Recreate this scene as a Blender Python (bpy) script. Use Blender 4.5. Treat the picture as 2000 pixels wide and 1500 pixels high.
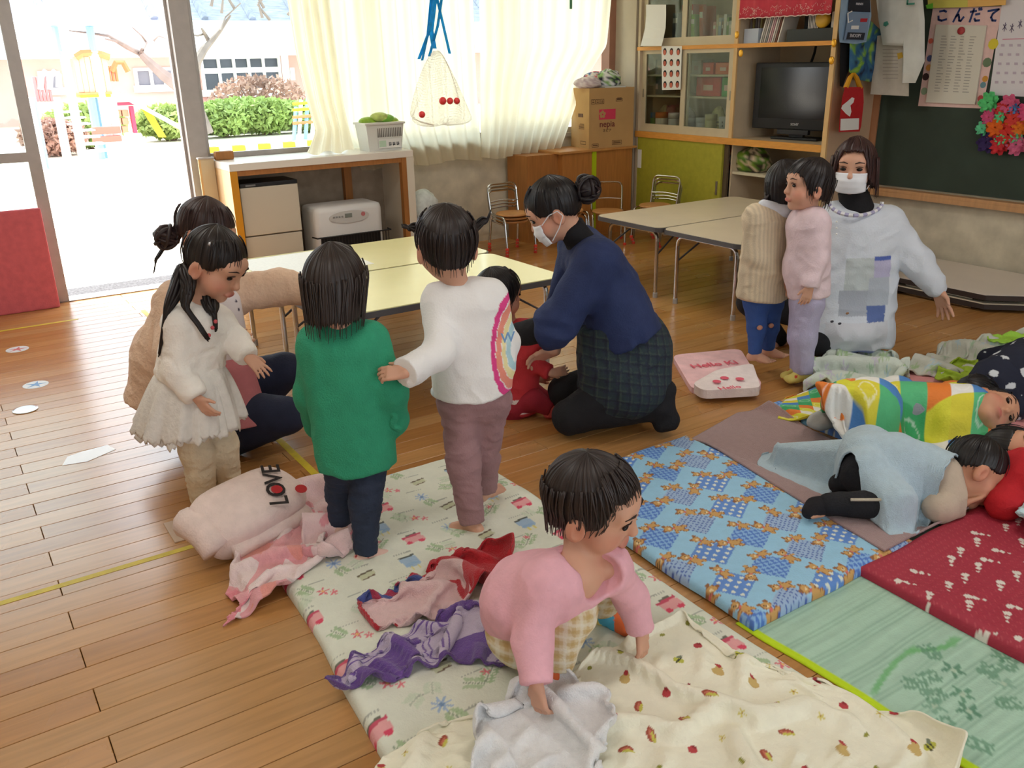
import bpy, bmesh, math, random
import numpy as np
from mathutils import Vector, Matrix
S = bpy.context.scene
COLL = S.collection
for o in list(bpy.data.objects): bpy.data.objects.remove(o)

# ---------------------------------------------------------------- camera
F = 1710.0                       # focal length in pixels of the 2000x1500 frame
R = np.array([[0.83185728, 0.20771051, -0.51465503],
              [-0.55465887, 0.27913614, -0.78386004],
              [-0.01915715, 0.93751766, 0.3474099]])
CAM = np.array([0.0, 0.0, 1.5])
cd = bpy.data.cameras.new('camera'); cam = bpy.data.objects.new('camera', cd); COLL.objects.link(cam)
M4 = np.eye(4); M4[:3, :3] = R; M4[:3, 3] = CAM
cam.matrix_world = Matrix(M4.tolist())
cd.sensor_width = 36.0; cd.lens = F*36.0/2000.0; cd.clip_start = 0.05; cd.clip_end = 300
S.camera = cam
# ---------------------------------------------------------------- world, sun, lamps, exposure
wd = bpy.data.worlds.new('sky'); S.world = wd; wd.use_nodes = True
bg = wd.node_tree.nodes['Background']
bg.inputs[0].default_value = (0.86, 0.93, 1.0, 1); bg.inputs[1].default_value = 8.0
sd = bpy.data.lights.new('sun', 'SUN'); sd.energy = 14.0; sd.angle = math.radians(2.0); sd.color = (1.0, 0.95, 0.86)
sun = bpy.data.objects.new('sun', sd); COLL.objects.link(sun)
sun.rotation_euler = Vector((0.22, -0.42, -0.88)).to_track_quat('-Z', 'Y').to_euler()   # from behind the building on the left
S.view_settings.view_transform = 'Standard'; S.view_settings.look = 'None'
S.view_settings.exposure = -0.55; S.view_settings.gamma = 1.0; S.view_settings.use_curve_mapping = False
def portal(loc, rot, sx, sy):
    d = bpy.data.lights.new('window_portal', 'AREA'); d.shape = 'RECTANGLE'; d.size = sx; d.size_y = sy
    d.cycles.is_portal = True
    o = bpy.data.objects.new('window_portal', d); COLL.objects.link(o); o.location = loc; o.rotation_euler = rot
portal((2.3, 6.9, 1.35), (math.radians(-90), 0, 0), 8.0, 2.9)
portal((1.5, -2.35, 1.55), (math.radians(90), 0, 0), 8.4, 2.0)
LAMP_W = 18.0                     # each unseen fill lamp on the ceiling

# ---------------------------------------------------------------- pixel -> place
def ray(u, v): return R @ np.array([u-1000.0, 750.0-v, -F])
def PZ(u, v, z=0.0): d = ray(u, v); return CAM + d*((z-CAM[2])/d[2])
def PY(u, v, y): d = ray(u, v); return CAM + d*(y/d[1])
def PX(u, v, x): d = ray(u, v); return CAM + d*(x/d[0])
FWD = np.array([0.5488, 0.8360, 0.0])      # level viewing direction
RGT = np.array([0.8360, -0.5488, 0.0])
UP = np.array([0, 0, 1.0])
def PD(u, v, base, d=0.0):                  # on the upright plane through base that faces the camera, pushed back by d
    r = ray(u, v); t = (np.dot(FWD, np.asarray(base)-CAM)+d)/np.dot(FWD, r); return CAM + r*t

# ---------------------------------------------------------------- materials
def lin(c):
    c = np.array(c, float)/255.0
    return tuple(np.where(c <= 0.04045, c/12.92, ((c+0.055)/1.055)**2.4))
MATS = {}
def mat(name, col=(200, 200, 200), rough=0.7, var=0.0, vscale=8.0, bump=0.0, bscale=60.0, metal=0.0, spec=0.4,
        attr=False, trans=0.0, alpha=1.0, emit=0.0, stretch=None, coat=0.0, sheen=0.0, sub=0.0, ior=None):
    if name in MATS: return MATS[name]
    m = bpy.data.materials.new(name); m.use_nodes = True; nt = m.node_tree; N = nt.nodes; L = nt.links
    b = N['Principled BSDF']; out = N['Material Output']
    b.inputs['Roughness'].default_value = rough; b.inputs['Metallic'].default_value = metal
    b.inputs['Specular IOR Level'].default_value = spec
    if coat: b.inputs['Coat Weight'].default_value = coat; b.inputs['Coat Roughness'].default_value = 0.12
    if sheen: b.inputs['Sheen Weight'].default_value = sheen
    if sub: b.inputs['Subsurface Weight'].default_value = sub; b.inputs['Subsurface Radius'].default_value = (0.012, 0.005, 0.003); b.inputs['Subsurface Scale'].default_value = 1.0
    if ior: b.inputs['IOR'].default_value = ior
    rgb = (*lin(col), 1)
    src = None
    if attr:
        a = N.new('ShaderNodeAttribute'); a.attribute_name = 'Col'; src = a.outputs['Color']
    tc = N.new('ShaderNodeTexCoord'); mp = N.new('ShaderNodeMapping'); L.new(tc.outputs['Object'], mp.inputs['Vector'])
    if stretch: mp.inputs['Scale'].default_value = stretch
    if var:
        nz = N.new('ShaderNodeTexNoise'); nz.inputs['Scale'].default_value = vscale; nz.inputs['Detail'].default_value = 4
        L.new(mp.outputs[0], nz.inputs['Vector'])
        hs = N.new('ShaderNodeHueSaturation'); mr = N.new('ShaderNodeMapRange')
        mr.inputs['From Min'].default_value = 0.3; mr.inputs['From Max'].default_value = 0.7
        mr.inputs['To Min'].default_value = 1-var; mr.inputs['To Max'].default_value = 1+var
        L.new(nz.outputs['Fac'], mr.inputs['Value']); L.new(mr.outputs[0], hs.inputs['Value'])
        hs.inputs['Color'].default_value = rgb
        if src: L.new(src, hs.inputs['Color'])
        src = hs.outputs[0]
    if src: L.new(src, b.inputs['Base Color'])
    else: b.inputs['Base Color'].default_value = rgb
    if bump:
        n2 = N.new('ShaderNodeTexNoise'); n2.inputs['Scale'].default_value = bscale; n2.inputs['Detail'].default_value = 3
        L.new(mp.outputs[0], n2.inputs['Vector'])
        bp = N.new('ShaderNodeBump'); bp.inputs['Strength'].default_value = bump; bp.inputs['Distance'].default_value = 0.01
        L.new(n2.outputs['Fac'], bp.inputs['Height']); L.new(bp.outputs[0], b.inputs['Normal'])
    if emit:
        b.inputs['Emission Color'].default_value = rgb; b.inputs['Emission Strength'].default_value = emit
    if alpha < 1: b.inputs['Alpha'].default_value = alpha
    if trans:
        t = N.new('ShaderNodeBsdfTranslucent'); mx = N.new('ShaderNodeMixShader'); mx.inputs[0].default_value = trans
        t.inputs['Color'].default_value = rgb
        if src: L.new(src, t.inputs['Color'])
        L.new(b.outputs[0], mx.inputs[1]); L.new(t.outputs[0], mx.inputs[2]); L.new(mx.outputs[0], out.inputs['Surface'])
    MATS[name] = m
    return m
def glass(name, tint=(235, 242, 240), refl=0.08):
    if name in MATS: return MATS[name]
    m = bpy.data.materials.new(name); m.use_nodes = True; nt = m.node_tree; N = nt.nodes; L = nt.links
    N.remove(N['Principled BSDF'])
    t = N.new('ShaderNodeBsdfTransparent'); t.inputs[0].default_value = (*lin(tint), 1)
    g = N.new('ShaderNodeBsdfGlossy'); g.inputs['Roughness'].default_value = 0.03
    lw = N.new('ShaderNodeFresnel'); lw.inputs[0].default_value = 1.3
    mx = N.new('ShaderNodeMixShader'); L.new(lw.outputs[0], mx.inputs[0]); L.new(t.outputs[0], mx.inputs[1]); L.new(g.outputs[0], mx.inputs[2])
    L.new(mx.outputs[0], N['Material Output'].inputs['Surface']); MATS[name] = m
    return m

# ---------------------------------------------------------------- objects
def tag(o, label=None, cat=None, group=None, kind=None):
    if label: o['label'] = label
    if cat: o['category'] = cat
    if group: o['group'] = group
    if kind: o['kind'] = kind
    return o
def thing(name, label, cat, loc=(0, 0, 0), group=None, kind=None):
    o = bpy.data.objects.new(name, None); COLL.objects.link(o); o.location = tuple(float(x) for x in loc)
    o.empty_display_size = 0.05
    return tag(o, label, cat, group, kind)
def wloc(o):
    p = np.zeros(3)
    while o is not None: p = p + np.array(o.location); o = o.parent
    return p
def link_mesh(name, me, parent=None, loc=None):
    o = bpy.data.objects.new(name, me); COLL.objects.link(o)
    if parent is not None: o.parent = parent
    if loc is not None: o.location = tuple(float(x) for x in loc)
    return o
def mesh_np(name, V, Fc, m=None, parent=None, smooth=False, cols=None, loc=None):
    V = np.asarray(V, float)
    off = wloc(parent) if parent is not None else (np.array(loc, float) if loc is not None else np.zeros(3))
    me = bpy.data.meshes.new(name)
    if isinstance(Fc, np.ndarray):
        n, k = Fc.shape
        me.vertices.add(len(V)); me.vertices.foreach_set('co', (V-off).astype(np.float32).ravel())
        me.loops.add(n*k); me.loops.foreach_set('vertex_index', Fc.astype(np.int32).ravel())
        me.polygons.add(n); me.polygons.foreach_set('loop_start', np.arange(0, n*k, k, dtype=np.int32))
        me.update(calc_edges=True)
    else:
        me.from_pydata([tuple(v) for v in (V-off)], [], [tuple(int(i) for i in f) for f in Fc]); me.update()
    if m is not None:
        for q in (m if isinstance(m, (list, tuple)) else [m]): me.materials.append(q)
    if smooth: me.polygons.foreach_set('use_smooth', np.ones(len(me.polygons), bool))
    if cols is not None:
        ca = me.color_attributes.new('Col', 'FLOAT_COLOR', 'POINT')
        c4 = np.ones((len(V), 4), np.float32); c4[:, :3] = cols
        ca.data.foreach_set('color', c4.ravel())
    return link_mesh(name, me, parent, loc)
def rotz(a): c, s = math.cos(a), math.sin(a); return np.array([[c, -s, 0], [s, c, 0], [0, 0, 1.0]])
def frame_from(d, upv=(0, 0, 1)):
    d = np.asarray(d, float); d = d/np.linalg.norm(d); u = np.asarray(upv, float)
    if abs(np.dot(d, u)) > 0.98: u = np.array([1.0, 0, 0])
    x = np.cross(u, d); x /= np.linalg.norm(x); y = np.cross(d, x)
    return x, y, d
_bev = {}
def bevbox(bv, seg):
    return None
class MB:
    def __init__(s): s.V = []; s.F = []; s.n = 0
    def add(s, V, Fc, T=None, t=None):
        V = np.asarray(V, float)
        if T is not None: V = V @ np.asarray(T).T
        if t is not None: V = V + np.asarray(t)
        s.V.append(V); s.F += [tuple(i+s.n for i in f) for f in Fc]; s.n += len(V); return s
    def box(s, a, b, bv=0.0, T=None, t=None):
        a = np.asarray(a, float); b = np.asarray(b, float); lo = np.minimum(a, b); hi = np.maximum(a, b)
        if bv <= 0:
            V = [(x, y, z) for x in (lo[0], hi[0]) for y in (lo[1], hi[1]) for z in (lo[2], hi[2])]
            return s.add(V, [(0, 1, 3, 2), (4, 6, 7, 5), (0, 4, 5, 1), (2, 3, 7, 6), (0, 2, 6, 4), (1, 5, 7, 3)], T, t)
        bv = min(bv, 0.49*min(hi-lo))
        bm = bmesh.new(); bmesh.ops.create_cube(bm, size=1.0)
        for v in bm.verts: v.co = Vector(((lo[i]+hi[i])/2 + v.co[i]*(hi[i]-lo[i]) for i in range(3)))
        bmesh.ops.bevel(bm, geom=bm.edges[:], offset=bv, segments=2, affect='EDGES', profile=0.6)
        bm.verts.index_update()
        V = [tuple(v.co) for v in bm.verts]; Fc = [tuple(v.index for v in f.verts) for f in bm.faces]; bm.free()
        return s.add(V, Fc, T, t)
    def prism(s, poly, h0, h1, ax=2):          # polygon in the plane across axis ax, extruded along it
        n = len(poly); V = []
        for h in (h0, h1):
            for (p, q) in poly:
                V.append({2: (p, q, h), 1: (p, h, q), 0: (h, p, q)}[ax])
        Fc = [tuple(range(n))[::-1], tuple(range(n, 2*n))] + [(i, (i+1) % n, n+(i+1) % n, n+i) for i in range(n)]
        return s.add(V, Fc)
    def tube(s, pts, r, n=8, cap=True, closed=False):
        P = np.asarray(pts, float); m = len(P); rr = np.ones(m)*r if np.isscalar(r) else np.asarray(r, float)
        T = np.zeros_like(P)
        for i in range(m):
            a = P[(i-1) % m] if (closed or i > 0) else P[i]; b = P[(i+1) % m] if (closed or i < m-1) else P[i]
            d = b-a; T[i] = d/(np.linalg.norm(d)+1e-12)
        x, y, _ = frame_from(T[0]); V = []
        for i in range(m):
            x = x - T[i]*np.dot(x, T[i]); x /= np.linalg.norm(x)+1e-12; y = np.cross(T[i], x)
            for k in range(n):
                a = 2*math.pi*k/n; V.append(P[i]+rr[i]*(math.cos(a)*x+math.sin(a)*y))
        Fc = []
        for i in range(m if closed else m-1):
            j = (i+1) % m
            for k in range(n): Fc.append((i*n+k, i*n+(k+1) % n, j*n+(k+1) % n, j*n+k))
        if cap and not closed: Fc += [tuple(range(n))[::-1], tuple((m-1)*n+k for k in range(n))]
        return s.add(V, Fc)
    def lathe(s, prof, c=(0, 0, 0), n=20, axis=(0, 0, 1), sx=1.0, sy=1.0):   # prof: (r, h)
        x, y, d = frame_from(axis); V = []
        for (r, h) in prof:
            for k in range(n):
                a = 2*math.pi*k/n; V.append(np.asarray(c)+d*h+r*(math.cos(a)*x*sx+math.sin(a)*y*sy))
        m = len(prof); Fc = [(i*n+k, i*n+(k+1) % n, (i+1)*n+(k+1) % n, (i+1)*n+k) for i in range(m-1) for k in range(n)]
        Fc += [tuple(range(n))[::-1], tuple((m-1)*n+k for k in range(n))]
        return s.add(V, Fc)
    def ball(s, c, r, n=10, m=7, T=None):
        r = np.ones(3)*r if np.isscalar(r) else np.asarray(r, float); V = []
        for i in range(m+1):
            th = math.pi*i/m
            for k in range(n):
                a = 2*math.pi*k/n; V.append((r[0]*math.sin(th)*math.cos(a), r[1]*math.sin(th)*math.sin(a), r[2]*math.cos(th)))
        Fc = [(i*n+k, (i+1)*n+k, (i+1)*n+(k+1) % n, i*n+(k+1) % n) for i in range(m) for k in range(n)]
        return s.add(V, Fc, T, c)
    def sheet(s, quad, n=1, m=1):             # flat 4-corner sheet
        q = np.asarray(quad, float); V = []
        for i in range(n+1):
            for j in range(m+1):
                a, b = i/n, j/m; V.append((1-a)*((1-b)*q[0]+b*q[3])+a*((1-b)*q[1]+b*q[2]))
        return s.add(V, [(i*(m+1)+j, (i+1)*(m+1)+j, (i+1)*(m+1)+j+1, i*(m+1)+j+1) for i in range(n) for j in range(m)])
    def build(s, name, m=None, parent=None, smooth=False, loc=None, cols=None):
        return mesh_np(name, np.concatenate(s.V) if s.V else np.zeros((0, 3)), s.F, m, parent, smooth, cols, loc)
def bx(name, a, b, m, parent=None, bv=0.0, loc=None): return MB().box(a, b, bv).build(name, m, parent, loc=loc)
def struct(o, label=None): o['kind'] = 'structure'; (label and o.__setitem__('label', label)); return o
def one(o, label, cat, group=None): return tag(o, label, cat, group)
def arc(c, r, a0, a1, n, ex, ey):
    return [np.asarray(c)+r*(math.cos(a0+(a1-a0)*i/n)*np.asarray(ex)+math.sin(a0+(a1-a0)*i/n)*np.asarray(ey)) for i in range(n+1)]
def round_path(pts, r, n=5):
    pts = [np.asarray(p, float) for p in pts]; out = [pts[0]]
    for a, b, c in zip(pts, pts[1:], pts[2:]):
        d0 = a-b; d1 = c-b; l0 = np.linalg.norm(d0); l1 = np.linalg.norm(d1); q = min(r, l0*0.49, l1*0.49)
        p0 = b+d0/l0*q; p1 = b+d1/l1*q
        for i in range(n+1): t = i/n; out.append((1-t)**2*p0+2*t*(1-t)*b+t*t*p1)
    return out+[pts[-1]]
def copy_tree(o, off, parent=None, label=None, group=None):
    c = o.copy(); COLL.objects.link(c)
    if parent is None: c.location = Vector(o.location)+Vector(tuple(float(x) for x in off))
    else: c.parent = parent
    if label: c['label'] = label
    if group: c['group'] = group
    for ch in list(o.children): copy_tree(ch, (0, 0, 0), c)
    return c
# cheap value noise for vertex work
def vnoise(P, seed=0):
    P = np.asarray(P, float); i = np.floor(P).astype(np.int64); f = P-i; f = f*f*(3-2*f); r = np.zeros(P.shape[:-1])
    D = P.shape[-1]
    for c in range(2**D):
        h = np.full(P.shape[:-1], seed*374761393+12345, np.int64); w = np.ones(P.shape[:-1])
        for d in range(D):
            b = (c >> d) & 1; h = (h ^ ((i[..., d]+b)*(73856093, 19349663, 83492791)[d])) * 1274126177 & 0x7fffffff
            w = w*(f[..., d] if b else 1-f[..., d])
        h = (h ^ (h >> 13))*1103515245 & 0x7fffffff
        r += w*((h >> 7) % 10007)/10007.0
    return r
def fbm(P, seed=0, o=3): return sum(vnoise(np.asarray(P)*2**k, seed+k)*0.5**k for k in range(o))/sum(0.5**k for k in range(o))
random.seed(7); rng = np.random.default_rng(7)
# ================================================================ ROOM
WX = 5.96      # chalkboard wall
WY = 6.58      # window wall, inner face of the frames
X0, Y0, ZC = -2.6, -2.2, 2.75
m_wallp = mat('wallpaper', (204, 194, 172), 0.85, 0.16, 7, 0.15, 90)
m_white = mat('white_paint', (216, 212, 202), 0.7, 0.04, 5)
m_alu = mat('aluminium_frame', (176, 170, 166), 0.42, 0.05, 20, metal=0.35)
m_orange = mat('orange_trim', (226, 158, 72), 0.5, 0.08, 14, stretch=(1, 1, 6))
m_beech = mat('beech_trim', (222, 184, 128), 0.5, 0.08, 10, stretch=(6, 6, 1))
m_cabin = mat('cabinet_board', (196, 178, 150), 0.65, 0.05, 10)
m_door = mat('door_frame_wood', (206, 190, 158), 0.55, 0.05, 10)
m_plate = mat('dull_metal', (150, 142, 132), 0.4, 0.05, 30, metal=0.8)
# --- floor of boards
def board_mat(i, c):
    m = bpy.data.materials.new('floor_board_%d' % i); m.use_nodes = True; nt = m.node_tree; N = nt.nodes; L = nt.links; b = N['Principled BSDF']
    tc = N.new('ShaderNodeTexCoord'); mp = N.new('ShaderNodeMapping'); mp.inputs['Scale'].default_value = (1.2, 16, 4)
    mp.inputs['Location'].default_value = (i*3.7, i*1.9, 0)
    L.new(tc.outputs['Object'], mp.inputs[0]); nz = N.new('ShaderNodeTexNoise'); nz.inputs['Scale'].default_value = 3.2; nz.inputs['Detail'].default_value = 6
    nz.inputs['Distortion'].default_value = 0.6
    L.new(mp.outputs[0], nz.inputs['Vector']); cr = N.new('ShaderNodeValToRGB')
    e = cr.color_ramp.elements; e[0].position = 0.32; e[1].position = 0.7
    e[0].color = (*lin([q*0.94 for q in c]), 1); e[1].color = (*lin([min(255, q*1.04) for q in c]), 1)
    L.new(nz.outputs[0], cr.inputs[0]); L.new(cr.outputs[0], b.inputs['Base Color'])
    n2 = N.new('ShaderNodeTexNoise'); n2.inputs['Scale'].default_value = 1.7; n2.inputs['Detail'].default_value = 5; L.new(tc.outputs['Object'], n2.inputs['Vector'])
    mr = N.new('ShaderNodeMapRange'); mr.inputs['To Min'].default_value = 0.17; mr.inputs['To Max'].default_value = 0.34
    L.new(n2.outputs[0], mr.inputs[0]); L.new(mr.outputs[0], b.inputs['Roughness'])
    b.inputs['Specular IOR Level'].default_value = 0.6
    return m
m_boards = [board_mat(i, c) for i, c in enumerate([(184, 132, 76), (178, 125, 70), (189, 139, 85), (173, 120, 66), (182, 135, 83)])]
floor = struct(bx('floor', (X0-0.2, Y0-0.2, -0.16), (WX+0.2, WY+0.12, -0.022), mat('floor_joint', (92, 60, 30), 0.8)), 'honey coloured wooden board floor')
BW, BL = 0.1025, 1.818
boards = []
k0 = int(math.floor((Y0-1.843)/BW)); k1 = int(math.ceil((WY+0.02-1.843)/BW))
for k in range(k0, k1):
    ya = 1.843+k*BW; off = 0.10 + (BL/2 if k % 2 else 0.0)
    j0 = int(math.floor((X0-off)/BL)); j1 = int(math.ceil((WX-off)/BL))
    for j in range(j0, j1):
        xa = max(X0, off+j*BL); xb = min(WX, off+(j+1)*BL); yb = min(ya+BW, WY+0.02)
        if xb-xa < 0.03 or yb-ya < 0.01: continue
        cx_, cy_ = (xa+xb)/2, (ya+yb)/2
        c = R.T @ (np.array([cx_, cy_, 0])-CAM)
        vis = -1
        if c[2] < -0.3:
            for xx in (xa, cx_, xb):
                c = R.T @ (np.array([xx, cy_, 0])-CAM); u, v = 1000-F*c[0]/c[2], 750+F*c[1]/c[2]
                if -60 < u < 2060 and 0 < v < 1560: vis = max(vis, 1.0/-c[2])
        boards.append((vis, xa, xb, ya, yb, k, j))
boards.sort(key=lambda q: -q[0])
plank_me = {}
rest = MB(); g = 0.0011
for i, (vis, xa, xb, ya, yb, k, j) in enumerate(boards):
    dz = random.uniform(-0.0004, 0.0)
    if vis > 0 and i < 295:
        key = (round(xb-xa, 3), round(yb-ya, 3), random.randrange(5))
        if key not in plank_me:
            o = MB(); hx, hy = (xb-xa)/2-g, (yb-ya)/2-g; c_ = 0.0012
            V = [(-hx, -hy, -0.02), (hx, -hy, -0.02), (hx, hy, -0.02), (-hx, hy, -0.02), (-hx, -hy, -c_), (hx, -hy, -c_), (hx, hy, -c_), (-hx, hy, -c_),
                 (-hx+c_, -hy+c_, 0), (hx-c_, -hy+c_, 0), (hx-c_, hy-c_, 0), (-hx+c_, hy-c_, 0)]
            Fq = [(0, 3, 2, 1), (8, 9, 10, 11)]+[(a, (a+1) % 4, 4+(a+1) % 4, 4+a) for a in range(4)]+[(4+a, 4+(a+1) % 4, 8+(a+1) % 4, 8+a) for a in range(4)]
            me = bpy.data.meshes.new('plank'); me.from_pydata(V, [], Fq); me.materials.append(m_boards[key[2]]); me.update(); plank_me[key] = me
        link_mesh('plank', plank_me[key], floor, ((xa+xb)/2, (ya+yb)/2, dz))
    else:
        rest.box((xa+g, ya+g, -0.02), (xb-g, yb-g, dz))
tag(rest.build('plank', m_boards[0], floor), kind='stuff')
# --- walls, ceiling
m_ceil = mat('ceiling_board', (226, 224, 216), 0.9, 0.03, 12)
ceil_ = struct(bx('ceiling', (X0-0.2, Y0-0.2, ZC), (WX+0.3, WY+0.3, ZC+0.15), m_ceil), 'white ceiling')
wr = struct(bx('wall_right', (WX, Y0-0.2, -0.1), (WX+0.2, WY+0.3, ZC), m_wallp), 'beige papered wall below the chalkboard')
bx('skirting', (WX-0.012, Y0, 0), (WX, 4.137, 0.07), mat('skirting_wood', (150, 110, 70), 0.5, 0.08), wr)
wl = struct(bx('wall_left', (X0-0.2, Y0-0.2, -0.1), (X0, WY+0.3, ZC), m_white), 'plain white wall')
# unseen wall behind the camera; its window openings are added and sized for fill
wb = MB(); wb.box((X0, Y0-0.2, -0.1), (WX, Y0, 0.75)); wb.box((X0, Y0-0.2, 2.35), (WX, Y0, ZC))
for x, w in ((X0, 1.6), (0.0, 1.1), (2.1, 1.1), (4.2, WX-4.2)): wb.box((x, Y0-0.2, 0.75), (x+w, Y0, 2.35))
struct(wb.build('wall_back', m_white), 'white wall with window openings added for fill light')
# --- window wall: low part, posts, header
ww = MB()
ww.box((1.72, WY, -0.1), (WX+0.1, WY+0.16, 0.84)); ww.box((X0, WY, 2.35), (WX+0.1, WY+0.16, ZC))
ww.box((5.55, WY-0.02, 0.84), (WX, WY+0.16, 2.35)); ww.box((X0, WY, -0.1), (-1.6, WY+0.16, 2.35))
win = struct(ww.build('wall_window', m_wallp), 'beige wall under the curtained windows')
struct(bx('trim_1', (1.72, WY-0.04, 0.84), (5.55, WY+0.1, 0.872), m_alu), 'pale window sill ledge')
struct(MB().box((1.618, WY-0.05, -0.02), (1.745, WY+0.1, 2.4), 0.004).box((1.60, WY+0.01, -0.02), (1.618, WY+0.06, 2.4)).build('trim_2', m_alu), 'grey metal post between doorway and window')
struct(bx('trim_3', (-1.6, WY-0.03, -0.02), (1.62, WY+0.12, 0.006), m_plate), 'metal door sill track')
def pane_leaf(name, lab, xa, xb, z0, z1, y, st=0.055, mid=None, pm=None):
    o = MB(); t = 0.018
    o.box((xa, y-t, z0), (xa+st, y+t, z1)); o.box((xb-st, y-t, z0), (xb, y+t, z1)); o.box((xa+st, y-t, z1-st), (xb-st, y+t, z1)); o.box((xa+st, y-t, z0), (xb-st, y+t, z0+st))
    if mid: o.box((xa+st, y-t, mid-0.03), (xb-st, y+t, mid+0.03))
    f = struct(o.build(name, m_alu), lab)
    MB().box((xa+st*0.6, y-0.003, z0+st*0.6), (xb-st*0.6, y+0.003, z1-st*0.6)).build('pane', glass('clear_glass'), f)
    return f
pane_leaf('door_1', 'grey framed glass sliding door standing at the left', -0.6, 0.685, 0.0, 2.35, WY, 0.075, 0.97)
pane_leaf('door_2', 'second glass sliding door far left', -1.6, -0.5, 0.0, 2.35, WY+0.05, 0.075, 0.97)
pane_leaf('window_1', 'clear window left of the tied curtain', 1.745, 3.1, 0.872, 2.35, WY+0.04, 0.035)
pane_leaf('window_2', 'window behind the cream curtains', 3.05, 4.3, 0.872, 2.35, WY+0.08, 0.045)
pane_leaf('window_3', 'window behind the right cream curtain', 4.25, 5.55, 0.872, 2.35, WY+0.04, 0.045)
struct(bx('trim_4', (2.66, WY-0.02, 0.872), (2.70, WY+0.06, 2.35), m_alu), 'thin grey window mullion')
struct(bx('trim_5', (5.43, 6.2, 0.0), (5.96, WY, ZC), mat('corner_boxing', (186, 172, 150), 0.7, 0.04)), 'pale boxed corner beside the cabinet')
struct(MB().box((5.36, 6.47, 0.0), (5.44, WY, ZC)).build('trim_6', mat('corner_post_wood', (158, 112, 90), 0.6, 0.06)), 'brown corner post behind the curtain edge')
# unseen ceiling lamps, added to supply fill light
m_lamp = mat('fill_lamp_diffuser', (255, 250, 240), 0.5, emit=4.0)
lamp0 = None
for n_, (x, y) in enumerate([(0.0, 1.4), (3.2, 1.4), (0.0, 4.2), (3.2, 4.2)]):
    t = thing('fill_lamp', 'unseen fill lamp added on the ceiling ' + ['nearest the camera on the left', 'nearest the camera on the right', 'above the yellow tables', 'above the cream tables'][n_], 'lamp', (x, y, ZC), 'added ceiling fill lamps')
    bx('housing', (x-0.62, y-0.12, ZC-0.04), (x+0.62, y+0.12, ZC), m_white, t)
    bx('diffuser', (x-0.6, y-0.1, ZC-0.075), (x+0.6, y+0.1, ZC-0.04), m_lamp, t, 0.01)
    d = bpy.data.lights.new('fill_light', 'AREA'); d.shape = 'RECTANGLE'; d.size = 1.2; d.size_y = 0.2; d.energy = LAMP_W; d.color = (1, 0.97, 0.92)
    lo = bpy.data.objects.new('fill_light', d); COLL.objects.link(lo); lo.location = (0, 0, -0.085); lo.parent = t
# --- yellow marking tape, floor fittings
m_tape = mat('yellow_tape', (206, 182, 44), 0.55, 0.12, 25)
one(bx('floor_tape', (X0, 2.713, 0.0001), (0.98, 2.738, 0.0009), m_tape, loc=(0, 2.72, 0)), 'yellow tape line running to the pink towel', 'tape', 'yellow floor lines')
one(bx('floor_tape', (1.03, 2.5, 0.0001), (1.06, 6.0, 0.0009), m_tape, loc=(1.04, 3.5, 0)), 'yellow tape line behind the green sweater', 'tape', 'yellow floor lines')
one(bx('floor_tape', (X0, 6.02, 0.0001), (0.66, 6.045, 0.0009), m_tape, loc=(0, 6.03, 0)), 'yellow tape line before the red door panel', 'tape', 'yellow floor lines')
t = thing('floor_outlet', 'square metal floor plate with small holes beside the rolled blanket', 'plate', (0.53, 2.86, 0))
bx('plate', (0.46, 2.78, 0.0), (0.62, 2.94, 0.004), mat('plate_wood', (190, 160, 132), 0.5, 0.05), t, 0.0015)
for i in range(3):
    for j in range(2): MB().lathe([(0.006, 0.0038), (0.006, 0.0048)], (0.49+0.05*i, 2.83+0.06*j, 0), 10).build('hole', mat('dark_hole', (40, 32, 26), 0.8), t)
one(MB().lathe([(0.055, 0), (0.055, 0.004), (0.045, 0.006), (0.0, 0.006)], (0.19, 4.46, 0), 24).build('drain_cover', mat('steel_cap', (190, 190, 186), 0.25, metal=0.9), loc=(0.19, 4.46, 0)), 'round steel drain cover in the floor near the sliding door', 'drain cover')
def star(x, y, r, c1, name, lab):
    t = thing('floor_sticker', lab, 'sticker', (x, y, 0), 'round floor stickers')
    MB().lathe([(r, 0), (r, 0.001)], (x, y, 0), 20).build('disc', mat('sticker_clear', (222, 226, 230), 0.3), t)
    o = MB()
    for k in range(5):
        a = k*2*math.pi/5; o.prism([(x+0.25*r*math.cos(a-0.6), y+0.25*r*math.sin(a-0.6)), (x+0.85*r*math.cos(a), y+0.85*r*math.sin(a)), (x+0.25*r*math.cos(a+0.6), y+0.25*r*math.sin(a+0.6))], 0.001, 0.0016)
    o.prism([(x+0.26*r*math.cos(a), y+0.26*r*math.sin(a)) for a in np.linspace(0, 2*math.pi, 11)[:-1]], 0.001, 0.0015)
    o.build('print', mat(name, c1, 0.4), t)
star(0.265, 5.55, 0.06, (206, 110, 110), 'sticker_red', 'round floor sticker with red print by the red panel')
star(0.275, 4.82, 0.06, (100, 150, 200), 'sticker_blue', 'round floor sticker with blue print near the doorway')
one(MB().prism([(0.24, 3.68), (0.33, 3.66), (0.45, 3.72), (0.43, 3.79), (0.33, 3.78), (0.27, 3.76)], 0.0002, 0.0012).build('paper_scrap', mat('scrap_white', (240, 240, 244), 0.4), loc=(0.33, 3.72, 0)), 'flat white scrap on the bright floor', 'paper')
# --- red soft panel against the sliding door
t = thing('foam_panel', 'rose red soft panel standing against the sliding door', 'panel', (0.1, 6.46, 0))
p = MB(); p.box((-1.0, 6.43, 0.0), (0.612, 6.475, 0.66), 0.012)
p.build('pad', mat('red_foam', (212, 104, 114), 0.85, 0.08, 25, 0.2, 120), t)
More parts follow.
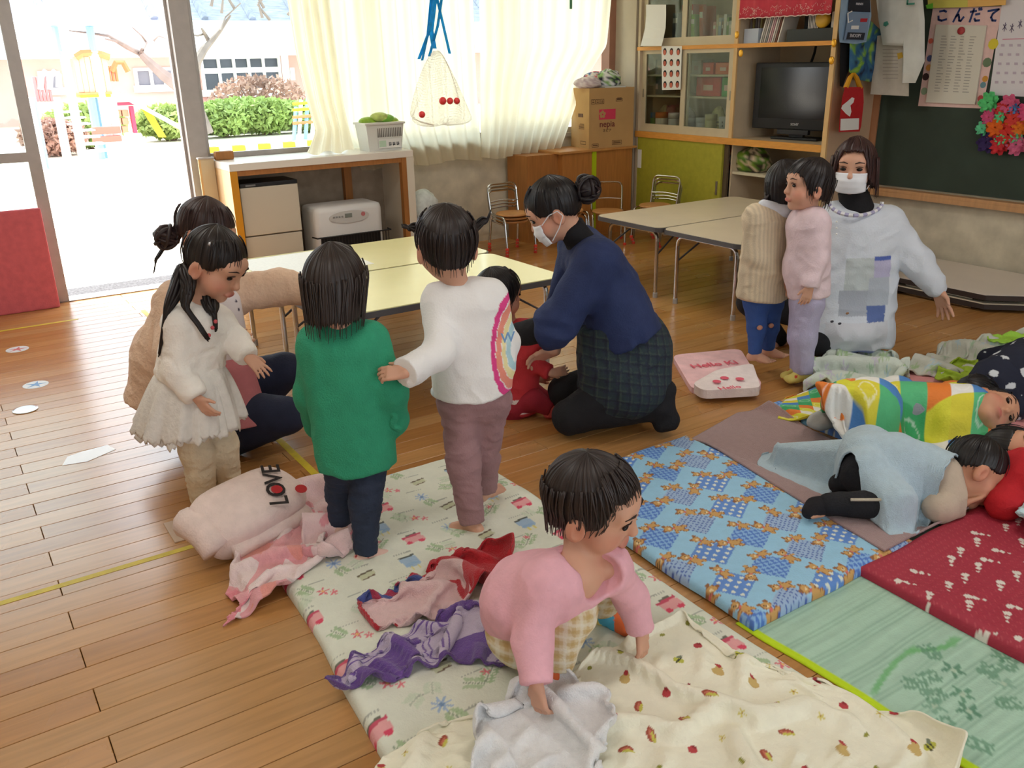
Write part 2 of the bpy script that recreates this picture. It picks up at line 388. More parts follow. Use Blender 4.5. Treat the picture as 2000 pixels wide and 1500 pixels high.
# --- door mat outside
one(bx('door_mat', (0.72, WY+0.13, -0.045), (1.58, WY+0.5, -0.025), mat('mat_grey', (92, 90, 92), 0.9, 0.45, 60, 0.6, 140), loc=(1.1, 6.85, -0.045)), 'grey speckled door mat on the step', 'mat')

# ================================================================ OUTSIDE
m_ground = mat('sand_ground', (228, 216, 200), 0.95, 0.06, 0.8)
struct(bx('ground_outside', (-60, WY+0.16, -0.3), (80, 80, -0.05), m_ground), 'bright sandy playground')
BY = 30.0
m_pink = mat('pink_render', (224, 168, 160), 0.85, 0.04, 1.5); m_bwhite = mat('fascia_white', (245, 244, 242), 0.7)
m_dark = mat('window_dark', (70, 74, 86), 0.25, 0.3, 0.8); m_tile = mat('roof_tiles', (112, 116, 132), 0.7, 0.3, 3.0, stretch=(1, 6, 1))
def bz(v, u=450): return PY(u, v, BY)[2]
def bxx(u, v=150): return PY(u, v, BY)[0]
bt = thing('nursery_building', 'low pink building with white eaves across the playground', 'building', (10, BY, -0.05))
xl, xr = -18.0, 46.0
z_eave, z_top = bz(110), bz(45)
bx('wall', (xl, BY, -0.1), (xr, BY+8, z_eave+0.3), m_pink, bt)
bx('eaves', (xl-1, BY-1.6, z_eave), (xr+1, BY+9, z_top), m_bwhite, bt)
rf = MB(); rf.prism([(BY-1.4, z_top), (BY+9, z_top), (BY+5, z_top+4.6)], xl-1, xr+1, 0); rf.build('roof', m_tile, bt)
for k in range(44):
    x = xl+k*1.45; MB().tube([(x, BY-1.35, z_top+0.05), (x, BY+4.9, z_top+4.55)], 0.11, 5).build('roof_ridge', m_tile, bt)
def bwin(u0, v0, u1, v1, nx, ny, dark=m_dark):
    xa, za = bxx(u0, v0), bz(v1, u0); xb, zb = bxx(u1, v0), bz(v0, u0)
    f = MB(); fr = 0.09
    f.box((xa-fr, BY-0.12, za-fr), (xa, BY, zb+fr)); f.box((xb, BY-0.12, za-fr), (xb+fr, BY, zb+fr)); f.box((xa, BY-0.12, zb), (xb, BY, zb+fr)); f.box((xa-0.15, BY-0.2, za-0.2), (xb+0.15, BY, za))
    for i in range(1, nx): x = xa+(xb-xa)*i/nx; f.box((x-0.045, BY-0.1, za), (x+0.045, BY, zb))
    for j in range(1, ny): z = za+(zb-za)*(0.62 if ny == 2 else j/ny); f.box((xa, BY-0.11, z-0.08), (xb, BY, z+0.08))
    w = f.build('window', m_bwhite, bt)
    for i in range(nx):
        a, b = xa+(xb-xa)*i/nx, xa+(xb-xa)*(i+1)/nx
        bx('pane', (a, BY-0.03, za), (b, BY-0.01, zb), dark, w)
bwin(394, 116, 540, 176, 5, 2)
bwin(266, 139, 345, 167, 3, 1, mat('window_grey', (120, 122, 134), 0.3))
bwin(80, 146, 110, 172, 1, 1, mat('window_grey', (120, 122, 134), 0.3))
bx('porch_post', (bxx(548), BY-0.5, 0), (bxx(556), BY-0.2, z_eave), m_bwhite, bt); bx('wall_box', (bxx(560), BY-0.4, bz(160)), (bxx(568), BY-0.1, bz(135)), m_bwhite, bt)
bx('planter', (bxx(400), BY-1.2, 0), (bxx(538), BY-0.3, bz(186)), mat('planter_pale', (206, 200, 214), 0.8), bt)
# hedge bushes
m_leaf = mat('leaf_green', (146, 166, 94), 0.6, 0.35, 1.2, attr=False, trans=0.25); m_twig = mat('twig_brown', (120, 96, 84), 0.8)
m_leaf2 = mat('leaf_russet', (168, 134, 120), 0.6, 0.35, 1.2, trans=0.25)
def leaf_cloud(c, r, n, size, seed):
    g = np.random.default_rng(seed); d = g.normal(size=(n, 3)); d /= np.linalg.norm(d, axis=1)[:, None]
    P = np.asarray(c)+d*np.asarray(r)*(g.uniform(0.35, 1.0, (n, 1))**0.5)
    a = g.normal(size=(n, 3)); a /= np.linalg.norm(a, axis=1)[:, None]; b = np.cross(a, g.normal(size=(n, 3))); b /= np.linalg.norm(b, axis=1)[:, None]
    s = size*g.uniform(0.6, 1.3, (n, 1))
    V = np.stack([P-a*s, P+b*s*0.45, P+a*s, P-b*s*0.45], 1).reshape(-1, 3)
    return V, np.arange(n*4).reshape(n, 4)
def bush(u, v0, v1, y, w, lab, m=m_leaf, seed=1):
    x = PY(u, v1, y)[0]; zt = PY(u, v0, y)[2]; t = thing('garden_bush', lab, 'bush', (x, y, -0.05), 'bushes along the far edge of the playground')
    h = max(0.4, zt+0.05)
    V, Fq = leaf_cloud((x, y, -0.05+h*0.55), (w/2, w/2.6, h*0.5), 2200, 0.085, seed); mesh_np('foliage', V, Fq, m, t)
    for k in range(5): MB().tube([(x+random.uniform(-.1, .1), y, -0.06), (x+random.uniform(-w/3, w/3), y+random.uniform(-.2, .2), -0.05+h*0.8)], [0.035, 0.012], 5).build('stem', m_twig, t)
for i, (u, v0, v1, w) in enumerate([(330, 206, 242, 1.9), (402, 206, 245, 1.7), (440, 198, 245, 2.0), (480, 192, 245, 2.0), (520, 194, 244, 2.0), (560, 199, 240, 1.8), (604, 198, 240, 2.0)]):
    bush(u, v0, v1, 21.0+(i % 2)*1.3, w*0.8, 'green leafy bush in the far hedge, number %s from the left' % ['one', 'two', 'three', 'four', 'five', 'six', 'seven'][i], m_leaf, i+3)
bush(505, 150, 190, 24.0, 2.6, 'tall reddish shrub behind the green hedge', m_leaf2, 31)
bush(165, 206, 250, 20.0, 1.6, 'pale bush seen under the play tower', m_leaf, 33)
bush(105, 236, 270, 19.0, 1.2, 'small dark bush by the play tower steps', m_leaf2, 35)
# bare tree
def limb(pts, r0, r1): return MB().tube(pts, list(np.linspace(r0, r1, len(pts))), 6)
TY = 17.0
def tp(u, v, d=0.0): return PY(u, v, TY+d)
t = thing('bare_tree', 'leafless tree leaning over the playground', 'tree', tp(385, 262)); m_bark = mat('bark_grey', (124, 110, 104), 0.85, 0.15, 6)
limb([tp(400, 262), tp(372, 190), tp(345, 165), tp(320, 147), tp(298, 128), tp(275, 105)], 0.17, 0.06).build('trunk', m_bark, t)
for pts, a, b in [([(275, 105), (248, 93), (225, 80), (205, 76)], .05, .012), ([(275, 105), (278, 97), (286, 83), (277, 70), (258, 53)], .04, .01), ([(260, 98), (240, 86), (212, 70), (170, 64), (135, 60)], .04, .01),
                  ([(372, 190), (384, 120), (398, 97), (410, 84), (430, 60), (450, 30)], .1, .02), ([(410, 84), (400, 66), (394, 56)], .05, .02), ([(400, 66), (385, 70), (370, 66)], .025, .008), ([(430, 60), (440, 34), (470, 6)], .02, .01),
                  ([(300, 80), (310, 70), (330, 78)], .02, .008)]:
    limb([tp(u, v, random.uniform(-.3, .3)) for u, v in pts], a, b).build('branch', m_bark, t)
for k in range(16):
    u, v = random.uniform(390, 600), random.uniform(-30, 40); limb([tp(u, v), tp(u+random.uniform(-30, 30), v-30), tp(u+random.uniform(-40, 40), v-60)], 0.03, 0.008).build('branch', m_bark, t)
# play tower with slide
PYT = 16.5
def pp(u, v, d=0.0): return PY(u, v, PYT+d)
pt = thing('play_tower', 'pastel play tower with steps, roof and white slide', 'playground', tuple(pp(180, 280))[:2]+(-0.05,))
m_pw = mat('play_white', (244, 244, 246), 0.5); m_porange = mat('play_orange', (234, 122, 76), 0.5); m_pblue = mat('play_blue', (126, 172, 206), 0.5); m_pred = mat('play_rose', (196, 60, 90), 0.5); m_pyel = mat('play_yellow', (248, 214, 40), 0.5)
def pbox(name, u0, v0, u1, v1, m, d0=0.0, d1=0.08):
    vm = (v0+v1)/2; a = pp(u0, vm); b = pp(u1, vm); a[2] = pp(u0, v1)[2]; b[2] = pp(u0, v0)[2]; return bx(name, (a[0], PYT+d0, a[2]), (b[0], PYT+d1, b[2]), m, pt, 0.01)
for i in range(6): a = 148+i*11; pbox('panel', a, 110, a+10.8, 181, mat('play_peach', (238, 162, 130), 0.5))
MB().tube([pp(148, 112), pp(160, 104), pp(178, 103), pp(198, 106), pp(214, 112)], 0.06, 6).build('arch', m_porange, pt)
pbox('platform', 154, 181, 218, 186, m_porange, -0.05, 1.4); pbox('platform_edge', 156, 186, 216, 191, m_pyel, -0.05, 1.4)
for u, m, d in ((156, m_pw, 0), (214, m_pw, 0), (192, m_pblue, 1.2), (206, m_pblue, 1.3), (78, m_pblue, 0.2), (72, m_pw, 0), (125, m_pw, 0.4), (232, m_pw, 0)):
    a = pp(u, 275, d); a[2] = -0.05; b = pp(u-8, 100 if u in (156, 214) else 190, d); b[0] = a[0]; MB().tube([a, b], 0.07, 8).build('post', m, pt)
pbox('roof', 98, 0, 200, 47, m_pw, -0.6, 1.6); pbox('roof_edge', 96, 47, 206, 51, m_pblue, -0.65, 1.65)
for u in (113, 182): a = pp(u+3, 112); b = pp(u, 52); b[0] = a[0]; MB().tube([a, b], 0.06, 8).build('roof_post', m_pblue, pt)
for i in range(7):
    v = 218+i*10.5; pbox('step', 118+i*3.6, v, 160+i*3.0, v+3.0, m_pw, -0.28*i, -0.28*i+0.3)
for i in range(5): a = 72+i*7; pbox('panel', a, 150, a+5.5, 200, mat('play_pink', (222, 110, 110), 0.5), 0.3, 0.38)
for u in (88, 106): MB().tube([pp(u-9, 175, .3), pp(u-8, 150, .3), pp(u, 140, .3), pp(u+8, 146, .3), pp(u+9, 170, .3)], 0.05, 6).build('hoop', m_pw, pt)
for i in range(5): a = 218+i*7; pbox('panel', a, 128, a+5, 160, m_porange, 0.9, 0.98)
MB().tube([pp(218, 140, .9), pp(226, 122, .9), pp(240, 122, .9), pp(250, 140, .9)], 0.05, 6).build('hoop', m_porange, pt)
sl = MB(); sl.add([pp(222, 175), pp(222, 182), pp(356, 256), pp(356, 246), pp(222, 175, .6), pp(222, 182, .6), pp(356, 256, .6), pp(356, 246, .6)], [(0, 1, 2, 3), (4, 7, 6, 5), (0, 4, 5, 1), (3, 2, 6, 7), (1, 5, 6, 2), (0, 3, 7, 4)])
sl.build('slide', m_pw, pt)
sl = MB(); sl.add([pp(276, 212, .4), pp(300, 226, .4), pp(325, 268, .4), pp(310, 268, .4), pp(276, 212, .9), pp(300, 226, .9), pp(325, 268, .9), pp(310, 268, .9)], [(0, 1, 2, 3), (4, 7, 6, 5), (0, 4, 5, 1), (3, 2, 6, 7), (1, 5, 6, 2), (0, 3, 7, 4)])
sl.build('slide_support', m_pyel, pt)
for a in [(210, 202, 270, 208), (210, 208, 216, 262), (262, 208, 270, 262)]: pbox('frame', *a, m_pred, 0.2, 0.3)
for r_ in range(3):
    for c_ in range(2): pbox('peg_block', 231+c_*14, 216+r_*16, 243+c_*14, 229+r_*16, mat('peg_tan', (190, 140, 110), 0.6), 0.25, 0.4)
pbox('bench_panel', 176, 248, 232, 262, mat('play_coral', (226, 100, 86), 0.5), -0.2, -0.1); pbox('bench_panel', 178, 266, 234, 278, mat('play_coral', (226, 100, 86), 0.5), -0.2, -0.1)
# climbing frame
ct = thing('climbing_frame', 'small pastel climbing frame beside the hedge', 'playground', tuple(PY(590, 245, 19.0))[:2]+(-0.05,))
for i, (u, v0, v1) in enumerate([(574, 210, 246), (584, 196, 246), (597, 192, 246), (610, 192, 246)]): MB().tube([PY(u-3, v1, 19.0)*np.array([1, 1, 0])-UP*0.06, PY(u+4, v0, 19.3)], 0.045, 6).build('post', [m_pblue, m_pw, m_pblue, m_pw][i], ct)
for v in (200, 212, 226, 238): MB().tube([PY(572, v+3, 19.1), PY(612, v, 19.1)], 0.035, 6).build('rung', [m_pyel, m_pblue, m_porange, m_pw][v % 4], ct)
# low yellow-white kerb of the veranda outside
kt = thing('veranda_kerb', 'yellow and white striped kerb outside the window', 'kerb', (6.2, 17.4, -0.05))
for k in range(14):
    x = 4.6+k*0.25; bx('block', (x, 17.3, -0.05), (x+0.24, 17.5, 0.06), m_pyel if k % 2 == 0 else m_pw, kt, 0.01)
# ================================================================ FURNITURE
def text(name, s, size, o, ex, ey, m, parent, center=True):
    cu = bpy.data.curves.new(name, 'FONT'); cu.body = s; cu.size = size; cu.extrude = 0.0006; cu.offset = size*0.012
    cu.align_x = 'CENTER' if center else 'LEFT'; cu.align_y = 'CENTER'; cu.resolution_u = 3
    ob = bpy.data.objects.new(name, cu); COLL.objects.link(ob)
    me = bpy.data.meshes.new_from_object(ob); bpy.data.objects.remove(ob)
    ex = np.asarray(ex, float); ex /= np.linalg.norm(ex); ey = np.asarray(ey, float); ey = ey-ex*np.dot(ex, ey); ey /= np.linalg.norm(ey); ez = np.cross(ex, ey)
    V = np.array([v.co for v in me.vertices]) @ np.stack([ex, ey, ez]) + np.asarray(o, float)
    Fc = [tuple(p.vertices) for p in me.polygons]
    return mesh_np(name, V, Fc, m, parent)
def strokes(name, lines, w, o, ex, ey, m, parent):
    ex = np.asarray(ex, float); ey = np.asarray(ey, float); ez = np.cross(ex/np.linalg.norm(ex), ey/np.linalg.norm(ey)); b = MB()
    for L_ in lines:
        P = np.array([np.asarray(o)+ex*a+ey*c for a, c in L_])
        for p, q in zip(P, P[1:]):
            d = q-p; l = np.linalg.norm(d)+1e-9; d /= l; n = np.cross(ez, d)*w/2; p2 = p-d*w*0.3; q2 = q+d*w*0.3
            z = ez*0.0008
            b.add([p2-n, q2-n, q2+n, p2+n, p2-n+z, q2-n+z, q2+n+z, p2+n+z], [(4, 5, 6, 7), (0, 1, 5, 4), (1, 2, 6, 5), (2, 3, 7, 6), (3, 0, 4, 7)])
    return b.build(name, m, parent)
m_chrome = mat('chrome_tube', (205, 205, 205), 0.16, metal=1.0)
m_edge = mat('table_edge', (84, 82, 84), 0.45)
m_black = mat('black_plastic', (22, 22, 24), 0.4)
m_wood = mat('brown_wood', (168, 112, 58), 0.5, 0.12, 6, stretch=(8, 8, 0.8))
m_paper = mat('white_paper', (238, 236, 232), 0.8)
# ---- counter shelf under the window
CT = 0.875; CX0, CX1, CY0, CY1 = 1.752, 3.145, 6.085, 6.535
ct_ = thing('counter_shelf', 'white topped open counter under the window holding two heaters', 'counter', (2.45, 6.3, 0))
bx('worktop', (CX0, CY0, CT-0.05), (CX1, CY1, CT), mat('counter_white', (236, 230, 220), 0.3), ct_, 0.004)
bx('side_panel', (CX0, CY0+0.004, 0), (CX0+0.03, CY1, CT-0.05), mat('pale_birch', (232, 204, 160), 0.45, 0.05), ct_)
bx('edge_strip', (CX0, CY0, 0), (CX0+0.05, CY0+0.004, CT-0.05), mat('amber_strip', (214, 148, 20), 0.45), ct_)
bx('side_panel', (CX1-0.06, CY0, 0), (CX1, CY1, CT-0.05), mat('pale_side', (226, 218, 202), 0.5), ct_)
bx('rail', (CX0+0.03, CY0+0.01, CT-0.085), (CX1-0.06, CY0+0.04, CT-0.05), m_wood, ct_)
bx('inner_post', (CX1-0.10, CY0+0.003, 0), (CX1-0.06, CY0+0.05, CT-0.05), m_wood, ct_); bx('inner_post', (2.74, CY1-0.06, 0), (2.80, CY1, CT-0.05), m_wood, ct_)
bx('back_board', (CX0+0.03, CY1-0.012, 0), (CX1-0.06, CY1, CT-0.05), mat('counter_back', (160, 146, 128), 0.85, 0.15, 12), ct_)
st = thing('low_screen', 'narrow beige board between the door post and the counter', 'board', (1.69, 6.44, 0))
bx('board', (1.645, 6.42, 0), (1.748, 6.45, 0.89), mat('screen_beige', (206, 192, 160), 0.6), st); bx('cap', (1.64, 6.41, 0.89), (1.75, 6.46, 0.9), m_alu, st); bx('edge', (1.64, 6.415, 0), (1.655, 6.425, 0.89), m_beech, st)
# air cleaner and fan heater
t = thing('air_cleaner', 'tall beige panel heater under the counter', 'heater', (2.02, 6.2, 0)); m_beig = mat('appliance_beige', (206, 198, 180), 0.45)
bx('lower_case', (1.82, 6.14, 0), (2.235, 6.4, 0.362), m_beig, t, 0.008); bx('front_panel', (1.82, 6.13, 0.37), (2.235, 6.4, 0.705), m_beig, t, 0.008)
bx('control_strip', (1.822, 6.128, 0.705), (2.233, 6.4, 0.732), m_black, t, 0.004); bx('display', (1.86, 6.126, 0.712), (1.93, 6.129, 0.724), mat('display_grey', (120, 120, 120), 0.3), t)
t = thing('fan_heater', 'white fan heater with black wire guard under the counter', 'heater', (2.6, 6.2, 0)); m_app = mat('appliance_white', (228, 228, 228), 0.35)
MB().box((2.335, 6.12, 0.0), (2.875, 6.42, 0.515), 0.045).build('body', m_app, t, True)
pn = MB(); pn.lathe([(0.16, 0), (0.16, 0.004)], (2.6, 6.116, 0.43), 28, (0, -1, 0), sx=1.0, sy=0.28); pn.build('control_panel', mat('panel_grey', (206, 206, 204), 0.4), t)
bx('screen', (2.565, 6.108, 0.425), (2.62, 6.112, 0.455), mat('lcd', (130, 138, 132), 0.3), t); MB().lathe([(0.016, 0), (0.016, 0.006)], (2.71, 6.112, 0.44), 14, (0, -1, 0)).build('power_button', mat('button_rose', (196, 120, 124), 0.4), t)
for i in range(4): bx('button', (2.47+i*0.022, 6.108, 0.43), (2.484+i*0.022, 6.112, 0.442), mat('button_grey', (150, 150, 150), 0.4), t)
bx('outlet', (2.37, 6.115, 0.02), (2.84, 6.122, 0.30), m_black, t)
gt = thing('heater_guard', 'black wire guard standing before the fan heater', 'guard', (2.6, 6.06, 0))
for i in range(24): x = 2.34+i*0.0235; MB().tube([(x, 6.05, 0.0), (x, 6.05, 0.315)], 0.003, 5).build('wire', m_black, gt)
for z in (0.31, 0.16, 0.02): MB().tube([(2.30, 6.115, z), (2.31, 6.045, z), (2.90, 6.045, z), (2.905, 6.115, z)], 0.006, 6).build('rail', m_black, gt)
# things on the counter
one(MB().box((1.76, 6.40, CT), (1.89, 6.46, CT+0.06), 0.012).build('wooden_block', m_wood, loc=(1.82, 6.43, CT)), 'small brown wooden block at the counter end', 'block')
bp_ = PZ(733, 291, CT); bxc, byc = bp_[0], 6.27
t = thing('storage_basket', 'white slotted basket filled with green packets on the counter', 'basket', (bxc, byc, CT)); m_bask = mat('basket_white', (226, 226, 220), 0.45)
def taper(x0, x1, y0, y1, z0, z1, f): 
    cx_, cy_ = (x0+x1)/2, (y0+y1)/2
    return [(cx_+(x-cx_)*s, cy_+(y-cy_)*s, z) for z, s in ((z0, f), (z1, 1.0)) for x, y in ((x0, y0), (x1, y0), (x1, y1), (x0, y1))]
V = taper(bxc-0.155, bxc+0.155, byc-0.1, byc+0.1, CT, CT+0.2, 0.86)
MB().add(V, [(0, 3, 2, 1), (0, 1, 5, 4), (1, 2, 6, 5), (2, 3, 7, 6), (3, 0, 4, 7)]).build('tub', m_bask, t)
bx('rim', (bxc-0.165, byc-0.11, CT+0.19), (bxc+0.165, byc+0.11, CT+0.205), m_bask, t, 0.004)
for i in range(14): x = bxc-0.06+i*0.0145; MB().box((x-0.0035, byc-0.098, CT+0.10), (x+0.0035, byc-0.0905, CT+0.165)).build('slot', mat('slot_dark', (120, 116, 110), 0.8), t)
bx('name_label', (bxc-0.06, byc-0.0975, CT+0.02), (bxc+0.125, byc-0.094, CT+0.085), m_paper, t); bx('green_label', (bxc-0.055, byc-0.0985, CT+0.03), (bxc, byc-0.0965, CT+0.075), mat('label_mint', (196, 220, 196), 0.7), t)
def kanji(seed, o, s, ex, ey, m, par):
    g = random.Random(seed); L_ = [[(0.1, y), (0.9, y)] for y in (0.2, 0.5, 0.8)]+[[(x, 0.1), (x, 0.95)] for x in (0.25, 0.7)]+[[(0.3, 0.05), (g.uniform(.5, .9), 0.45)]]
    strokes('lettering', [[(a*s, b*s) for a, b in q] for q in L_], s*0.1, o, ex, ey, m, par)
m_ink = mat('ink', (40, 40, 46), 0.7)
for i in range(3): kanji(i, (bxc+0.02+i*0.032, byc-0.0985, CT+0.035), 0.027, (1, 0, 0), (0, 0, 1), m_ink, t)
for i, (dx, dz, c) in enumerate([(-0.08, 0.21, (150, 190, 60)), (0.05, 0.225, (126, 186, 66)), (0.0, 0.24, (196, 214, 120)), (0.09, 0.205, (170, 200, 80))]):
    one(MB().ball((bxc+dx, byc+random.uniform(-.02, .02), CT+dz), (0.075, 0.06, 0.035), 12, 8).build('snack_packet', mat('packet_%d' % i, c, 0.35, 0.2, 30, 0.5, 30), None, True, loc=(bxc+dx, byc, CT+dz-0.035)), ['dull green packet at the left of the white basket', 'bright green packet lying over the white basket', 'pale packet on top of the white basket', 'yellow green packet at the right of the basket'][i], 'packet', 'packets in the basket')
# ---- corner wooden cupboard + cardboard box + bags
t = thing('wooden_cupboard', 'brown wooden cupboard in the corner under the cardboard box', 'cupboard', (4.85, 6.3, 0))
zc = PY(1170, 290, 6.16)[2]; CUPZ = zc
bx('body', (4.28, 6.22, 0), (5.40, 6.52, zc-0.02), m_wood, t); bx('top', (4.56, 6.13, zc-0.02), (5.42, 6.53, zc), mat('cupboard_top', (196, 140, 80), 0.45, 0.1), t, 0.004)
bx('front_box', (4.60, 6.15, 0), (5.38, 6.22, zc-0.02), mat('cupboard_front', (178, 118, 60), 0.5, 0.12, 6, stretch=(8, 8, .8)), t)
px_ = PY(1162, 350, 6.13)[0]; bx('lime_strip', (px_-0.022, 6.140, 0), (px_+0.022, 6.15, zc-0.02), mat('lime_tape', (176, 196, 20), 0.5), t)
bl = PZ(1122, 290, zc); m_card = mat('cardboard', (190, 152, 100), 0.85, 0.05, 6)
t = thing('cardboard_box', 'brown cardboard carton with red logo on the corner cupboard', 'box', (5.1, 6.3, zc))
bz1 = zc+0.50; bX0, bX1, bY0, bY1 = PY(1149, 285, 6.14)[0], 5.335, 6.14, 6.50
# the carton stands turned a little: front face, left face
cA = np.array([bX0, 6.13]); exx = np.array([math.cos(-0.118), math.sin(-0.118)]); eyy = np.array([-exx[1], exx[0]])
wB = 0.40; dB = 0.40
cA = np.array([PY(1150, 288, 6.19)[0], 6.19]); wB = 0.46
P4 = [cA, cA+exx*wB, cA+exx*wB+eyy*0.30, cA+eyy*0.30]
MB().prism([tuple(p) for p in P4], zc, bz1, 2).build('carton', m_card, t)
def onbox(a, z): return np.array([*(cA+exx*a-eyy*0.0012), z])
E3 = np.array([exx[0], exx[1], 0]); nepr = mat('logo_red', (214, 62, 92), 0.7)
q = MB(); q.add([onbox(.10, zc+.24), onbox(.27, zc+.24), onbox(.27, zc+.325), onbox(.10, zc+.325)], [(0, 1, 2, 3)]); q.build('logo_patch', nepr, t)
q = MB()
for k in range(5):
    a = k*2*math.pi/5+0.3; c = onbox(.135, zc+.283)-np.array([*(eyy*0.001), 0])+E3*0.02*math.cos(a)+UP*0.02*math.sin(a)
    q.lathe([(0.014, 0), (0.014, 0.0005)], c, 10, tuple(-np.array([*eyy, 0])))
q.build('logo_flower', m_card, t)
text('lettering', 'nepia', 0.075, onbox(.185, zc+.2), E3, UP, mat('logo_ink', (120, 54, 50), 0.7), t)
text('lettering', 'ネピア', 0.03, onbox(.185, zc+.145), E3, UP, mat('carton_ink', (96, 66, 44), 0.7), t)
for (a0, a1, z0, z1) in [(.02, .06, .37, .41), (.065, .105, .37, .41), (.11, .15, .37, .41), (.24, .34, .02, .06), (.03, .1, .01, .04), (.27, .34, .385, .41)]:
    b = MB()
    for (u0, u1, w0, w1) in [(a0, a1, z0, z0+.004), (a0, a1, z1-.004, z1), (a0, a0+.004, z0, z1), (a1-.004, a1, z0, z1), (a0+.01, a1-.01, z0+.012, z0+.02), (a0+.012, a1-.012, z0+.026, z0+.031)]:
        b.add([onbox(u0, zc+w0), onbox(u1, zc+w0), onbox(u1, zc+w1), onbox(u0, zc+w1)], [(0, 1, 2, 3)])
    b.build('printed_mark', mat('carton_ink', (96, 66, 44), 0.7), t)
def onside(a, z): return np.array([*(cA+eyy*a-exx*0.0012), z])
b = MB()
for (u0, u1, w0, w1) in [(.10, .18, .26, .29), (.08, .17, .16, .165), (.08, .17, .17, .175), (.08, .17, .18, .185), (.08, .17, .19, .195), (.08, .15, .2, .205), (.05, .14, .03, .035), (.05, .14, .055, .06), (.05, .054, .03, .06), (.136, .14, .03, .06)]:
    b.add([onside(u1, zc+w0), onside(u0, zc+w0), onside(u0, zc+w1), onside(u1, zc+w1)], [(0, 1, 2, 3)])
b.build('printed_mark', mat('carton_ink', (96, 66, 44), 0.7), t)
def crumple(c, r, seed, amp=0.25, n=26, m=16, flat=0.25, fr=2.2):
    b = MB().ball((0, 0, 0), 1.0, n, m); V = b.V[0]; d = V.copy(); k = 1+amp*(fbm(d*fr+seed*7.3, seed, 3)-0.5)*2; V = V*k[:, None]*np.asarray(r)
    V[:, 2] = np.maximum(V[:, 2], -np.asarray(r)[2]*(1-flat)); V[:, 2] -= V[:, 2].min(); return V+np.asarray(c), b.F
bb = cA+exx*0.05+eyy*0.12
zc2 = bz1
for i, (a, d, r, col, lab, nm) in enumerate([(0.06, .12, (0.13, 0.10, 0.055), (226, 214, 214), 'pale folded cloth bag lying on the cardboard carton', 'cloth_bag'), (0.17, .20, (0.12, 0.09, 0.075), (150, 120, 140), 'colourful patterned drawstring bag on the carton', 'drawstring_bag'), (0.27, .13, (0.12, 0.1, 0.085), (196, 200, 196), 'grey and white patterned bag at the carton edge', 'drawstring_bag')]):
    p = cA+exx*a+eyy*d; V, Fc = crumple((p[0], p[1], zc2), r, i+1, 0.22)
    g = fbm(V*40, i+2, 2); pal = np.array([lin(c) for c in ([(236, 226, 226), (206, 186, 192)] if i == 0 else [(226, 70, 80), (60, 110, 170), (240, 236, 230), (90, 60, 100)] if i == 1 else [(236, 238, 234), (40, 44, 60), (150, 190, 120), (230, 230, 235)])])
    ci = np.clip(((g-0.25)/0.5*len(pal)).astype(int), 0, len(pal)-1)
    one(mesh_np(nm, V, Fc, mat('bag_print', attr=True, rough=0.7, bump=0.3, bscale=40), None, True, pal[ci], loc=(p[0], p[1], zc2)), lab, 'bag')
p = cA+exx*0.27+eyy*0.05
one(MB().box((-0.11, -0.05, 0), (0.10, 0.06, 0.012), 0.002, rotz(-0.16), (p[0], p[1], zc2)).build('clear_folder', mat('folder_grey', (206, 210, 206), 0.3), loc=(p[0], p[1], zc2)), 'flat grey folder under the bags on the carton', 'folder')
# ---- tables
def table(name, lab, grp, x0, x1, y0, y1, h, mtop, loops=True):
    t = thing(name, lab, 'table', ((x0+x1)/2, (y0+y1)/2, 0), grp); r = 0.06
    def rr(x0, x1, y0, y1, r, n=5):
        out = []
        for cx_, cy_, a0 in ((x1-r, y1-r, 0), (x0+r, y1-r, 90), (x0+r, y0+r, 180), (x1-r, y0+r, 270)):
            for i in range(n+1): a = math.radians(a0+90*i/n); out.append((cx_+r*math.cos(a), cy_+r*math.sin(a)))
        return out
    MB().prism(rr(x0, x1, y0, y1, r), h-0.032, h-0.004).build('edge_band', m_edge, t)
    MB().prism(rr(x0+0.006, x1-0.006, y0+0.006, y1-0.006, r), h-0.006, h).build('tabletop', mtop, t)
    if loops:
        for xe in (x0+0.07, x1-0.07):
            MB().tube(round_path([(xe, y0+0.09, 0.012), (xe, y0+0.09, h-0.045), (xe, y1-0.09, h-0.045), (xe, y1-0.09, 0.012)], 0.06, 6), 0.0125, 10).build('leg_frame', m_chrome, t)
            for yy in (y0+0.09, y1-0.09): MB().lathe([(0.016, 0), (0.016, 0.03), (0.013, 0.035)], (xe, yy, 0), 12).build('foot_cap', mat('cap_grey', (170, 165, 160), 0.5), t)
            sg = 1 if xe < (x0+x1)/2 else -1
            for yy in (y0+0.13, y1-0.13): MB().tube([(xe, yy-0.035 if yy < (y0+y1)/2 else yy+0.035, h-0.2), (xe+sg*0.26, yy, h-0.04)], 0.006, 6).build('brace', m_edge, t)
    return t
m_ty = mat('table_yellow', (240, 232, 172), 0.16, 0.02, 6, spec=0.5); m_tw = mat('table_cream', (228, 214, 188), 0.3, 0.03, 6, spec=0.5)
table('low_table', 'pale yellow low table nearest the children', 'low play tables', 1.33, 2.60, 3.43, 4.155, 0.48, m_ty)
table('low_table', 'pale yellow low table before the heaters', 'low play tables', 1.33, 2.62, 4.165, 4.88, 0.48, m_ty)
table('low_table', 'cream low table with chrome legs behind the two toddlers', 'low play tables', 3.835, 5.2, 3.42, 4.095, 0.48, m_tw)
table('low_table', 'cream low table nearest the green cupboard door', 'low play tables', 3.835, 5.2, 4.105, 4.76, 0.48, m_tw)
# paper lying on the back yellow table
one(MB().box((1.36, 4.30, 0.4802), (1.95, 4.84, 0.4812)).build('paper_sheet', mat('sheet_pale', (240, 238, 230), 0.5, 0.04, 60), loc=(1.65, 4.57, 0.48)), 'large pale sheet spread over the back yellow table', 'paper')
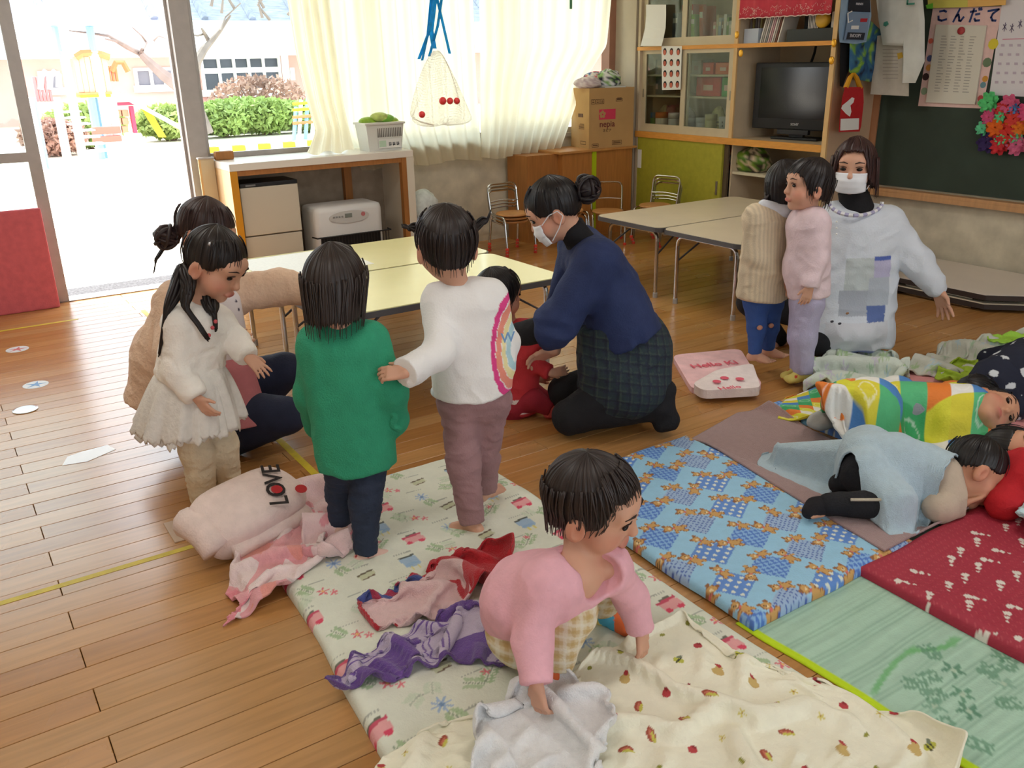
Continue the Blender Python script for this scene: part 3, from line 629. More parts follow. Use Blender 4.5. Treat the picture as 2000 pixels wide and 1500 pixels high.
# folded tables stacked flat by the wall
def folded(i, z, lab, top):
    y0, y1, x0, x1 = 2.55, 3.87, 5.22, 5.925; c = 0.16
    t = thing('folded_table', lab, 'table', (5.57, 3.2, z), 'folded tables by the wall')
    poly = [(x0+0.05, y1), (x1, y1), (x1, y0), (x0+c, y0), (x0, y0+c), (x0, y1-0.05)]
    MB().prism(poly, z+0.02, z+0.05).build('edge_band', mat('edge_brown', (58, 48, 44), 0.45), t)
    MB().prism([((a-5.57)*0.985+5.57, (b-3.2)*0.985+3.2) for a, b in poly], z+0.05, z+0.055).build('tabletop', top, t)
    for k in (0, 1): MB().tube([(x0+0.03, y0+0.25+k*0.55, z+0.012), (x0+0.03, y0+0.7+k*0.5, z+0.012)], 0.01, 8).build('folded_leg', m_chrome, t)
    MB().tube([(x0+0.25, y0+0.2, z+0.01), (x1-0.1, y0+0.2, z+0.01)], 0.01, 8).build('folded_leg', m_chrome, t)
    return t
folded(0, 0.0, 'lower folded table lying flat on the floor by the wall', m_tw)
tt = folded(1, 0.056, 'upper folded table with lime tape lying by the wall', mat('folded_top', (226, 214, 202), 0.4, 0.02))
bx('lime_tape', (5.2195, 3.55, 0.082), (5.222, 3.80, 0.104), mat('lime_tape', (176, 196, 20), 0.5), tt)
# ---- stacked toddler chairs
m_seat = mat('chair_seat_wood', (196, 140, 84), 0.45, 0.1, 12); m_red = mat('red_cap', (216, 62, 44), 0.45)
def chair_proto():
    t = thing('toddler_chair', 'x', 'chair', (0, 0, 0)); w = 0.135
    for s in (-1, 1):                                            # side loops, chair faces -y
        MB().tube(round_path([(s*w, 0.14, 0.02), (s*w*0.96, 0.11, 0.27)], 0.05), 0.0085, 8).build('leg', m_chrome, t)
        MB().tube(round_path([(s*w, -0.15, 0.02), (s*w, -0.12, 0.25), (s*w, 0.10, 0.262)], 0.04), 0.0085, 8).build('leg', m_chrome, t)
        for y in (0.14, -0.15): MB().lathe([(0.014, 0), (0.015, 0.01), (0.011, 0.02)], (s*w, y, 0), 10).build('foot_cap', m_red, t)
    MB().tube(round_path([(-w*0.96, 0.11, 0.26), (-w, 0.155, 0.49), (w, 0.155, 0.49), (w*0.96, 0.11, 0.26)], 0.055, 6), 0.0085, 8).build('back_frame', m_chrome, t)
    MB().tube(round_path([(-w*0.97, 0.125, 0.35), (0, 0.135, 0.36), (w*0.97, 0.125, 0.35)], 0.05), 0.0065, 8).build('back_rail', m_chrome, t)
    MB().lathe([(0.125, 0), (0.135, 0.008), (0.13, 0.018), (0.0, 0.02)], (0, -0.01, 0.256), 28).build('seat', m_seat, t)
    return t
cp = chair_proto(); first = [True]
def place_chair(x, y, z, rz, lab, grp):
    if first[0]: o = cp; first[0] = False
    else: o = copy_tree(cp, (0, 0, 0))
    o.location = (x, y, z); o.rotation_euler = (0, 0, rz); o['label'] = lab; o['group'] = grp
nth = ['lowest', 'middle', 'topmost']
for k in range(3): place_chair(3.98-0.012*k, 6.02-0.02*k, 0.03*k, -0.05, '%s steel toddler chair of the stack by the beige wall' % nth[k], 'stacked toddler chairs')
for k in range(2): place_chair(4.50+0.006*k, 5.98-0.02*k, 0.03*k, -0.1, '%s steel toddler chair before the brown cupboard' % ['lower', 'upper'][k], 'stacked toddler chairs')
for k in range(3): place_chair(5.16-0.022*k, 5.55-0.01*k, 0.03*k, -1.35, '%s steel toddler chair of the stack before the green door' % nth[k], 'stacked toddler chairs')
place_chair(4.86, 5.85, 0.0, -0.6, 'single steel toddler chair half hidden behind the bun hairdo', 'stacked toddler chairs')
# pale bundle beside the counter end
V, Fc = crumple((3.30, 6.25, 0.30), (0.12, 0.1, 0.14), 5, 0.2)
t = thing('laundry_bin', 'pale bin with crumpled plastic bag beside the counter end', 'bin', (3.30, 6.25, 0))
mesh_np('plastic_bag', V, Fc, mat('bag_pale', (206, 212, 210), 0.35, 0.2, 20), t, True)
MB().lathe([(0.095, 0), (0.12, 0.34), (0.11, 0.34), (0.09, 0.02)], (3.30, 6.25, 0), 20).build('tub', mat('bin_grey', (190, 190, 184), 0.5), t)
# ---- curtains
m_cur = mat('curtain_cream', (250, 242, 220), 0.8, 0.03, 4, 0.1, 200, trans=0.75)
def drape(name, lab, rows, y, folds, amp, thick=0.004, nx=90, ny=40, hem=None, seed=0, m=m_cur):
    # rows: list of (z, xleft, xright, y)
    rows = sorted(rows, key=lambda q: -q[0]); zs = np.array([q[0] for q in rows])[::-1]
    zz = np.linspace(rows[0][0], rows[-1][0], ny+1); V = []
    for j, z in enumerate(zz):
        xl = np.interp(z, zs, np.array([q[1] for q in rows])[::-1]); xr = np.interp(z, zs, np.array([q[2] for q in rows])[::-1]); yy = np.interp(z, zs, np.array([q[3] for q in rows])[::-1])
        for i in range(nx+1):
            s = i/nx; w = s*folds*2*math.pi+0.5*math.sin(s*9+seed)+0.25*math.sin(z*3+s*20+seed)
            d = math.sin(w)+0.35*math.sin(2*w+1)
            wob = 0.012*math.sin(s*13+seed*2)*(j/ny) if j == ny else 0
            V.append((xl+(xr-xl)*s+0.2*amp*math.cos(w), yy+amp*d*(0.7+0.3*(1-j/ny)), z+wob))
    V = np.array(V); n1 = nx+1
    Fq = np.array([(j*n1+i, (j+1)*n1+i, (j+1)*n1+i+1, j*n1+i+1) for j in range(ny) for i in range(nx)])
    o = mesh_np(name, V, Fq, m, None, True, loc=(V[:, 0].mean(), y, V[:, 2].max()))
    return one(o, lab, 'curtain', 'cream curtains')
def rowpx(v, ul, ur, y): a = PY(ul, v, y); b = PY(ur, v, y); return ((a[2]+b[2])/2, a[0], b[0], y)
drape('curtain', 'cream curtain gathered to the left and resting on the counter', [(2.45, 2.33, 2.78, 6.40)]+[rowpx(v, a, b, yy) for v, a, b, yy in [(0, 562, 642, 6.40), (100, 577, 655, 6.38), (200, 600, 668, 6.33), (255, 616, 680, 6.28)]]+[(CT+0.015, 2.36, 2.72, 6.22)], 6.4, 4, 0.03, seed=1)
drape('curtain', 'sunlit cream curtain hanging behind the net bag', [(2.45, 2.72, 3.95, 6.5), (1.0, 2.74, 3.98, 6.5), (rowpx(320, 760, 900, 6.5)[0], 2.90, 4.0, 6.5)], 6.5, 9, 0.028, seed=2)
drape('curtain', 'wide sunlit cream curtain behind the cardboard carton', [(2.45, 3.98, 5.38, 6.44), (1.6, 3.98, 5.30, 6.44), (1.30, 3.97, 5.05, 6.44), (rowpx(305, 900, 1090, 6.44)[0], 3.96, 4.78, 6.44)], 6.44, 10, 0.03, seed=4)
one(MB().tube([(1.8, 6.47, 2.45), (5.5, 6.47, 2.45)], 0.014, 8).build('curtain_rail', m_alu, loc=(3.6, 6.47, 2.45)), 'metal curtain rail along the window wall', 'rail')
for x in (1.85, 3.6, 5.42): pass
# ---- hanging net bag
NY = 5.5
def np_(u, v): return PY(u, v, NY)
t = thing('net_bag', 'white net bag with red balls hanging on blue ribbons', 'bag', (np_(855, 100)[0], NY, ZC))
m_rib = mat('blue_ribbon', (60, 186, 236), 0.35, 0.15, 30, trans=0.55); m_net = mat('net_white', (244, 236, 226), 0.6, trans=0.4)
top = np_(852, -10)
MB().tube([(top[0], NY, ZC), (top[0], NY, top[2])], 0.006, 6).build('cord', m_rib, t)
for pts, w in [([(848, -10), (835, 60), (822, 115)], .02), ([(850, -10), (845, 60), (848, 95)], .03), ([(856, -10), (866, 50), (876, 105)], .018), ([(860, -10), (856, 50), (840, 110)], .018), ([(846, -5), (832, 70), (826, 118)], .016)]:
    P = np.array([np_(u, v)+np.array([0, random.uniform(-.03, .03), 0]) for u, v in pts]); V = []; 
    for i, p in enumerate(P): V += [p-np.array([w*0.7, 0, 0]), p+np.array([w*0.7, 0.01, 0])]
    q = MB(); q.add(V, [(2*i, 2*i+1, 2*i+3, 2*i+2) for i in range(len(P)-1)]); o = q.build('ribbon', m_rib, t); o.modifiers.new('t', 'SOLIDIFY').thickness = 0.002
c0 = np_(853, 100); zb = np_(853, 245)[2]; hN = c0[2]-zb; rN = (np_(905, 215)[0]-np_(798, 215)[0])/2
prof = []; nb, nm = 40, 30
for j in range(nm+1):
    f = j/nm; prof.append((0.02+rN*(f**0.75)*(1 if f < 0.86 else math.sqrt(max(0.02, 1-((f-0.86)/0.14)**2))), -hN*f))
V = []
for j, (r, h) in enumerate(prof):
    for k in range(nb):
        a = 2*math.pi*(k+(j % 2)*0.5)/nb; wv = 1+0.10*math.sin(5*a+j*0.12); V.append((c0[0]+r*wv*math.cos(a), NY+0.8*r*wv*math.sin(a), c0[2]+h+0.02*(r/rN)*math.sin(3*a)))
Fq = [(j*nb+k, j*nb+(k+1) % nb, (j+1)*nb+(k+1) % nb, (j+1)*nb+k) for j in range(nm) for k in range(nb)]
o = mesh_np('netting', V, Fq, m_net, t, False); w = o.modifiers.new('net', 'WIREFRAME'); w.thickness = 0.0014; w.use_even_offset = False
o = mesh_np('lining', np.array(V)*np.array([1, 1, 1]), Fq, mat('net_veil', (248, 242, 236), 0.7, alpha=0.10), t, True)
for u, v, r in [(843, 196, .025), (857, 196, .022), (870, 196, .022), (803, 222, .022)]:
    p = np_(u, v); p[1] -= rN*0.72; MB().ball(p, r, 14, 9).build('ball', mat('ball_red', (222, 60, 62), 0.3), t, True)
# small green clip on the curtain
one(MB().box((-.012, -.004, -.05), (.012, .004, .05), 0.003, None, PY(1115, 5, 6.38)).build('curtain_clip', mat('clip_green', (90, 150, 110), 0.4), loc=PY(1115, 5, 6.38)), 'small green clip on the right cream curtain', 'clip')
# ================================================================ BIG CABINET ON THE RIGHT WALL
XC, YA, YB = 5.444, 4.137, 6.185       # front plane, right end, left end
m_sl = mat('sliding_frame', (204, 190, 160), 0.5, 0.05, 10); m_lime = mat('lime_door', (170, 166, 52), 0.6, 0.08, 20)
cb = thing('wall_cabinet', 'tall built in cabinet with glass doors, television niche and lime sliding door', 'cabinet', (5.7, 5.1, 0))
bx('end_panel', (XC, YA, 0), (WX, YA+0.03, 2.6), mat('end_panel_board', (196, 168, 138), 0.6, 0.05), cb)
bx('end_edge', (XC-0.006, YA-0.002, 0), (XC+0.012, YA+0.036, 2.6), m_beech, cb); bx('wall_strip', (WX-0.03, YA-0.012, 0), (WX, YA, 2.6), mat('strip_brown', (170, 116, 80), 0.55), cb)
bx('end_panel', (XC, YB-0.03, 0), (WX, YB, 2.6), m_cabin, cb); bx('back_panel', (WX-0.02, YA+0.03, 0), (WX, YB-0.03, 2.6), m_cabin, cb)
for z0, z1, nm in ((0.829, 0.88, 'middle_shelf'), (1.551, 1.581, 'upper_shelf'), (2.56, 2.6, 'top_board')):
    bx(nm, (XC+0.012, YA+0.03, z0), (WX-0.02, YB-0.03, z1), m_cabin, cb); bx('shelf_edge', (XC-0.008, YA+0.036, z0), (XC+0.012, YB, z1), m_orange, cb)
bx('divider', (XC+0.012, 5.04, 0.88), (WX-0.02, 5.065, 2.56), m_cabin, cb); bx('divider_edge', (XC-0.004, 5.035, 0.88), (XC+0.012, 5.07, 2.56), m_beech, cb)
bx('plinth', (XC+0.03, YA+0.03, 0), (WX-0.02, YB-0.03, 0.06), m_cabin, cb)
# lime sliding door, track and open lower shelf
d = bx('sliding_door', (XC+0.004, 5.13, 0.06), (XC+0.026, YB-0.03, 0.829), m_lime, cb)
bx('handle', (XC-0.002, 5.16, 0.42), (XC+0.006, 5.178, 0.53), m_plate, d); bx('white_tag', (XC-0.002, 6.10, 0.56), (XC+0.005, 6.145, 0.72), m_paper, d)
bx('door_edge', (XC+0.028, 5.09, 0.06), (XC+0.05, 5.135, 0.829), mat('edge_dark', (96, 80, 60), 0.6), cb)
bx('inner_shelf', (XC+0.06, YA+0.03, 0.595), (WX-0.02, 5.06, 0.615), mat('shelf_pale', (214, 204, 176), 0.6), cb)
bx('inner_side', (XC+0.05, 5.06, 0.06), (WX-0.02, 5.075, 0.829), m_cabin, cb)
# glass sliding doors, lower pair and upper pair
def gdoor(y0, y1, z0, z1, x, st=0.05):
    o = MB(); o.box((x, y0, z0), (x+0.02, y0+st, z1)); o.box((x, y1-st, z0), (x+0.02, y1, z1)); o.box((x, y0+st, z0), (x+0.02, y1-st, z0+0.065)); o.box((x, y0+st, z1-0.03), (x+0.02, y1-st, z1))
    f = o.build('glass_door', m_sl, cb); MB().box((x+0.009, y0+st, z0+0.06), (x+0.012, y1-st, z1-0.02)).build('pane', glass('cabinet_glass', (238, 242, 238)), f)
    bx('pull', (x-0.002, y1-0.03 if x > XC+0.02 else y0+0.012, (z0+z1)/2-0.05), (x, y1-0.018 if x > XC+0.02 else y0+0.024, (z0+z1)/2+0.02), m_plate, f)
gdoor(5.07, 5.64, 0.88, 1.551, XC+0.006); gdoor(5.58, YB-0.03, 0.88, 1.551, XC+0.03)
gdoor(5.07, 5.66, 1.581, 2.56, XC+0.006); gdoor(5.60, YB-0.03, 1.581, 2.56, XC+0.03)
for z in (1.17, 1.34): bx('glass_shelf', (XC+0.07, 5.075, z), (WX-0.02, YB-0.03, z+0.014), mat('shelf_pale', (214, 204, 176), 0.6), cb)
# --- things behind the glass
def book(y0, y1, z0, z1, x, c, lab, lean=0.0, grp='books behind the upper glass doors'):
    t = thing('book', lab, 'book', (x+0.07, (y0+y1)/2, z0), grp); T = np.array([[1, 0, 0], [0, 1, lean], [0, 0, 1.0]])
    i = '_%d_%d_%d' % c
    b = MB(); b.box((0, y0, 0), (0.15, y1, z1-z0), 0, T, (x, 0, z0)); b.build('cover', mat('book'+i, c, 0.6), t)
    MB().box((-0.0008, y0+0.004, (z1-z0)*0.7), (0, y1-0.004, (z1-z0)*0.85), 0, T, (x, 0, z0)).build('spine_label', mat('spine_label', (236, 232, 220), 0.7), t)
zz = 1.581
cols = [('grey', (150, 150, 150)), ('white', (230, 228, 222)), ('pale green', (186, 206, 176)), ('red', (196, 70, 60)), ('white', (226, 226, 226)), ('pale grey', (200, 204, 200)), ('green', (130, 170, 110)), ('white', (236, 236, 232)), ('brown', (140, 110, 90)), ('pale blue', (176, 190, 206)), ('cream', (226, 214, 180)), ('pink', (216, 150, 150))]
y = 5.11
for i, (nm, c) in enumerate(cols):
    w = [0.022, 0.03, 0.025, 0.05, 0.02, 0.028, 0.02, 0.03, 0.018, 0.03, 0.02, 0.03][i]
    book(y, y+w, zz, zz+0.2+0.03*math.sin(i*2.1), 5.62, c, '%s book standing %s along the upper glass shelf' % (nm, ['first', 'second', 'third', 'fourth', 'fifth', 'sixth', 'seventh', 'eighth', 'ninth', 'tenth', 'eleventh', 'twelfth'][i])); y += w+0.004
book(5.56, 5.60, zz, zz+0.3, 5.6, (200, 90, 50), 'leaning orange file beside the door frame', 0.08); book(5.66, 5.80, zz, zz+0.24, 5.60, (140, 190, 60), 'light green and white folder behind the paper sheet', 0.05)
book(5.70, 5.83, zz+0.001, zz+0.32, 5.62, (206, 70, 50), 'tall red folder behind the green one', 0.05); book(5.87, 5.93, zz, zz+0.26, 5.60, (90, 96, 104), 'dark grey file at the left of the upper shelf')
def jar(u, v, x, r, h, c, lab, capc=None, cat='jar', z=0.88):
    y = PX(u, v, x)[1]; t = thing('storage_jar', lab, cat, (x, y, z), 'jars behind the lower glass doors')
    MB().lathe([(r*0.95, 0), (r, 0.01), (r, h*0.72), (r*0.9, h*0.74)], (x, y, z), 20).build('body', mat('jar_%d_%d_%d' % c, c, 0.4), t, True)
    MB().lathe([(r*1.03, h*0.70), (r*1.03, h*0.98), (r*0.95, h), (0, h)], (x, y, z), 20).build('lid', mat('jar_%d_%d_%d' % (capc or c), capc or c, 0.4), t, True)
jar(1272, 240, 5.62, .035, .15, (110, 176, 90), 'green bottle with blue cap at the left of the glass cupboard', (90, 150, 200)); jar(1292, 240, 5.58, .055, .16, (236, 230, 216), 'white tub with broad orange lid behind glass', (214, 110, 30))
jar(1316, 240, 5.58, .05, .16, (224, 222, 220), 'white patterned tub beside the orange lidded one'); jar(1350, 245, 5.62, .05, .12, (176, 180, 196), 'pale blue bottle behind the right glass door')
jar(1368, 245, 5.60, .04, .13, (210, 212, 220), 'small clear bottle behind the right glass door'); jar(1388, 245, 5.64, .05, .16, (214, 208, 170), 'cream jug behind the right glass door')
yb = PX(1414, 245, 5.55)[1]; t = thing('mesh_basket', 'small white basket at the right behind glass', 'basket', (5.55, yb, 0.88))
MB().lathe([(0.05, 0), (0.062, 0.15), (0.057, 0.15), (0.046, 0.006)], (5.55, yb, 0.88), 4).build('tub', m_bask, t)
for j in range(4):
    for k in range(4): MB().box((5.55-0.0425-0.002*j, yb-0.03+k*0.019, 0.90+j*0.028), (5.55-0.0405-0.002*j, yb-0.02+k*0.019, 0.913+j*0.028)).build('slot', mat('slot_dark', (120, 116, 110), 0.8), t)
def sbox(u0, v0, u1, v1, x, c, lab, nm='storage_box', cat='box', d=0.16, grp='boxes behind the lower glass doors', z=None):
    a = PX(u0, v1, x); b = PX(u1, v0, x); z0 = a[2] if z is None else z
    t = thing(nm, lab, cat, (x+d/2, (a[1]+b[1])/2, z0), grp); y0, y1 = sorted((a[1], b[1]))
    bx('case', (x, y0, z0), (x+d, y1, b[2]), mat('case_%d_%d_%d' % c, c, 0.55, 0.06, 20), t, 0.004); bx('front_label', (x-0.001, y0+(y1-y0)*0.3, z0+(b[2]-z0)*0.3), (x, y0+(y1-y0)*0.7, z0+(b[2]-z0)*0.6), mat('case_label', (226, 200, 190), 0.7), t)
sbox(1372, 122, 1394, 141, 5.6, (206, 62, 60), 'red box on the upper inner shelf behind glass', z=1.354); sbox(1397, 122, 1428, 139, 5.6, (214, 96, 50), 'orange box at the right of the upper inner shelf', z=1.354)
sbox(1360, 151, 1408, 168, 5.6, (204, 52, 54), 'wide red tray on the lower inner shelf', z=1.184); sbox(1410, 151, 1427, 165, 5.6, (70, 160, 80), 'green box beside the wide red tray', z=1.184)
sbox(1350, 118, 1370, 141, 5.66, (226, 220, 210), 'white box behind the red one on the inner shelf', z=1.354); sbox(1280, 116, 1298, 140, 5.62, (200, 196, 188), 'pale slotted basket behind the left glass door', z=1.354)
sbox(1262, 150, 1296, 170, 5.64, (120, 126, 124), 'grey tray behind the left glass door', z=1.184)
for i, (u, v) in enumerate([(1270, 210), (1300, 200), (1312, 206), (1345, 215), (1405, 212)]):
    x = 5.72; p = PX(u, v, x); V, Fc = crumple((x, p[1], 0.88), (0.05, 0.075, 0.12), 20+i, 0.25, 16, 10)
    one(mesh_np('snack_bag', V, Fc, mat('poly_%d' % i, [(150, 120, 90), (196, 180, 140), (176, 150, 120), (170, 170, 176), (206, 200, 150)][i], 0.35, 0.3, 25), None, True, loc=(x, p[1], 0.88)), ['brown crinkled bag behind the left glass', 'tan crinkled bag behind the orange lid', 'beige crinkled bag by the door stile', 'grey clear bag behind the right glass', 'yellow crinkled bag near the white basket'][i], 'bag', 'bags behind the lower glass doors')
# --- television niche
t = thing('television', 'black flat television in the open niche', 'television', (5.66, 4.6, 0.88)); T = rotz(0.12); c0 = np.array([5.66, 4.585, 0.88])
ty0, ty1 = -0.385, 0.385
MB().box((-0.03, ty0, 0.075), (0.05, ty1, 0.56), 0.008, T, c0).build('casing', m_black, t); MB().box((-0.033, ty0+0.055, 0.155), (-0.03, ty1-0.055, 0.525), 0, T, c0).build('screen', mat('tv_screen', (16, 17, 18), 0.12), t)
MB().box((-0.04, -0.2, 0), (0.10, 0.2, 0.02), 0.006, T, c0).box((-0.005, -0.06, 0.02), (0.03, 0.06, 0.09), 0, T, c0).build('stand', m_black, t); MB().box((-0.035, -0.12, 0.04), (0.0, 0.15, 0.075), 0.003, T, c0).build('speaker_bar', mat('tv_bar', (44, 44, 46), 0.4), t)
text('lettering', 'SONY', 0.026, c0+T @ np.array([-0.034, 0.0, 0.115]), T @ np.array([0, -1.0, 0]), UP, mat('logo_silver', (200, 200, 200), 0.3), t)
one(MB().tube([(5.80, 4.62, 1.43), (5.83, 4.62, 1.5), (5.84, 4.62, 1.551)], 0.01, 6).build('television_cable', m_black, loc=(5.82, 4.62, 1.5)), 'black cable rising behind the television', 'cable')
# --- open shelf above the television
zz = 1.581
t = thing('valance', 'red cloth valance with white lace edge over the open shelf', 'curtain', (XC-0.005, 4.6, 2.1)); V = []; nv, nz = 80, 8
for j in range(nz+1):
    for i in range(nv+1):
        s = i/nv; y = 5.03-s*(5.03-4.20); zb = PX(1443+s*185, 38-s*10, XC)[2]; z = 2.2+(zb-2.2)*j/nz+(0.006*abs(math.sin(s*45)) if j == nz else 0)
        V.append((XC-0.012+0.012*math.sin(s*22)+0.006*math.sin(s*51), y, z))
n1 = nv+1; Fq = np.array([(j*n1+i, (j+1)*n1+i, (j+1)*n1+i+1, j*n1+i+1) for j in range(nz) for i in range(nv)])
V = np.array(V); o = mesh_np('cloth', V, Fq, mat('valance_red', (206, 66, 82), 0.8, 0.08, 20), t, True); o.modifiers.new('t', 'SOLIDIFY').thickness = 0.003
b = MB(); m_lace = mat('lace_white', (240, 214, 206), 0.8)
for i in range(0, nv): p, q = V[nz*n1+i], V[nz*n1+i+1]; b.tube([p-np.array([.004, 0, 0]), q-np.array([.004, 0, 0])], 0.004, 5)
b.build('lace_edge', m_lace, t); b = MB()
for i in range(120):
    s = random.random(); k = int(s*nv); z = V[nz*n1+k][2]+random.uniform(0.02, 0.075); a = random.uniform(0, 3.1); p = np.array([V[nz*n1+k][0]-0.006, V[nz*n1+k][1], z]); dd = np.array([0, math.cos(a), math.sin(a)])*0.008
    b.tube([p-dd, p+dd], 0.0012, 4)
b.build('embroidery', m_lace, t)
def onshelf(nm, lab, cat, a, b, c, grp=None, bv=0.003, **k): return one(bx(nm, a, b, mat('os_%d_%d_%d' % c, c, 0.55), bv=bv, loc=((a[0]+b[0])/2, (a[1]+b[1])/2, a[2])), lab, cat, grp)
t = thing('pen_box', 'pale blue box of utensils on the open shelf', 'box', (5.55, 4.96, zz)); bx('case', (5.5, 4.89, zz), (5.6, 5.03, zz+0.105), mat('case_blue', (196, 206, 222), 0.6), t)
for i in range(5): MB().tube([(5.55, 4.91+i*0.024, zz+0.04), (5.55, 4.905+i*0.026, zz+0.18)], 0.009, 6).build('utensil', mat('ut_%d' % (i % 3), [(120, 110, 60), (110, 100, 100), (90, 80, 84)][i % 3], 0.5), t)
y = 4.86
for i in range(10):
    c = [(220, 214, 208), (176, 168, 160), (210, 200, 196), (150, 150, 150), (222, 196, 196), (196, 150, 160), (226, 220, 214), (186, 170, 160), (120, 70, 56), (230, 224, 214)][i]
    t = thing('booklet', '%s thin booklet of the leaning row on the open shelf' % ['first', 'second', 'third', 'fourth', 'fifth', 'sixth', 'seventh', 'eighth', 'ninth', 'tenth'][i], 'book', (5.56, y, zz), 'leaning booklets above the television')
    MB().box((0, -0.011, 0), (0.16, 0.0, 0.25), 0, np.array([[1, 0, 0], [0, 1, -0.27], [0, 0, 1.0]]), (5.5, y+0.012, zz)).build('cover', mat('os_%d_%d_%d' % c, c, 0.6), t); y -= 0.0185
onshelf('disc_player', 'flat dark disc player on the open shelf', 'player', (5.5, 4.2, zz), (5.85, 4.62, zz+0.085), (50, 54, 56)); onshelf('dark_case', 'black case behind the leaning booklets', 'case', (5.66, 4.42, zz+0.086), (5.85, 4.60, zz+0.2), (30, 30, 34))
t = thing('wire_rack', 'small white wire rack standing on the disc player', 'rack', (5.55, 4.40, zz+0.085))
for i in range(7): MB().tube([(5.52, 4.37+i*0.013, zz+0.086), (5.52, 4.37+i*0.013, zz+0.2)], 0.003, 5).build('wire', m_paper, t)
MB().tube([(5.52, 4.365, zz+0.2), (5.52, 4.452, zz+0.2)], 0.004, 5).build('wire', m_paper, t)
one(MB().lathe([(0.052, 0), (0.056, 0.008), (0.056, 0.03), (0.045, 0.04), (0.02, 0.04)], (5.535, 4.325, zz+0.085+0.056), 24, (-1, 0, 0)).build('tape_roll', mat('roll_yellow', (206, 160, 40), 0.45), None, True, loc=(5.535, 4.325, zz+0.085)), 'round yellow roll standing on the disc player', 'roll')
onshelf('white_case', 'white case at the right end of the open shelf', 'case', (5.53, 4.195, zz+0.086), (5.7, 4.265, zz+0.19), (214, 212, 206))
# gold garland discs
t0 = None
for i, (u, v, lab) in enumerate([(1439, 68, 'gold disc on the divider above the television'), (1447, 104, 'gold disc hanging below the upper shelf'), (1629, 84, 'shining gold disc at the right shelf corner'), (1624, 118, 'lowest gold disc on the right cabinet edge')]):
    p = PX(u, v, XC-0.014); one(MB().ball(p, (0.007, 0.022, 0.027), 16, 9).build('gold_disc', mat('gold_foil', (240, 176, 40), 0.25, metal=0.5, coat=0.5), None, True, loc=p), lab, 'decoration', 'gold cabinet discs')
# sheet of paper and sheet of portraits on the glass doors
pts = [(1262, 10), (1301, 8), (1300, 55), (1292, 90), (1251, 90), (1260, 55)]
t = thing('paper_sheet', 'blank white sheet taped over the upper glass door', 'paper', PX(1275, 50, XC-0.012)); V = []
for v, a, b, bulge in [(9, 1262, 1301, 0), (30, 1262, 1301, .002), (55, 1260, 1300, .006), (75, 1255, 1296, .014), (90, 1251, 1292, .03)]: V += [PX(a, v, XC-0.010-bulge), PX(b, v, XC-0.010-bulge)]
q = MB(); q.add(V, [(2*i, 2*i+1, 2*i+3, 2*i+2) for i in range(4)]); o = q.build('sheet', m_paper, t); o.modifiers.new('t', 'SOLIDIFY').thickness = 0.001
t = thing('portrait_sheet', 'white sheet of twelve small face pictures on the cabinet front', 'picture', PX(1312, 135, XC-0.012))
a, b, c, d_ = PX(1292, 90, XC-.012), PX(1332, 90, XC-.012), PX(1329, 175, XC-.012), PX(1293, 176, XC-.012)
MB().add([a, b, c, d_]+[p+np.array([.001, 0, 0]) for p in (a, b, c, d_)], [(0, 1, 2, 3), (7, 6, 5, 4)]).build('sheet', m_paper, t)
for r_ in range(4):
    for k in range(3):
        s, w = (k+0.5)/3, (r_+0.5)/4; p = (1-w)*((1-s)*a+s*b)+w*((1-s)*d_+s*c)+np.array([-.001, 0, 0]); o = MB()
        o.lathe([(1, 0), (1, 0.0006)], (0, 0, 0), 16, (-1, 0, 0)); V = o.V[0]; V = V*np.array([1, 0.021, 0.028])
        mesh_np('hair_oval', V+p, o.F, mat('print_black', (36, 28, 28), 0.7), t); mesh_np('face_oval', V*np.array([1, 0.78, 0.74])+p+np.array([-.0008, 0, -0.006]), o.F, mat('print_skin%d' % ((r_+k) % 2), [(206, 112, 90), (190, 96, 76)][(r_+k) % 2], 0.7), t)
# toy bag on the low open shelf
yt = PX(1460, 310, 5.62)[1]
for i, (dy, r, pal, lab) in enumerate([(0.14, (0.08, 0.07, 0.12), [(226, 140, 60), (240, 230, 200), (90, 60, 40), (226, 90, 40)], 'clear bag of orange toys on the low shelf'), (-0.06, (0.1, 0.17, 0.11), [(120, 150, 50), (80, 120, 40), (200, 180, 150), (60, 50, 40)], 'clear bag of green toys on the low shelf')]):
    V, Fc = crumple((5.62, yt+dy, 0.615), r, 40+i, 0.2); g = fbm(V*28, i+5, 2); pal = np.array([lin(c) for c in pal]); ci = np.clip(((g-0.25)/0.5*len(pal)).astype(int), 0, len(pal)-1)
    one(mesh_np('toy_bag', V, Fc, mat('toy_print', attr=True, rough=0.3), None, True, pal[ci], loc=(5.62, yt+dy, 0.615)), lab, 'bag', 'toy bags on the low shelf')
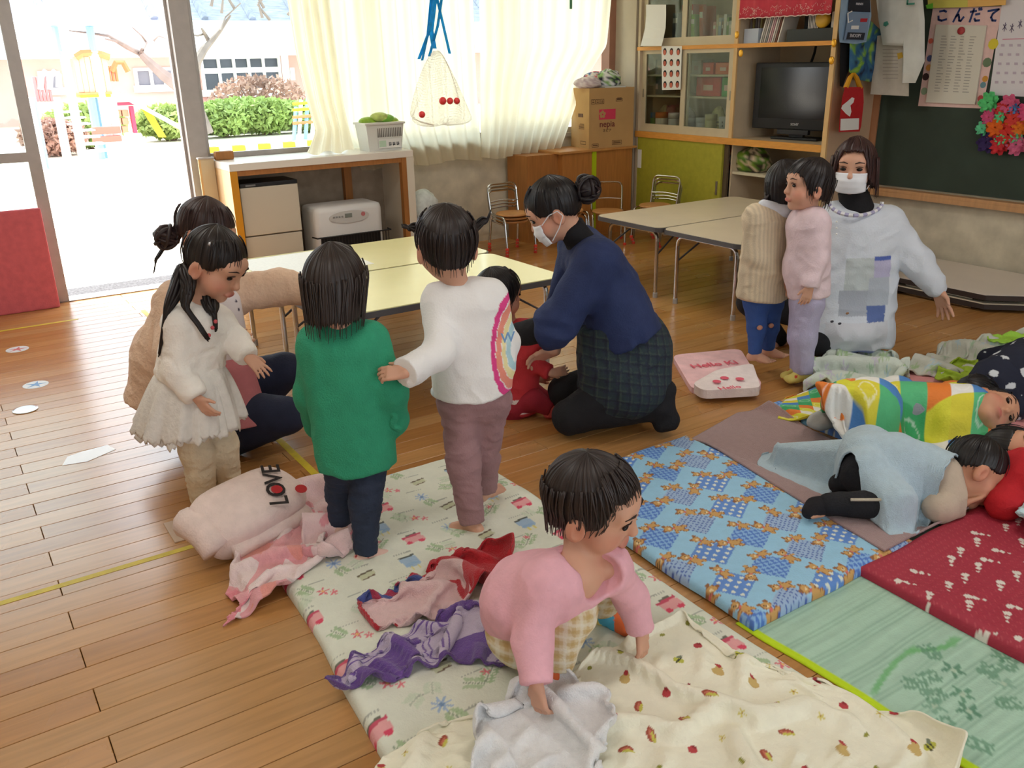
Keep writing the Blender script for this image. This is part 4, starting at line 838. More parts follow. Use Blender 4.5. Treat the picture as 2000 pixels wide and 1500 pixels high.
# ================================================================ CHALKBOARD WALL
XB = WX-0.02
cbd = thing('chalkboard', 'dark green chalkboard with wooden ledge on the right wall', 'chalkboard', (WX, 2.6, 0.55))
bx('board', (XB, 0.4, 0.575), (WX, YA-0.02, 1.95), mat('board_green', (54, 66, 56), 0.75, 0.12, 5), cbd); bx('frame', (XB-0.012, YA-0.055, 0.56), (WX, YA-0.013, 1.98), mat('frame_brown', (170, 120, 86), 0.55), cbd)
bx('ledge', (WX-0.075, 0.4, 0.535), (WX, YA-0.013, 0.56), mat('ledge_oak', (198, 150, 104), 0.5, 0.08, stretch=(1, 6, 1)), cbd, 0.003); bx('ledge_lip', (WX-0.078, 0.4, 0.505), (WX-0.05, YA-0.013, 0.537), mat('ledge_oak', (198, 150, 104), 0.5, 0.08), cbd)
def flat(nm, pts, x, m, parent, th=0.0012):
    P = [PX(u, v, x) for u, v in pts]; n = len(P); V = P+[p+np.array([th, 0, 0]) for p in P]
    return MB().add(V, [tuple(range(n)), tuple(range(n, 2*n))[::-1]]+[(i, n+i, n+(i+1) % n, (i+1) % n) for i in range(n)]).build(nm, m, parent)
mt = thing('menu_poster', 'pink menu poster with blue lettering on the chalkboard', 'poster', PX(1880, 120, XB-0.004))
flat('backing', [(1822, 16), (1958, 12), (1919, 212), (1793, 207)], XB-0.004, mat('poster_pink', (232, 198, 192), 0.8, 0.05, 30), mt)
flat('menu_sheet', [(1828, 48), (1926, 50), (1904, 204), (1808, 200)], XB-0.018, mat('menu_paper', (222, 218, 204), 0.8), mt, 0.012)
b = MB()
for i in range(20):
    for j in range(4):
        s0, s1 = 0.14+j*0.19, 0.14+j*0.19+random.uniform(.06, .14); w = 0.14+i*0.037
        A = [np.array([1828, 48]), np.array([1926, 50]), np.array([1904, 204]), np.array([1808, 200])]
        f = lambda s, w: (1-w)*((1-s)*A[0]+s*A[1])+w*((1-s)*A[3]+s*A[2])
        b.add([PX(*f(s0, w), XB-.0188), PX(*f(s1, w), XB-.0188), PX(*f(s1, w+.012), XB-.0188), PX(*f(s0, w+.012), XB-.0188)], [(0, 1, 2, 3)])
tag(b.build('printed_lines', mat('menu_ink', (178, 174, 164), 0.8), mt), kind='stuff')
KANA = {'ko': [[(.2, .8), (.55, .85), (.75, .75)], [(.15, .45), (.2, .2), (.45, .12), (.85, .2)]],
        'n': [[(.55, .95), (.15, .05)], [(.3, .4), (.5, .55), (.58, .35), (.62, .12), (.75, .08), (.95, .35)]],
        'da': [[(.1, .75), (.55, .8)], [(.35, .95), (.15, .05)], [(.55, .55), (.85, .58)], [(.5, .25), (.6, .1), (.9, .12)], [(.75, .98), (.8, .85)], [(.9, .98), (.95, .85)]],
        'te': [[(.1, .8), (.9, .88), (.5, .6), (.4, .35), (.55, .12), (.8, .1)]]}
for k, (u, nm) in enumerate([(1828, 'ko'), (1858, 'n'), (1890, 'da'), (1924, 'te')]):
    p = PX(u, 44, XB-0.006); p2 = PX(u+20, 44, XB-0.006); s = 0.085
    strokes('lettering', [[(a*s, c*s) for a, c in L_] for L_ in KANA[nm]], 0.013, p, (0, -1, 0), (0, 0, 1), mat('poster_blue', (48, 66, 120), 0.7), mt)
one(MB().lathe([(0.024, 0), (0.024, 0.01), (0.016, 0.014), (0, 0.014)], PX(1878, 60, XB-0.019), 18, (-1, 0, 0)).build('round_magnet', mat('magnet_red', (176, 56, 60), 0.4), None, True, loc=PX(1878, 60, XB-0.019)), 'round red magnet holding the menu sheet', 'magnet')
for u, v, c, r in [(1818, 80, (222, 110, 90), .018), (1816, 114, (90, 100, 150), .022), (1814, 132, (230, 160, 80), .022), (1808, 150, (70, 50, 50), .025), (1805, 178, (150, 170, 140), .025), (1940, 86, (224, 206, 60), .034), (1928, 122, (110, 130, 100), .03), (1924, 154, (210, 150, 60), .02), (1920, 166, (110, 150, 160), .02), (1915, 192, (190, 80, 80), .02)]:
    o = MB().lathe([(r, 0), (r, 0.0006)], PX(u, v, XB-0.006), 9, (-1, 0, 0)); o.build('picture_motif', mat('motif_%d_%d_%d' % c, c, 0.7), mt)
ft = thing('paper_folder', 'yellow and orange card at the top of the chalkboard', 'card', PX(1890, 8, XB-.03)); flat('yellow_card', [(1812, -30), (1892, -30), (1890, 14), (1812, 16)], XB-0.03, mat('card_yellow', (214, 206, 100), 0.7), ft); flat('orange_card', [(1890, -30), (1968, -30), (1964, 10), (1890, 14)], XB-0.034, mat('card_orange', (236, 186, 104), 0.7), ft)
flat('green_tab', [(1808, 10), (1822, 6), (1822, 17), (1810, 17)], XB-0.036, mat('tab_green', (110, 196, 60), 0.6), ft)
wt = thing('calendar_sheet', 'large white calendar sheet right of the menu poster', 'paper', PX(1980, 90, XB-.006)); flat('sheet', [(1962, -30), (2040, -30), (2030, 190), (1932, 186)], XB-0.006, mat('calendar_white', (226, 222, 226), 0.8), wt)
b = MB()
for r_ in range(5):
    for k in range(4): u, v = 1955+k*16-r_*3, 86+r_*18; b.add([PX(u, v, XB-.0075), PX(u+7, v, XB-.0075), PX(u+7, v+5, XB-.0075), PX(u, v+5, XB-.0075)], [(0, 1, 2, 3)])
tag(b.build('printed_marks', mat('calendar_ink', (196, 180, 196), 0.8), wt), kind='stuff'); flat('red_line', [(1958, 76), (2010, 74), (2010, 76), (1958, 78)], XB-0.0076, mat('cal_red', (214, 150, 170), 0.8), wt)
for u, v in ((1958, 58), (1972, 60), (1988, 52)): strokes('lettering', [[(0, 0), (.02, .03)], [(.0, .03), (.025, .0)], [(.012, .04), (.012, -.01)]], 0.004, PX(u, v, XB-.0076), (0, -1, 0), (0, 0, 1), mat('cal_ink', (110, 100, 130), 0.8), wt)
# paper flower garland, petal by petal flowers
fl = [((100, 214, 130), 1935, 200, .07), ((226, 100, 140), 1975, 205, .07), ((222, 60, 60), 1965, 215, .06), ((90, 150, 210), 1985, 214, .04), ((226, 90, 140), 1938, 228, .06), ((110, 220, 150), 1960, 228, .05), ((240, 110, 30), 1950, 248, .08), ((230, 70, 60), 1985, 232, .07), ((110, 216, 160), 1924, 250, .05), ((226, 60, 50), 1975, 262, .08), ((60, 40, 96), 1932, 278, .07), ((220, 50, 60), 1955, 282, .07), ((120, 220, 150), 1962, 272, .05), ((226, 110, 150), 1990, 282, .07), ((240, 130, 40), 1995, 250, .06), ((226, 80, 130), 2010, 220, .07), ((120, 216, 150), 1988, 268, .045)]
fg = ['green', 'pink', 'red', 'blue', 'rose', 'mint', 'orange', 'scarlet', 'pale green', 'crimson', 'dark violet', 'deep red', 'light mint', 'soft pink', 'amber', 'bright pink', 'small mint']
for i, (c, u, v, r) in enumerate(fl):
    p = PX(u, v, XB-0.02); t = thing('paper_flower', '%s crepe paper flower in the bunch on the chalkboard' % fg[i], 'flower', p, 'crepe paper flowers'); m = mat('crepe_%d_%d_%d' % c, c, 0.75, 0.15, 40, trans=0.2)
    for layer in range(2):
        for k in range(7):
            a = k*2*math.pi/7+layer*0.45+random.uniform(-.15, .15); rr_ = r*(1.0-0.3*layer); dv = np.array([0, math.cos(a), math.sin(a)]); sd_ = np.array([0, -math.sin(a), math.cos(a)]); b = MB(); V = []
            for s in (0.1, 0.55, 1.0):
                w = rr_*0.42*math.sin(min(1, s+0.15)*math.pi*0.8+0.25)
                for q in (-1, 0, 1): V.append(p+dv*rr_*s+sd_*q*w+np.array([-0.012-layer*0.02-0.02*s*s*(1 if q == 0 else 0.3)-0.012*random.random(), 0, 0]))
            b.add(V, [(j*3+q, j*3+q+1, j*3+q+4, j*3+q+3) for j in range(2) for q in range(2)]); b.build('petal', m, t, True)
# ---- bags and papers hung at the cabinet end
YE = YA-0.006
def onend(u, v, d=0.0): return PY(u, v, YE-d)
def slab(nm, pts, d0, d1, m, parent, puff=0.0):
    P = [onend(u, v, d0) for u, v in pts]; Q = [onend(u, v, d1) for u, v in pts]; n = len(P)
    b = MB(); b.add(P+Q, [tuple(range(n)), tuple(range(n, 2*n))[::-1]]+[(i, n+i, n+(i+1) % n, (i+1) % n) for i in range(n)]); return b.build(nm, m, parent)
hk = thing('hook_rail', 'row of hooks holding the bags at the cabinet end', 'hooks', onend(1680, -40)); bx('rail', onend(1640, -42), onend(1705, -36)-np.array([0, .02, 0]), m_wood, hk)
t = thing('lunch_pouch', 'pale blue and navy pouch with pocket hanging at the cabinet end', 'bag', onend(1672, 80))
slab('body', [(1645, -30), (1697, -30), (1702, 30), (1692, 82), (1672, 86), (1640, 83), (1638, 60)], 0.10, 0.16, mat('pouch_blue', (150, 176, 200), 0.6, 0.06, 30), t)
slab('flap', [(1661, -30), (1698, -30), (1700, 24), (1656, 22)], 0.158, 0.168, mat('pouch_navy', (34, 38, 50), 0.6), t); slab('pocket', [(1658, 24), (1699, 26), (1692, 80), (1648, 78)], 0.16, 0.18, mat('pocket_blue', (128, 150, 178), 0.6), t)
slab('red_badge', [(1681, 36), (1695, 36), (1693, 43), (1680, 43)], 0.181, 0.183, mat('badge_red', (186, 40, 52), 0.6), t); slab('print_patch', [(1663, 50), (1678, 50), (1677, 57), (1662, 57)], 0.181, 0.183, m_paper, t)
slab('name_band', [(1656, 63), (1690, 64), (1687, 78), (1653, 77)], 0.181, 0.184, mat('pouch_navy', (34, 38, 50), 0.6), t)
text('lettering', 'SNOOPY', 0.03, onend(1671, 70, .186), onend(1690, 71, .186)-onend(1650, 70, .186), UP, mat('thread_white', (206, 206, 214), 0.7), t); text('lettering', 'FRIENDS', 0.02, onend(1679, 8, .17), (1, 0, 0), UP, mat('thread_white', (206, 206, 214), 0.7), t)
MB().tube([onend(1665, 40, .182), onend(1657, 44, .182), onend(1656, 26, .182), onend(1664, 22, .182)], 0.004, 6).build('zip', m_paper, t)
MB().tube([onend(1660, -30, .13), onend(1672, -60, .05), onend(1686, -30, .13)], 0.008, 6).build('handle', mat('pouch_navy', (34, 38, 50), 0.6), t)
def painted(nm, pts, d0, d1, pal, lab, fr, seed, n=14):
    # cushion shaped cloth bag from an outline in the plane of the cabinet end
    c = np.mean(np.array(pts, float), 0); V = []; rings = 7; L_ = len(pts)
    for side in (0, 1):
        for r_ in range(rings+1):
            f = r_/rings
            for k in range(L_): u, v = c+(np.array(pts[k])-c)*f; V.append(onend(u, v, (d0+d1)/2+(1 if side else -1)*(d1-d0)/2*math.sqrt(max(0, 1-f**3))))
    V = np.array(V); h = (rings+1)*L_; Fc = []
    for s in (0, 1):
        for r_ in range(rings):
            for k in range(L_): a, b_, c_, e = s*h+r_*L_+k, s*h+r_*L_+(k+1) % L_, s*h+(r_+1)*L_+(k+1) % L_, s*h+(r_+1)*L_+k; Fc.append((a, e, c_, b_) if s else (a, b_, c_, e))
    g = fbm(V*fr, seed, 2); pal = np.array([lin(q) for q in pal]); ci = np.clip(((g-0.2)/0.6*len(pal)).astype(int), 0, len(pal)-1)
    return V, Fc, pal[ci]
def dense(pts, n=6): return [((1-i/n)*np.array(a)+i/n*np.array(b)) for a, b in zip(pts, pts[1:]+pts[:1]) for i in range(n)]
t = thing('drawstring_bag', 'blue drawstring bag with green spots below the pouch', 'bag', onend(1690, 150))
V, Fc, C = painted('cloth', dense([(1660, 76), (1700, 40), (1722, 60), (1722, 152), (1700, 160), (1676, 156), (1658, 140)]), 0.05, 0.10, [(30, 40, 62), (40, 80, 120), (46, 96, 140), (60, 110, 140), (120, 170, 60), (150, 190, 80)], '', 26, 4)
mesh_np('cloth', V, Fc, mat('bag_print', attr=True, rough=0.7, bump=0.3, bscale=40), t, True, C)
t = thing('black_bag', 'slim black bag hanging behind the blue bags', 'bag', onend(1650, 120)); slab('cloth', [(1642, 60), (1664, 60), (1660, 130), (1646, 170), (1640, 168), (1641, 100)], 0.01, 0.045, mat('bag_black', (24, 22, 26), 0.7, 0.2, 30), t)
t = thing('red_bag', 'red felt holder with yellow straps and white bird shape', 'bag', onend(1663, 200)); mr_ = mat('felt_red', (190, 36, 40), 0.85, 0.06, 40)
slab('pocket', [(1650, 170), (1686, 170), (1687, 200), (1682, 246), (1679, 257), (1638, 258), (1640, 230), (1645, 190)], 0.10, 0.125, mr_, t)
for L_ in ([(1652, 172), (1660, 152), (1666, 144)], [(1680, 172), (1673, 152), (1668, 144)]): MB().tube([onend(u, v, .11) for u, v in L_], [0.018, 0.016, 0.01], 8).build('strap', mat('strap_yellow', (212, 150, 24), 0.6), t)
slab('bird_shape', [(1664, 190), (1669, 192), (1667, 200), (1661, 206), (1663, 218), (1660, 228), (1652, 222), (1643, 212), (1645, 206), (1655, 198)], 0.126, 0.128, m_paper, t); slab('name_card', [(1642, 232), (1678, 231), (1677, 253), (1641, 255)], 0.126, 0.128, m_paper, t)
XP = XB-0.17
def onend(u, v, d=0.0): return PX(u, v, XP-d)
t = thing('plastic_bag', 'translucent white plastic bag with papers hanging beside the chalkboard', 'bag', onend(1755, 100)); 
slab('notice_paper', [(1712, 70), (1776, 62), (1775, 188), (1700, 184)], 0.02, 0.024, mat('notice_grey', (190, 184, 172), 0.8, 0.05, 30), t); slab('yellow_seal', [(1752, 104), (1762, 102), (1764, 112), (1754, 116)], 0.0245, 0.026, mat('seal_yellow', (196, 160, 50), 0.6), t)
V, Fc, C = painted('film', dense([(1708, -30), (1800, -30), (1806, 40), (1806, 120), (1788, 162), (1762, 162), (1772, 90), (1724, 88), (1716, 40)]), 0.05, 0.09, [(226, 226, 220)], '', 9, 3)
mesh_np('film', V, Fc, mat('film_white', (222, 224, 218), 0.35, 0.06, 12, 0.4, 14, alpha=0.8), t, True); strokes('lettering', [[(0, .09), (0, 0), (.05, 0)]], 0.012, onend(1772, 8, .11), (0, -1, 0), (0, 0, 1), mat('mark_teal', (70, 140, 120), 0.6), t)
slab('green_dot', [(1726, 44), (1733, 41), (1736, 47), (1730, 52), (1725, 50)], 0.092, 0.094, mat('mark_teal', (70, 140, 120), 0.6), t)
for i in range(9): slab('printed_line', [(1724, 96+i*7), (1754, 96+i*7), (1754, 97.5+i*7), (1724, 97.5+i*7)], 0.0245, 0.0252, mat('menu_ink2', (160, 154, 146), 0.8), t)
# ================================================================ BODY ENGINE (distance fields -> one smooth skin)
def nrm(v): v = np.asarray(v, float); return v/(np.linalg.norm(v)+1e-12)
class Cap:                                      # tapered limb; flat end optional
    def __init__(s, a, b, ra, rb=None, fa=False, fb=False, k=None, sub=False):
        s.a = np.asarray(a, float); s.b = np.asarray(b, float); s.ra = ra; s.rb = ra if rb is None else rb; s.fa = fa; s.fb = fb; s.k = k; s.sub = sub
    def bounds(s): r = max(s.ra, s.rb); return np.minimum(s.a, s.b)-r, np.maximum(s.a, s.b)+r
    def d(s, X, Y, Z):
        ab = s.b-s.a; L2 = ab@ab+1e-12; px, py, pz = X-s.a[0], Y-s.a[1], Z-s.a[2]
        t0 = (px*ab[0]+py*ab[1]+pz*ab[2])/L2; t = np.clip(t0, 0, 1)
        q = np.sqrt((px-t*ab[0])**2+(py-t*ab[1])**2+(pz-t*ab[2])**2)-(s.ra+(s.rb-s.ra)*t)
        L = math.sqrt(L2)
        if s.fa: q = np.maximum(q, -t0*L)
        if s.fb: q = np.maximum(q, (t0-1)*L)
        return q
    def grow(s, t): return Cap(s.a, s.b, s.ra+t, s.rb+t, s.fa, s.fb, s.k)
class Ell:
    def __init__(s, c, r, ax=None, k=None, sub=False): s.c = np.asarray(c, float); s.r = np.asarray(r, float); s.ax = np.eye(3) if ax is None else np.asarray(ax, float); s.k = k; s.sub = sub
    def bounds(s): e = np.sqrt(((s.ax.T*s.r)**2).sum(1)); return s.c-e, s.c+e
    def d(s, X, Y, Z):
        p = [X-s.c[0], Y-s.c[1], Z-s.c[2]]; q = [p[0]*a[0]+p[1]*a[1]+p[2]*a[2] for a in s.ax]
        k0 = np.sqrt(sum((q[i]/s.r[i])**2 for i in range(3))); k1 = np.sqrt(sum((q[i]/s.r[i]**2)**2 for i in range(3)))+1e-9
        return np.where(k0 < 1e-3, -s.r.min(), k0*(k0-1)/k1)
    def grow(s, t): return Ell(s.c, s.r+t, s.ax, s.k)
def polygonize(prims, res, k=0.02, cuts=()):
    lo = np.min([p.bounds()[0] for p in prims if not p.sub], 0)-3*res-0.004; hi = np.max([p.bounds()[1] for p in prims if not p.sub], 0)+3*res+0.004
    n = np.ceil((hi-lo)/res).astype(int)+1; f = np.full(n, 0.2, np.float32)
    ax = [lo[i]+res*np.arange(n[i]) for i in range(3)]
    for p in prims:
        kk = p.k if p.k is not None else k; a, b = p.bounds(); mg = kk+3*res
        i0 = np.maximum(((a-mg-lo)/res).astype(int), 0); i1 = np.minimum(((b+mg-lo)/res).astype(int)+2, n)
        if (i1 <= i0).any(): continue
        sl = tuple(slice(i0[i], i1[i]) for i in range(3))
        d = p.d(ax[0][sl[0]][:, None, None], ax[1][sl[1]][None, :, None], ax[2][sl[2]][None, None, :]).astype(np.float32)
        c = f[sl]
        if p.sub: h = np.clip(0.5-0.5*(c+d)/kk, 0, 1); f[sl] = c*(1-h)-d*h+kk*h*(1-h)
        else: h = np.clip(0.5+0.5*(c-d)/kk, 0, 1); f[sl] = c*(1-h)+d*h-kk*h*(1-h)
    for (pt, nr) in cuts:                       # keeps the side opposite to nr
        nr = nrm(nr); g = (ax[0]-pt[0])[:, None, None]*nr[0]+(ax[1]-pt[1])[None, :, None]*nr[1]+(ax[2]-pt[2])[None, None, :]*nr[2]
        f = np.maximum(f, g.astype(np.float32))
    ins = f < 0; s = np.zeros(n-1, np.int8)
    for i in (0, 1):
        for j in (0, 1):
            for l in (0, 1): s += ins[i:n[0]-1+i, j:n[1]-1+j, l:n[2]-1+l]
    act = np.argwhere((s > 0) & (s < 8)); N = len(act)
    cor = [(i, j, l) for i in (0, 1) for j in (0, 1) for l in (0, 1)]
    val = np.stack([f[act[:, 0]+i, act[:, 1]+j, act[:, 2]+l] for i, j, l in cor], 1)
    acc = np.zeros((N, 3)); cnt = np.zeros(N); C = np.array(cor, float)
    for a in range(8):
        for b in range(a+1, 8):
            if np.abs(C[a]-C[b]).sum() != 1: continue
            va, vb = val[:, a], val[:, b]; m = (va < 0) != (vb < 0); t = va[m]/(va[m]-vb[m]); acc[m] += C[a]+t[:, None]*(C[b]-C[a]); cnt[m] += 1
    V = lo+res*(act+acc/cnt[:, None]); idx = np.full(n-1, -1, np.int32); idx[act[:, 0], act[:, 1], act[:, 2]] = np.arange(N)
    quads = []
    for a in range(3):
        sl0 = [slice(1, n[i]-1) for i in range(3)]; sl1 = list(sl0); sl0[a] = slice(0, n[a]-1); sl1[a] = slice(1, n[a])
        A, B_ = ins[tuple(sl0)], ins[tuple(sl1)]; e = np.argwhere(A != B_); off = np.ones(3, int); off[a] = 0; e = e+off
        u, w = (a+1) % 3, (a+2) % 3; du = np.eye(3, dtype=int)[u]; dw = np.eye(3, dtype=int)[w]
        q = np.stack([idx[tuple((e-du-dw).T)], idx[tuple((e-dw).T)], idx[tuple(e.T)], idx[tuple((e-du).T)]], 1)
        inside0 = ins[tuple(e.T)]; q[~inside0] = q[~inside0][:, ::-1]; quads.append(q)
    Q = np.concatenate(quads); Q = Q[(Q >= 0).all(1)]
    return V, Q
def vnormals(V, Q):
    fn = np.cross(V[Q[:, 2]]-V[Q[:, 0]], V[Q[:, 3]]-V[Q[:, 1]]); nv = np.zeros_like(V)
    for i in range(4): np.add.at(nv, Q[:, i], fn)
    return nv/(np.linalg.norm(nv, axis=1)[:, None]+1e-12)
def fieldmesh(name, prims, res, m, parent, k=0.02, cuts=(), wr=0.0, wf=12.0, seed=0, colfn=None, aniso=(1, 1, 1)):
    V, Q = polygonize(prims, res, k, cuts)
    if wr:
        nv = vnormals(V, Q); P = V*wf*np.asarray(aniso); w = fbm(P+1.5*fbm(P*0.5, seed+9, 2)[:, None], seed, 2)
        r = 1-np.abs(2*w-1)*2.2; V = V+nv*(wr*np.clip(r, -1, 1))[:, None]
    cols = colfn(V) if colfn else None
    return mesh_np(name, V, Q, m, parent, True, cols)
SKIN = (214, 164, 138)
m_skin = mat('skin', attr=True, rough=0.5, sub=0.12, spec=0.35, bump=0.05, bscale=300)
m_hair = mat('hair_dark', attr=True, rough=0.42, spec=0.4); m_eye = mat('eye_dark', (26, 18, 16), 0.15)
m_lash = mat('brow_dark', (46, 32, 28), 0.7)
class Head:
    def __init__(s, c, fwd, up=(0, 0, 1), sc=1.0, adult=False):
        s.c = np.asarray(c, float); s.f = nrm(fwd); u = np.asarray(up, float); u = u-s.f*np.dot(u, s.f); s.u = nrm(u); s.r = np.cross(s.f, s.u); s.s = sc; s.adult = adult
        s.ax = np.stack([s.r, s.f, s.u])
    def p(s, x, y, z): return s.c+s.s*(x*s.r+y*s.f+z*s.u)
    def e(s, x, y, z, rx, ry, rz, **k): return Ell(s.p(x, y, z), np.array([rx, ry, rz])*s.s, s.ax, **k)
    def prims(s):
        S_ = s.s; L = [s.e(0, -0.008, 0.022, .074, .089, .082, k=0.02*S_), s.e(0, .026, -.038, .058, .058, .062, k=.025*S_)]
        ch = 0.0 if s.adult else 1.0
        for x in (-1, 1):
            L += [s.e(x*.034, .048, -.036, .028+.004*ch, .028, .03, k=.02*S_), s.e(x*.074, -.004, -.018, .011, .02, .03, k=.006*S_)]
        L += [s.e(0, .062, -.083, .02, .018, .016, k=.02*S_), Cap(s.p(0, .083, .004), s.p(0, .094, -.024), .006*S_, .0115*S_, k=.012*S_),
              s.e(0, .086, -.056, .021, .009, .009, k=.006*S_), s.e(0, .07, .028, .05, .02, .03, k=.02*S_)]
        for x in (-1, 1): L += [s.e(x*.031, .097, .004, .017, .016, .010, k=.012*S_, sub=True), s.e(x*.083, .004, -.016, .006, .011, .017, k=.004*S_, sub=True)]
        L.append(s.e(0, .096, -.0565, .017, .004, .0022, k=.003*S_, sub=True))
        return L
    def colour(s, V, C):
        q = (V-s.c) @ s.ax.T/s.s
        def blob(x, y, z, rx, ry, rz): return np.exp(-(((q[:, 0]-x)/rx)**2+((q[:, 1]-y)/ry)**2+((q[:, 2]-z)/rz)**2))
        for x in (-1, 1):
            w = 0.45*blob(x*.045, .06, -.03, .026, .05, .022); C = C*(1-w[:, None])+np.array(lin((216, 120, 104)))*w[:, None]
            w = 0.5*blob(x*.08, .0, -.016, .02, .03, .03); C = C*(1-w[:, None])+np.array(lin((206, 122, 96)))*w[:, None]
        w = 0.75*np.clip(blob(0, .094, -.056, .022, .02, .009)*1.3, 0, 1); C = C*(1-w[:, None])+np.array(lin((190, 92, 88)))*w[:, None]
        return C
    def parts(s, parent, closed=False):
        for x in (-1, 1):
            b = MB().ball((0, 0, 0), 1, 12, 8); h = .0045 if closed else .0068
            mesh_np('eye', b.V[0]*np.array([.0125, .006, h])*s.s @ s.ax+s.p(x*.031, .0795, .004), b.F, m_eye, parent, True)
            MB().tube([s.p(x*.017, .0865, .0125), s.p(x*.031, .0865, .0155), s.p(x*.045, .078, .012)], np.array([.001, .0016, .0009])*s.s, 6).build('eyelid', m_lash, parent, True)
            MB().tube([s.p(x*.014, .0905, .028), s.p(x*.03, .0895, .0335), s.p(x*.049, .077, .029)], np.array([.0012, .0022, .001])*s.s*(1.25 if s.adult else 1), 6).build('eyebrow', m_lash, parent, True)
def hair(h, parent, end, ext=lambda p: 0.0, thick=1.08, col=(34, 26, 24), seed=1, nphi=200, nt=26, jag=0.14, inward=0.15, wisps=40, part=0.0, lift=0.0, fall=None):
    # strands run from the crown over the skull; end(phi) polar angle where they leave it, ext(phi) free length below
    g = np.random.default_rng(seed); ph = np.linspace(-math.pi, math.pi, nphi, endpoint=False)
    n1 = np.repeat(g.uniform(0, 1, nphi//2+1), 2)[:nphi]; n2 = g.uniform(0, 1, nphi)
    rr_ = np.array([.074, .089, .082])*h.s; fall = -h.u if fall is None else nrm(fall)
    tl = np.array([0, -0.32, 0.95]); tl = tl/np.linalg.norm(tl)
    def path(p, t, th_e, ex, k):
        a = min(t*1.0, 1.0); Lsk = th_e; tot = Lsk+ex/(0.085*h.s); x = t*tot; th = min(x, Lsk); over = max(0, x-Lsk)*0.085*h.s
        d0 = np.array([math.sin(p), math.cos(p), 0.0]); e1 = d0-tl*np.dot(d0, tl); e1 /= np.linalg.norm(e1)
        d = math.cos(th)*tl+math.sin(th)*e1
        q = np.array([0, -.008, .022])*h.s+d*rr_*(k+lift*math.sin(th))
        w = q@h.ax+h.c
        if over > 0:
            out = nrm(d@h.ax); w = w+fall*over-out*inward*over
        return w
    V = np.zeros((nphi, nt+1, 3)); C = np.zeros((nphi, nt+1, 3)); base = np.array(lin(col)); E_ = []
    for i, p in enumerate(ph):
        te = end(p)*(1+0.0*n1[i]); ex = ext(p)*(1-jag*n1[i]-0.5*jag*n2[i]); E_.append((te, ex))
        if ext(p) <= 0: te = te*(1-0.35*jag*n1[i])
        for j in range(nt+1):
            t = j/nt; k = thick+0.022*(n1[i]-0.5)+0.016*(n2[i]-0.5)*min(1, t*3)
            if t > 0.9: k -= (t-0.9)*0.35
            V[i, j] = path(p, t, te, ex, k); C[i, j] = base*(0.75+0.55*n1[i]+0.25*(n2[i]-0.5))
    for _ in range(28): V[:, 2:-2] = .5*V[:, 2:-2]+.25*(V[:, 1:-3]+V[:, 3:-1])
    n2_ = nt+1; Q = np.array([(i*n2_+j, ((i+1) % nphi)*n2_+j, ((i+1) % nphi)*n2_+j+1, i*n2_+j+1) for i in range(nphi) for j in range(nt)])
    Vs = [V.reshape(-1, 3)]; Cs = [C.reshape(-1, 3)]; Qs = [Q]; nb = len(Vs[0])
    # inner side so that the shell has body
    ctr = h.p(0, -.008, .0); Vi = Vs[0]+(ctr-Vs[0])*0.07; Vs.append(Vi); Cs.append(Cs[0]*0.7); Qs.append(Q[:, ::-1]+nb)
    rim = np.array([(i*n2_+nt, ((i+1) % nphi)*n2_+nt, ((i+1) % nphi)*n2_+nt+nb, i*n2_+nt+nb) for i in range(nphi)]); Qs.append(rim); cnt = 2*nb
    for w in range(wisps):
        i = g.integers(nphi); p = ph[i]+g.uniform(-.05, .05); te, ex = E_[i]; ex2 = max(0.0, ext(p))*g.uniform(1.0, 1.18)+(0.008 if ext(p) > 0 else 0.0)
        P = np.array([path(p+0.06*math.sin(w+5*t), t, te*1.02, ex2, thick+0.03) for t in np.linspace(0.45, 1.0, 9)]); b = MB().tube(P, np.linspace(.0026, .0006, 9)*h.s, 4)
        v = b.V[0]; Vs.append(v); Cs.append(np.tile(base*g.uniform(.8, 1.5), (len(v), 1))); Qs.append(np.array([f for f in b.F if len(f) == 4])+cnt); cnt += len(v)
    return mesh_np('hair', np.concatenate(Vs), np.concatenate(Qs), m_hair, parent, True, np.concatenate(Cs))
def ponytail(pts, r, parent, name='ponytail', col=(30, 23, 22), seed=1, n=26):
    g = np.random.default_rng(seed); P = np.array(pts, float); Vs = []; Cs = []; F_ = []; cnt = 0; m = len(P); tt = np.linspace(0, 1, 14); s = np.linspace(0, 1, m)
    Pi = np.stack([np.interp(tt, s, P[:, k]) for k in range(3)], 1)
    for w in range(n):
        o = g.normal(size=3); o /= np.linalg.norm(o); o *= g.uniform(0.1, 1.0)*r; prof = np.sin(np.clip(tt*1.25+0.18, 0, 1)*math.pi)**0.6*0.9+0.15
        Q = Pi+o*prof[:, None]+0.003*np.sin(tt*9+w)[:, None]; Q[-1] = Q[-2]+(Q[-1]-Q[-2])*g.uniform(0.2, 1.4)
        b = MB().tube(Q, list(r*0.42*np.sqrt(np.clip(1.05-tt, 0.02, 1))), 5); Vs.append(b.V[0]); Cs.append(np.tile(np.array(lin(col))*g.uniform(.7, 1.5), (len(b.V[0]), 1))); F_ += [tuple(i+cnt for i in f) for f in b.F]; cnt += len(b.V[0])
    return mesh_np(name, np.concatenate(Vs), F_, m_hair, parent, True, np.concatenate(Cs))
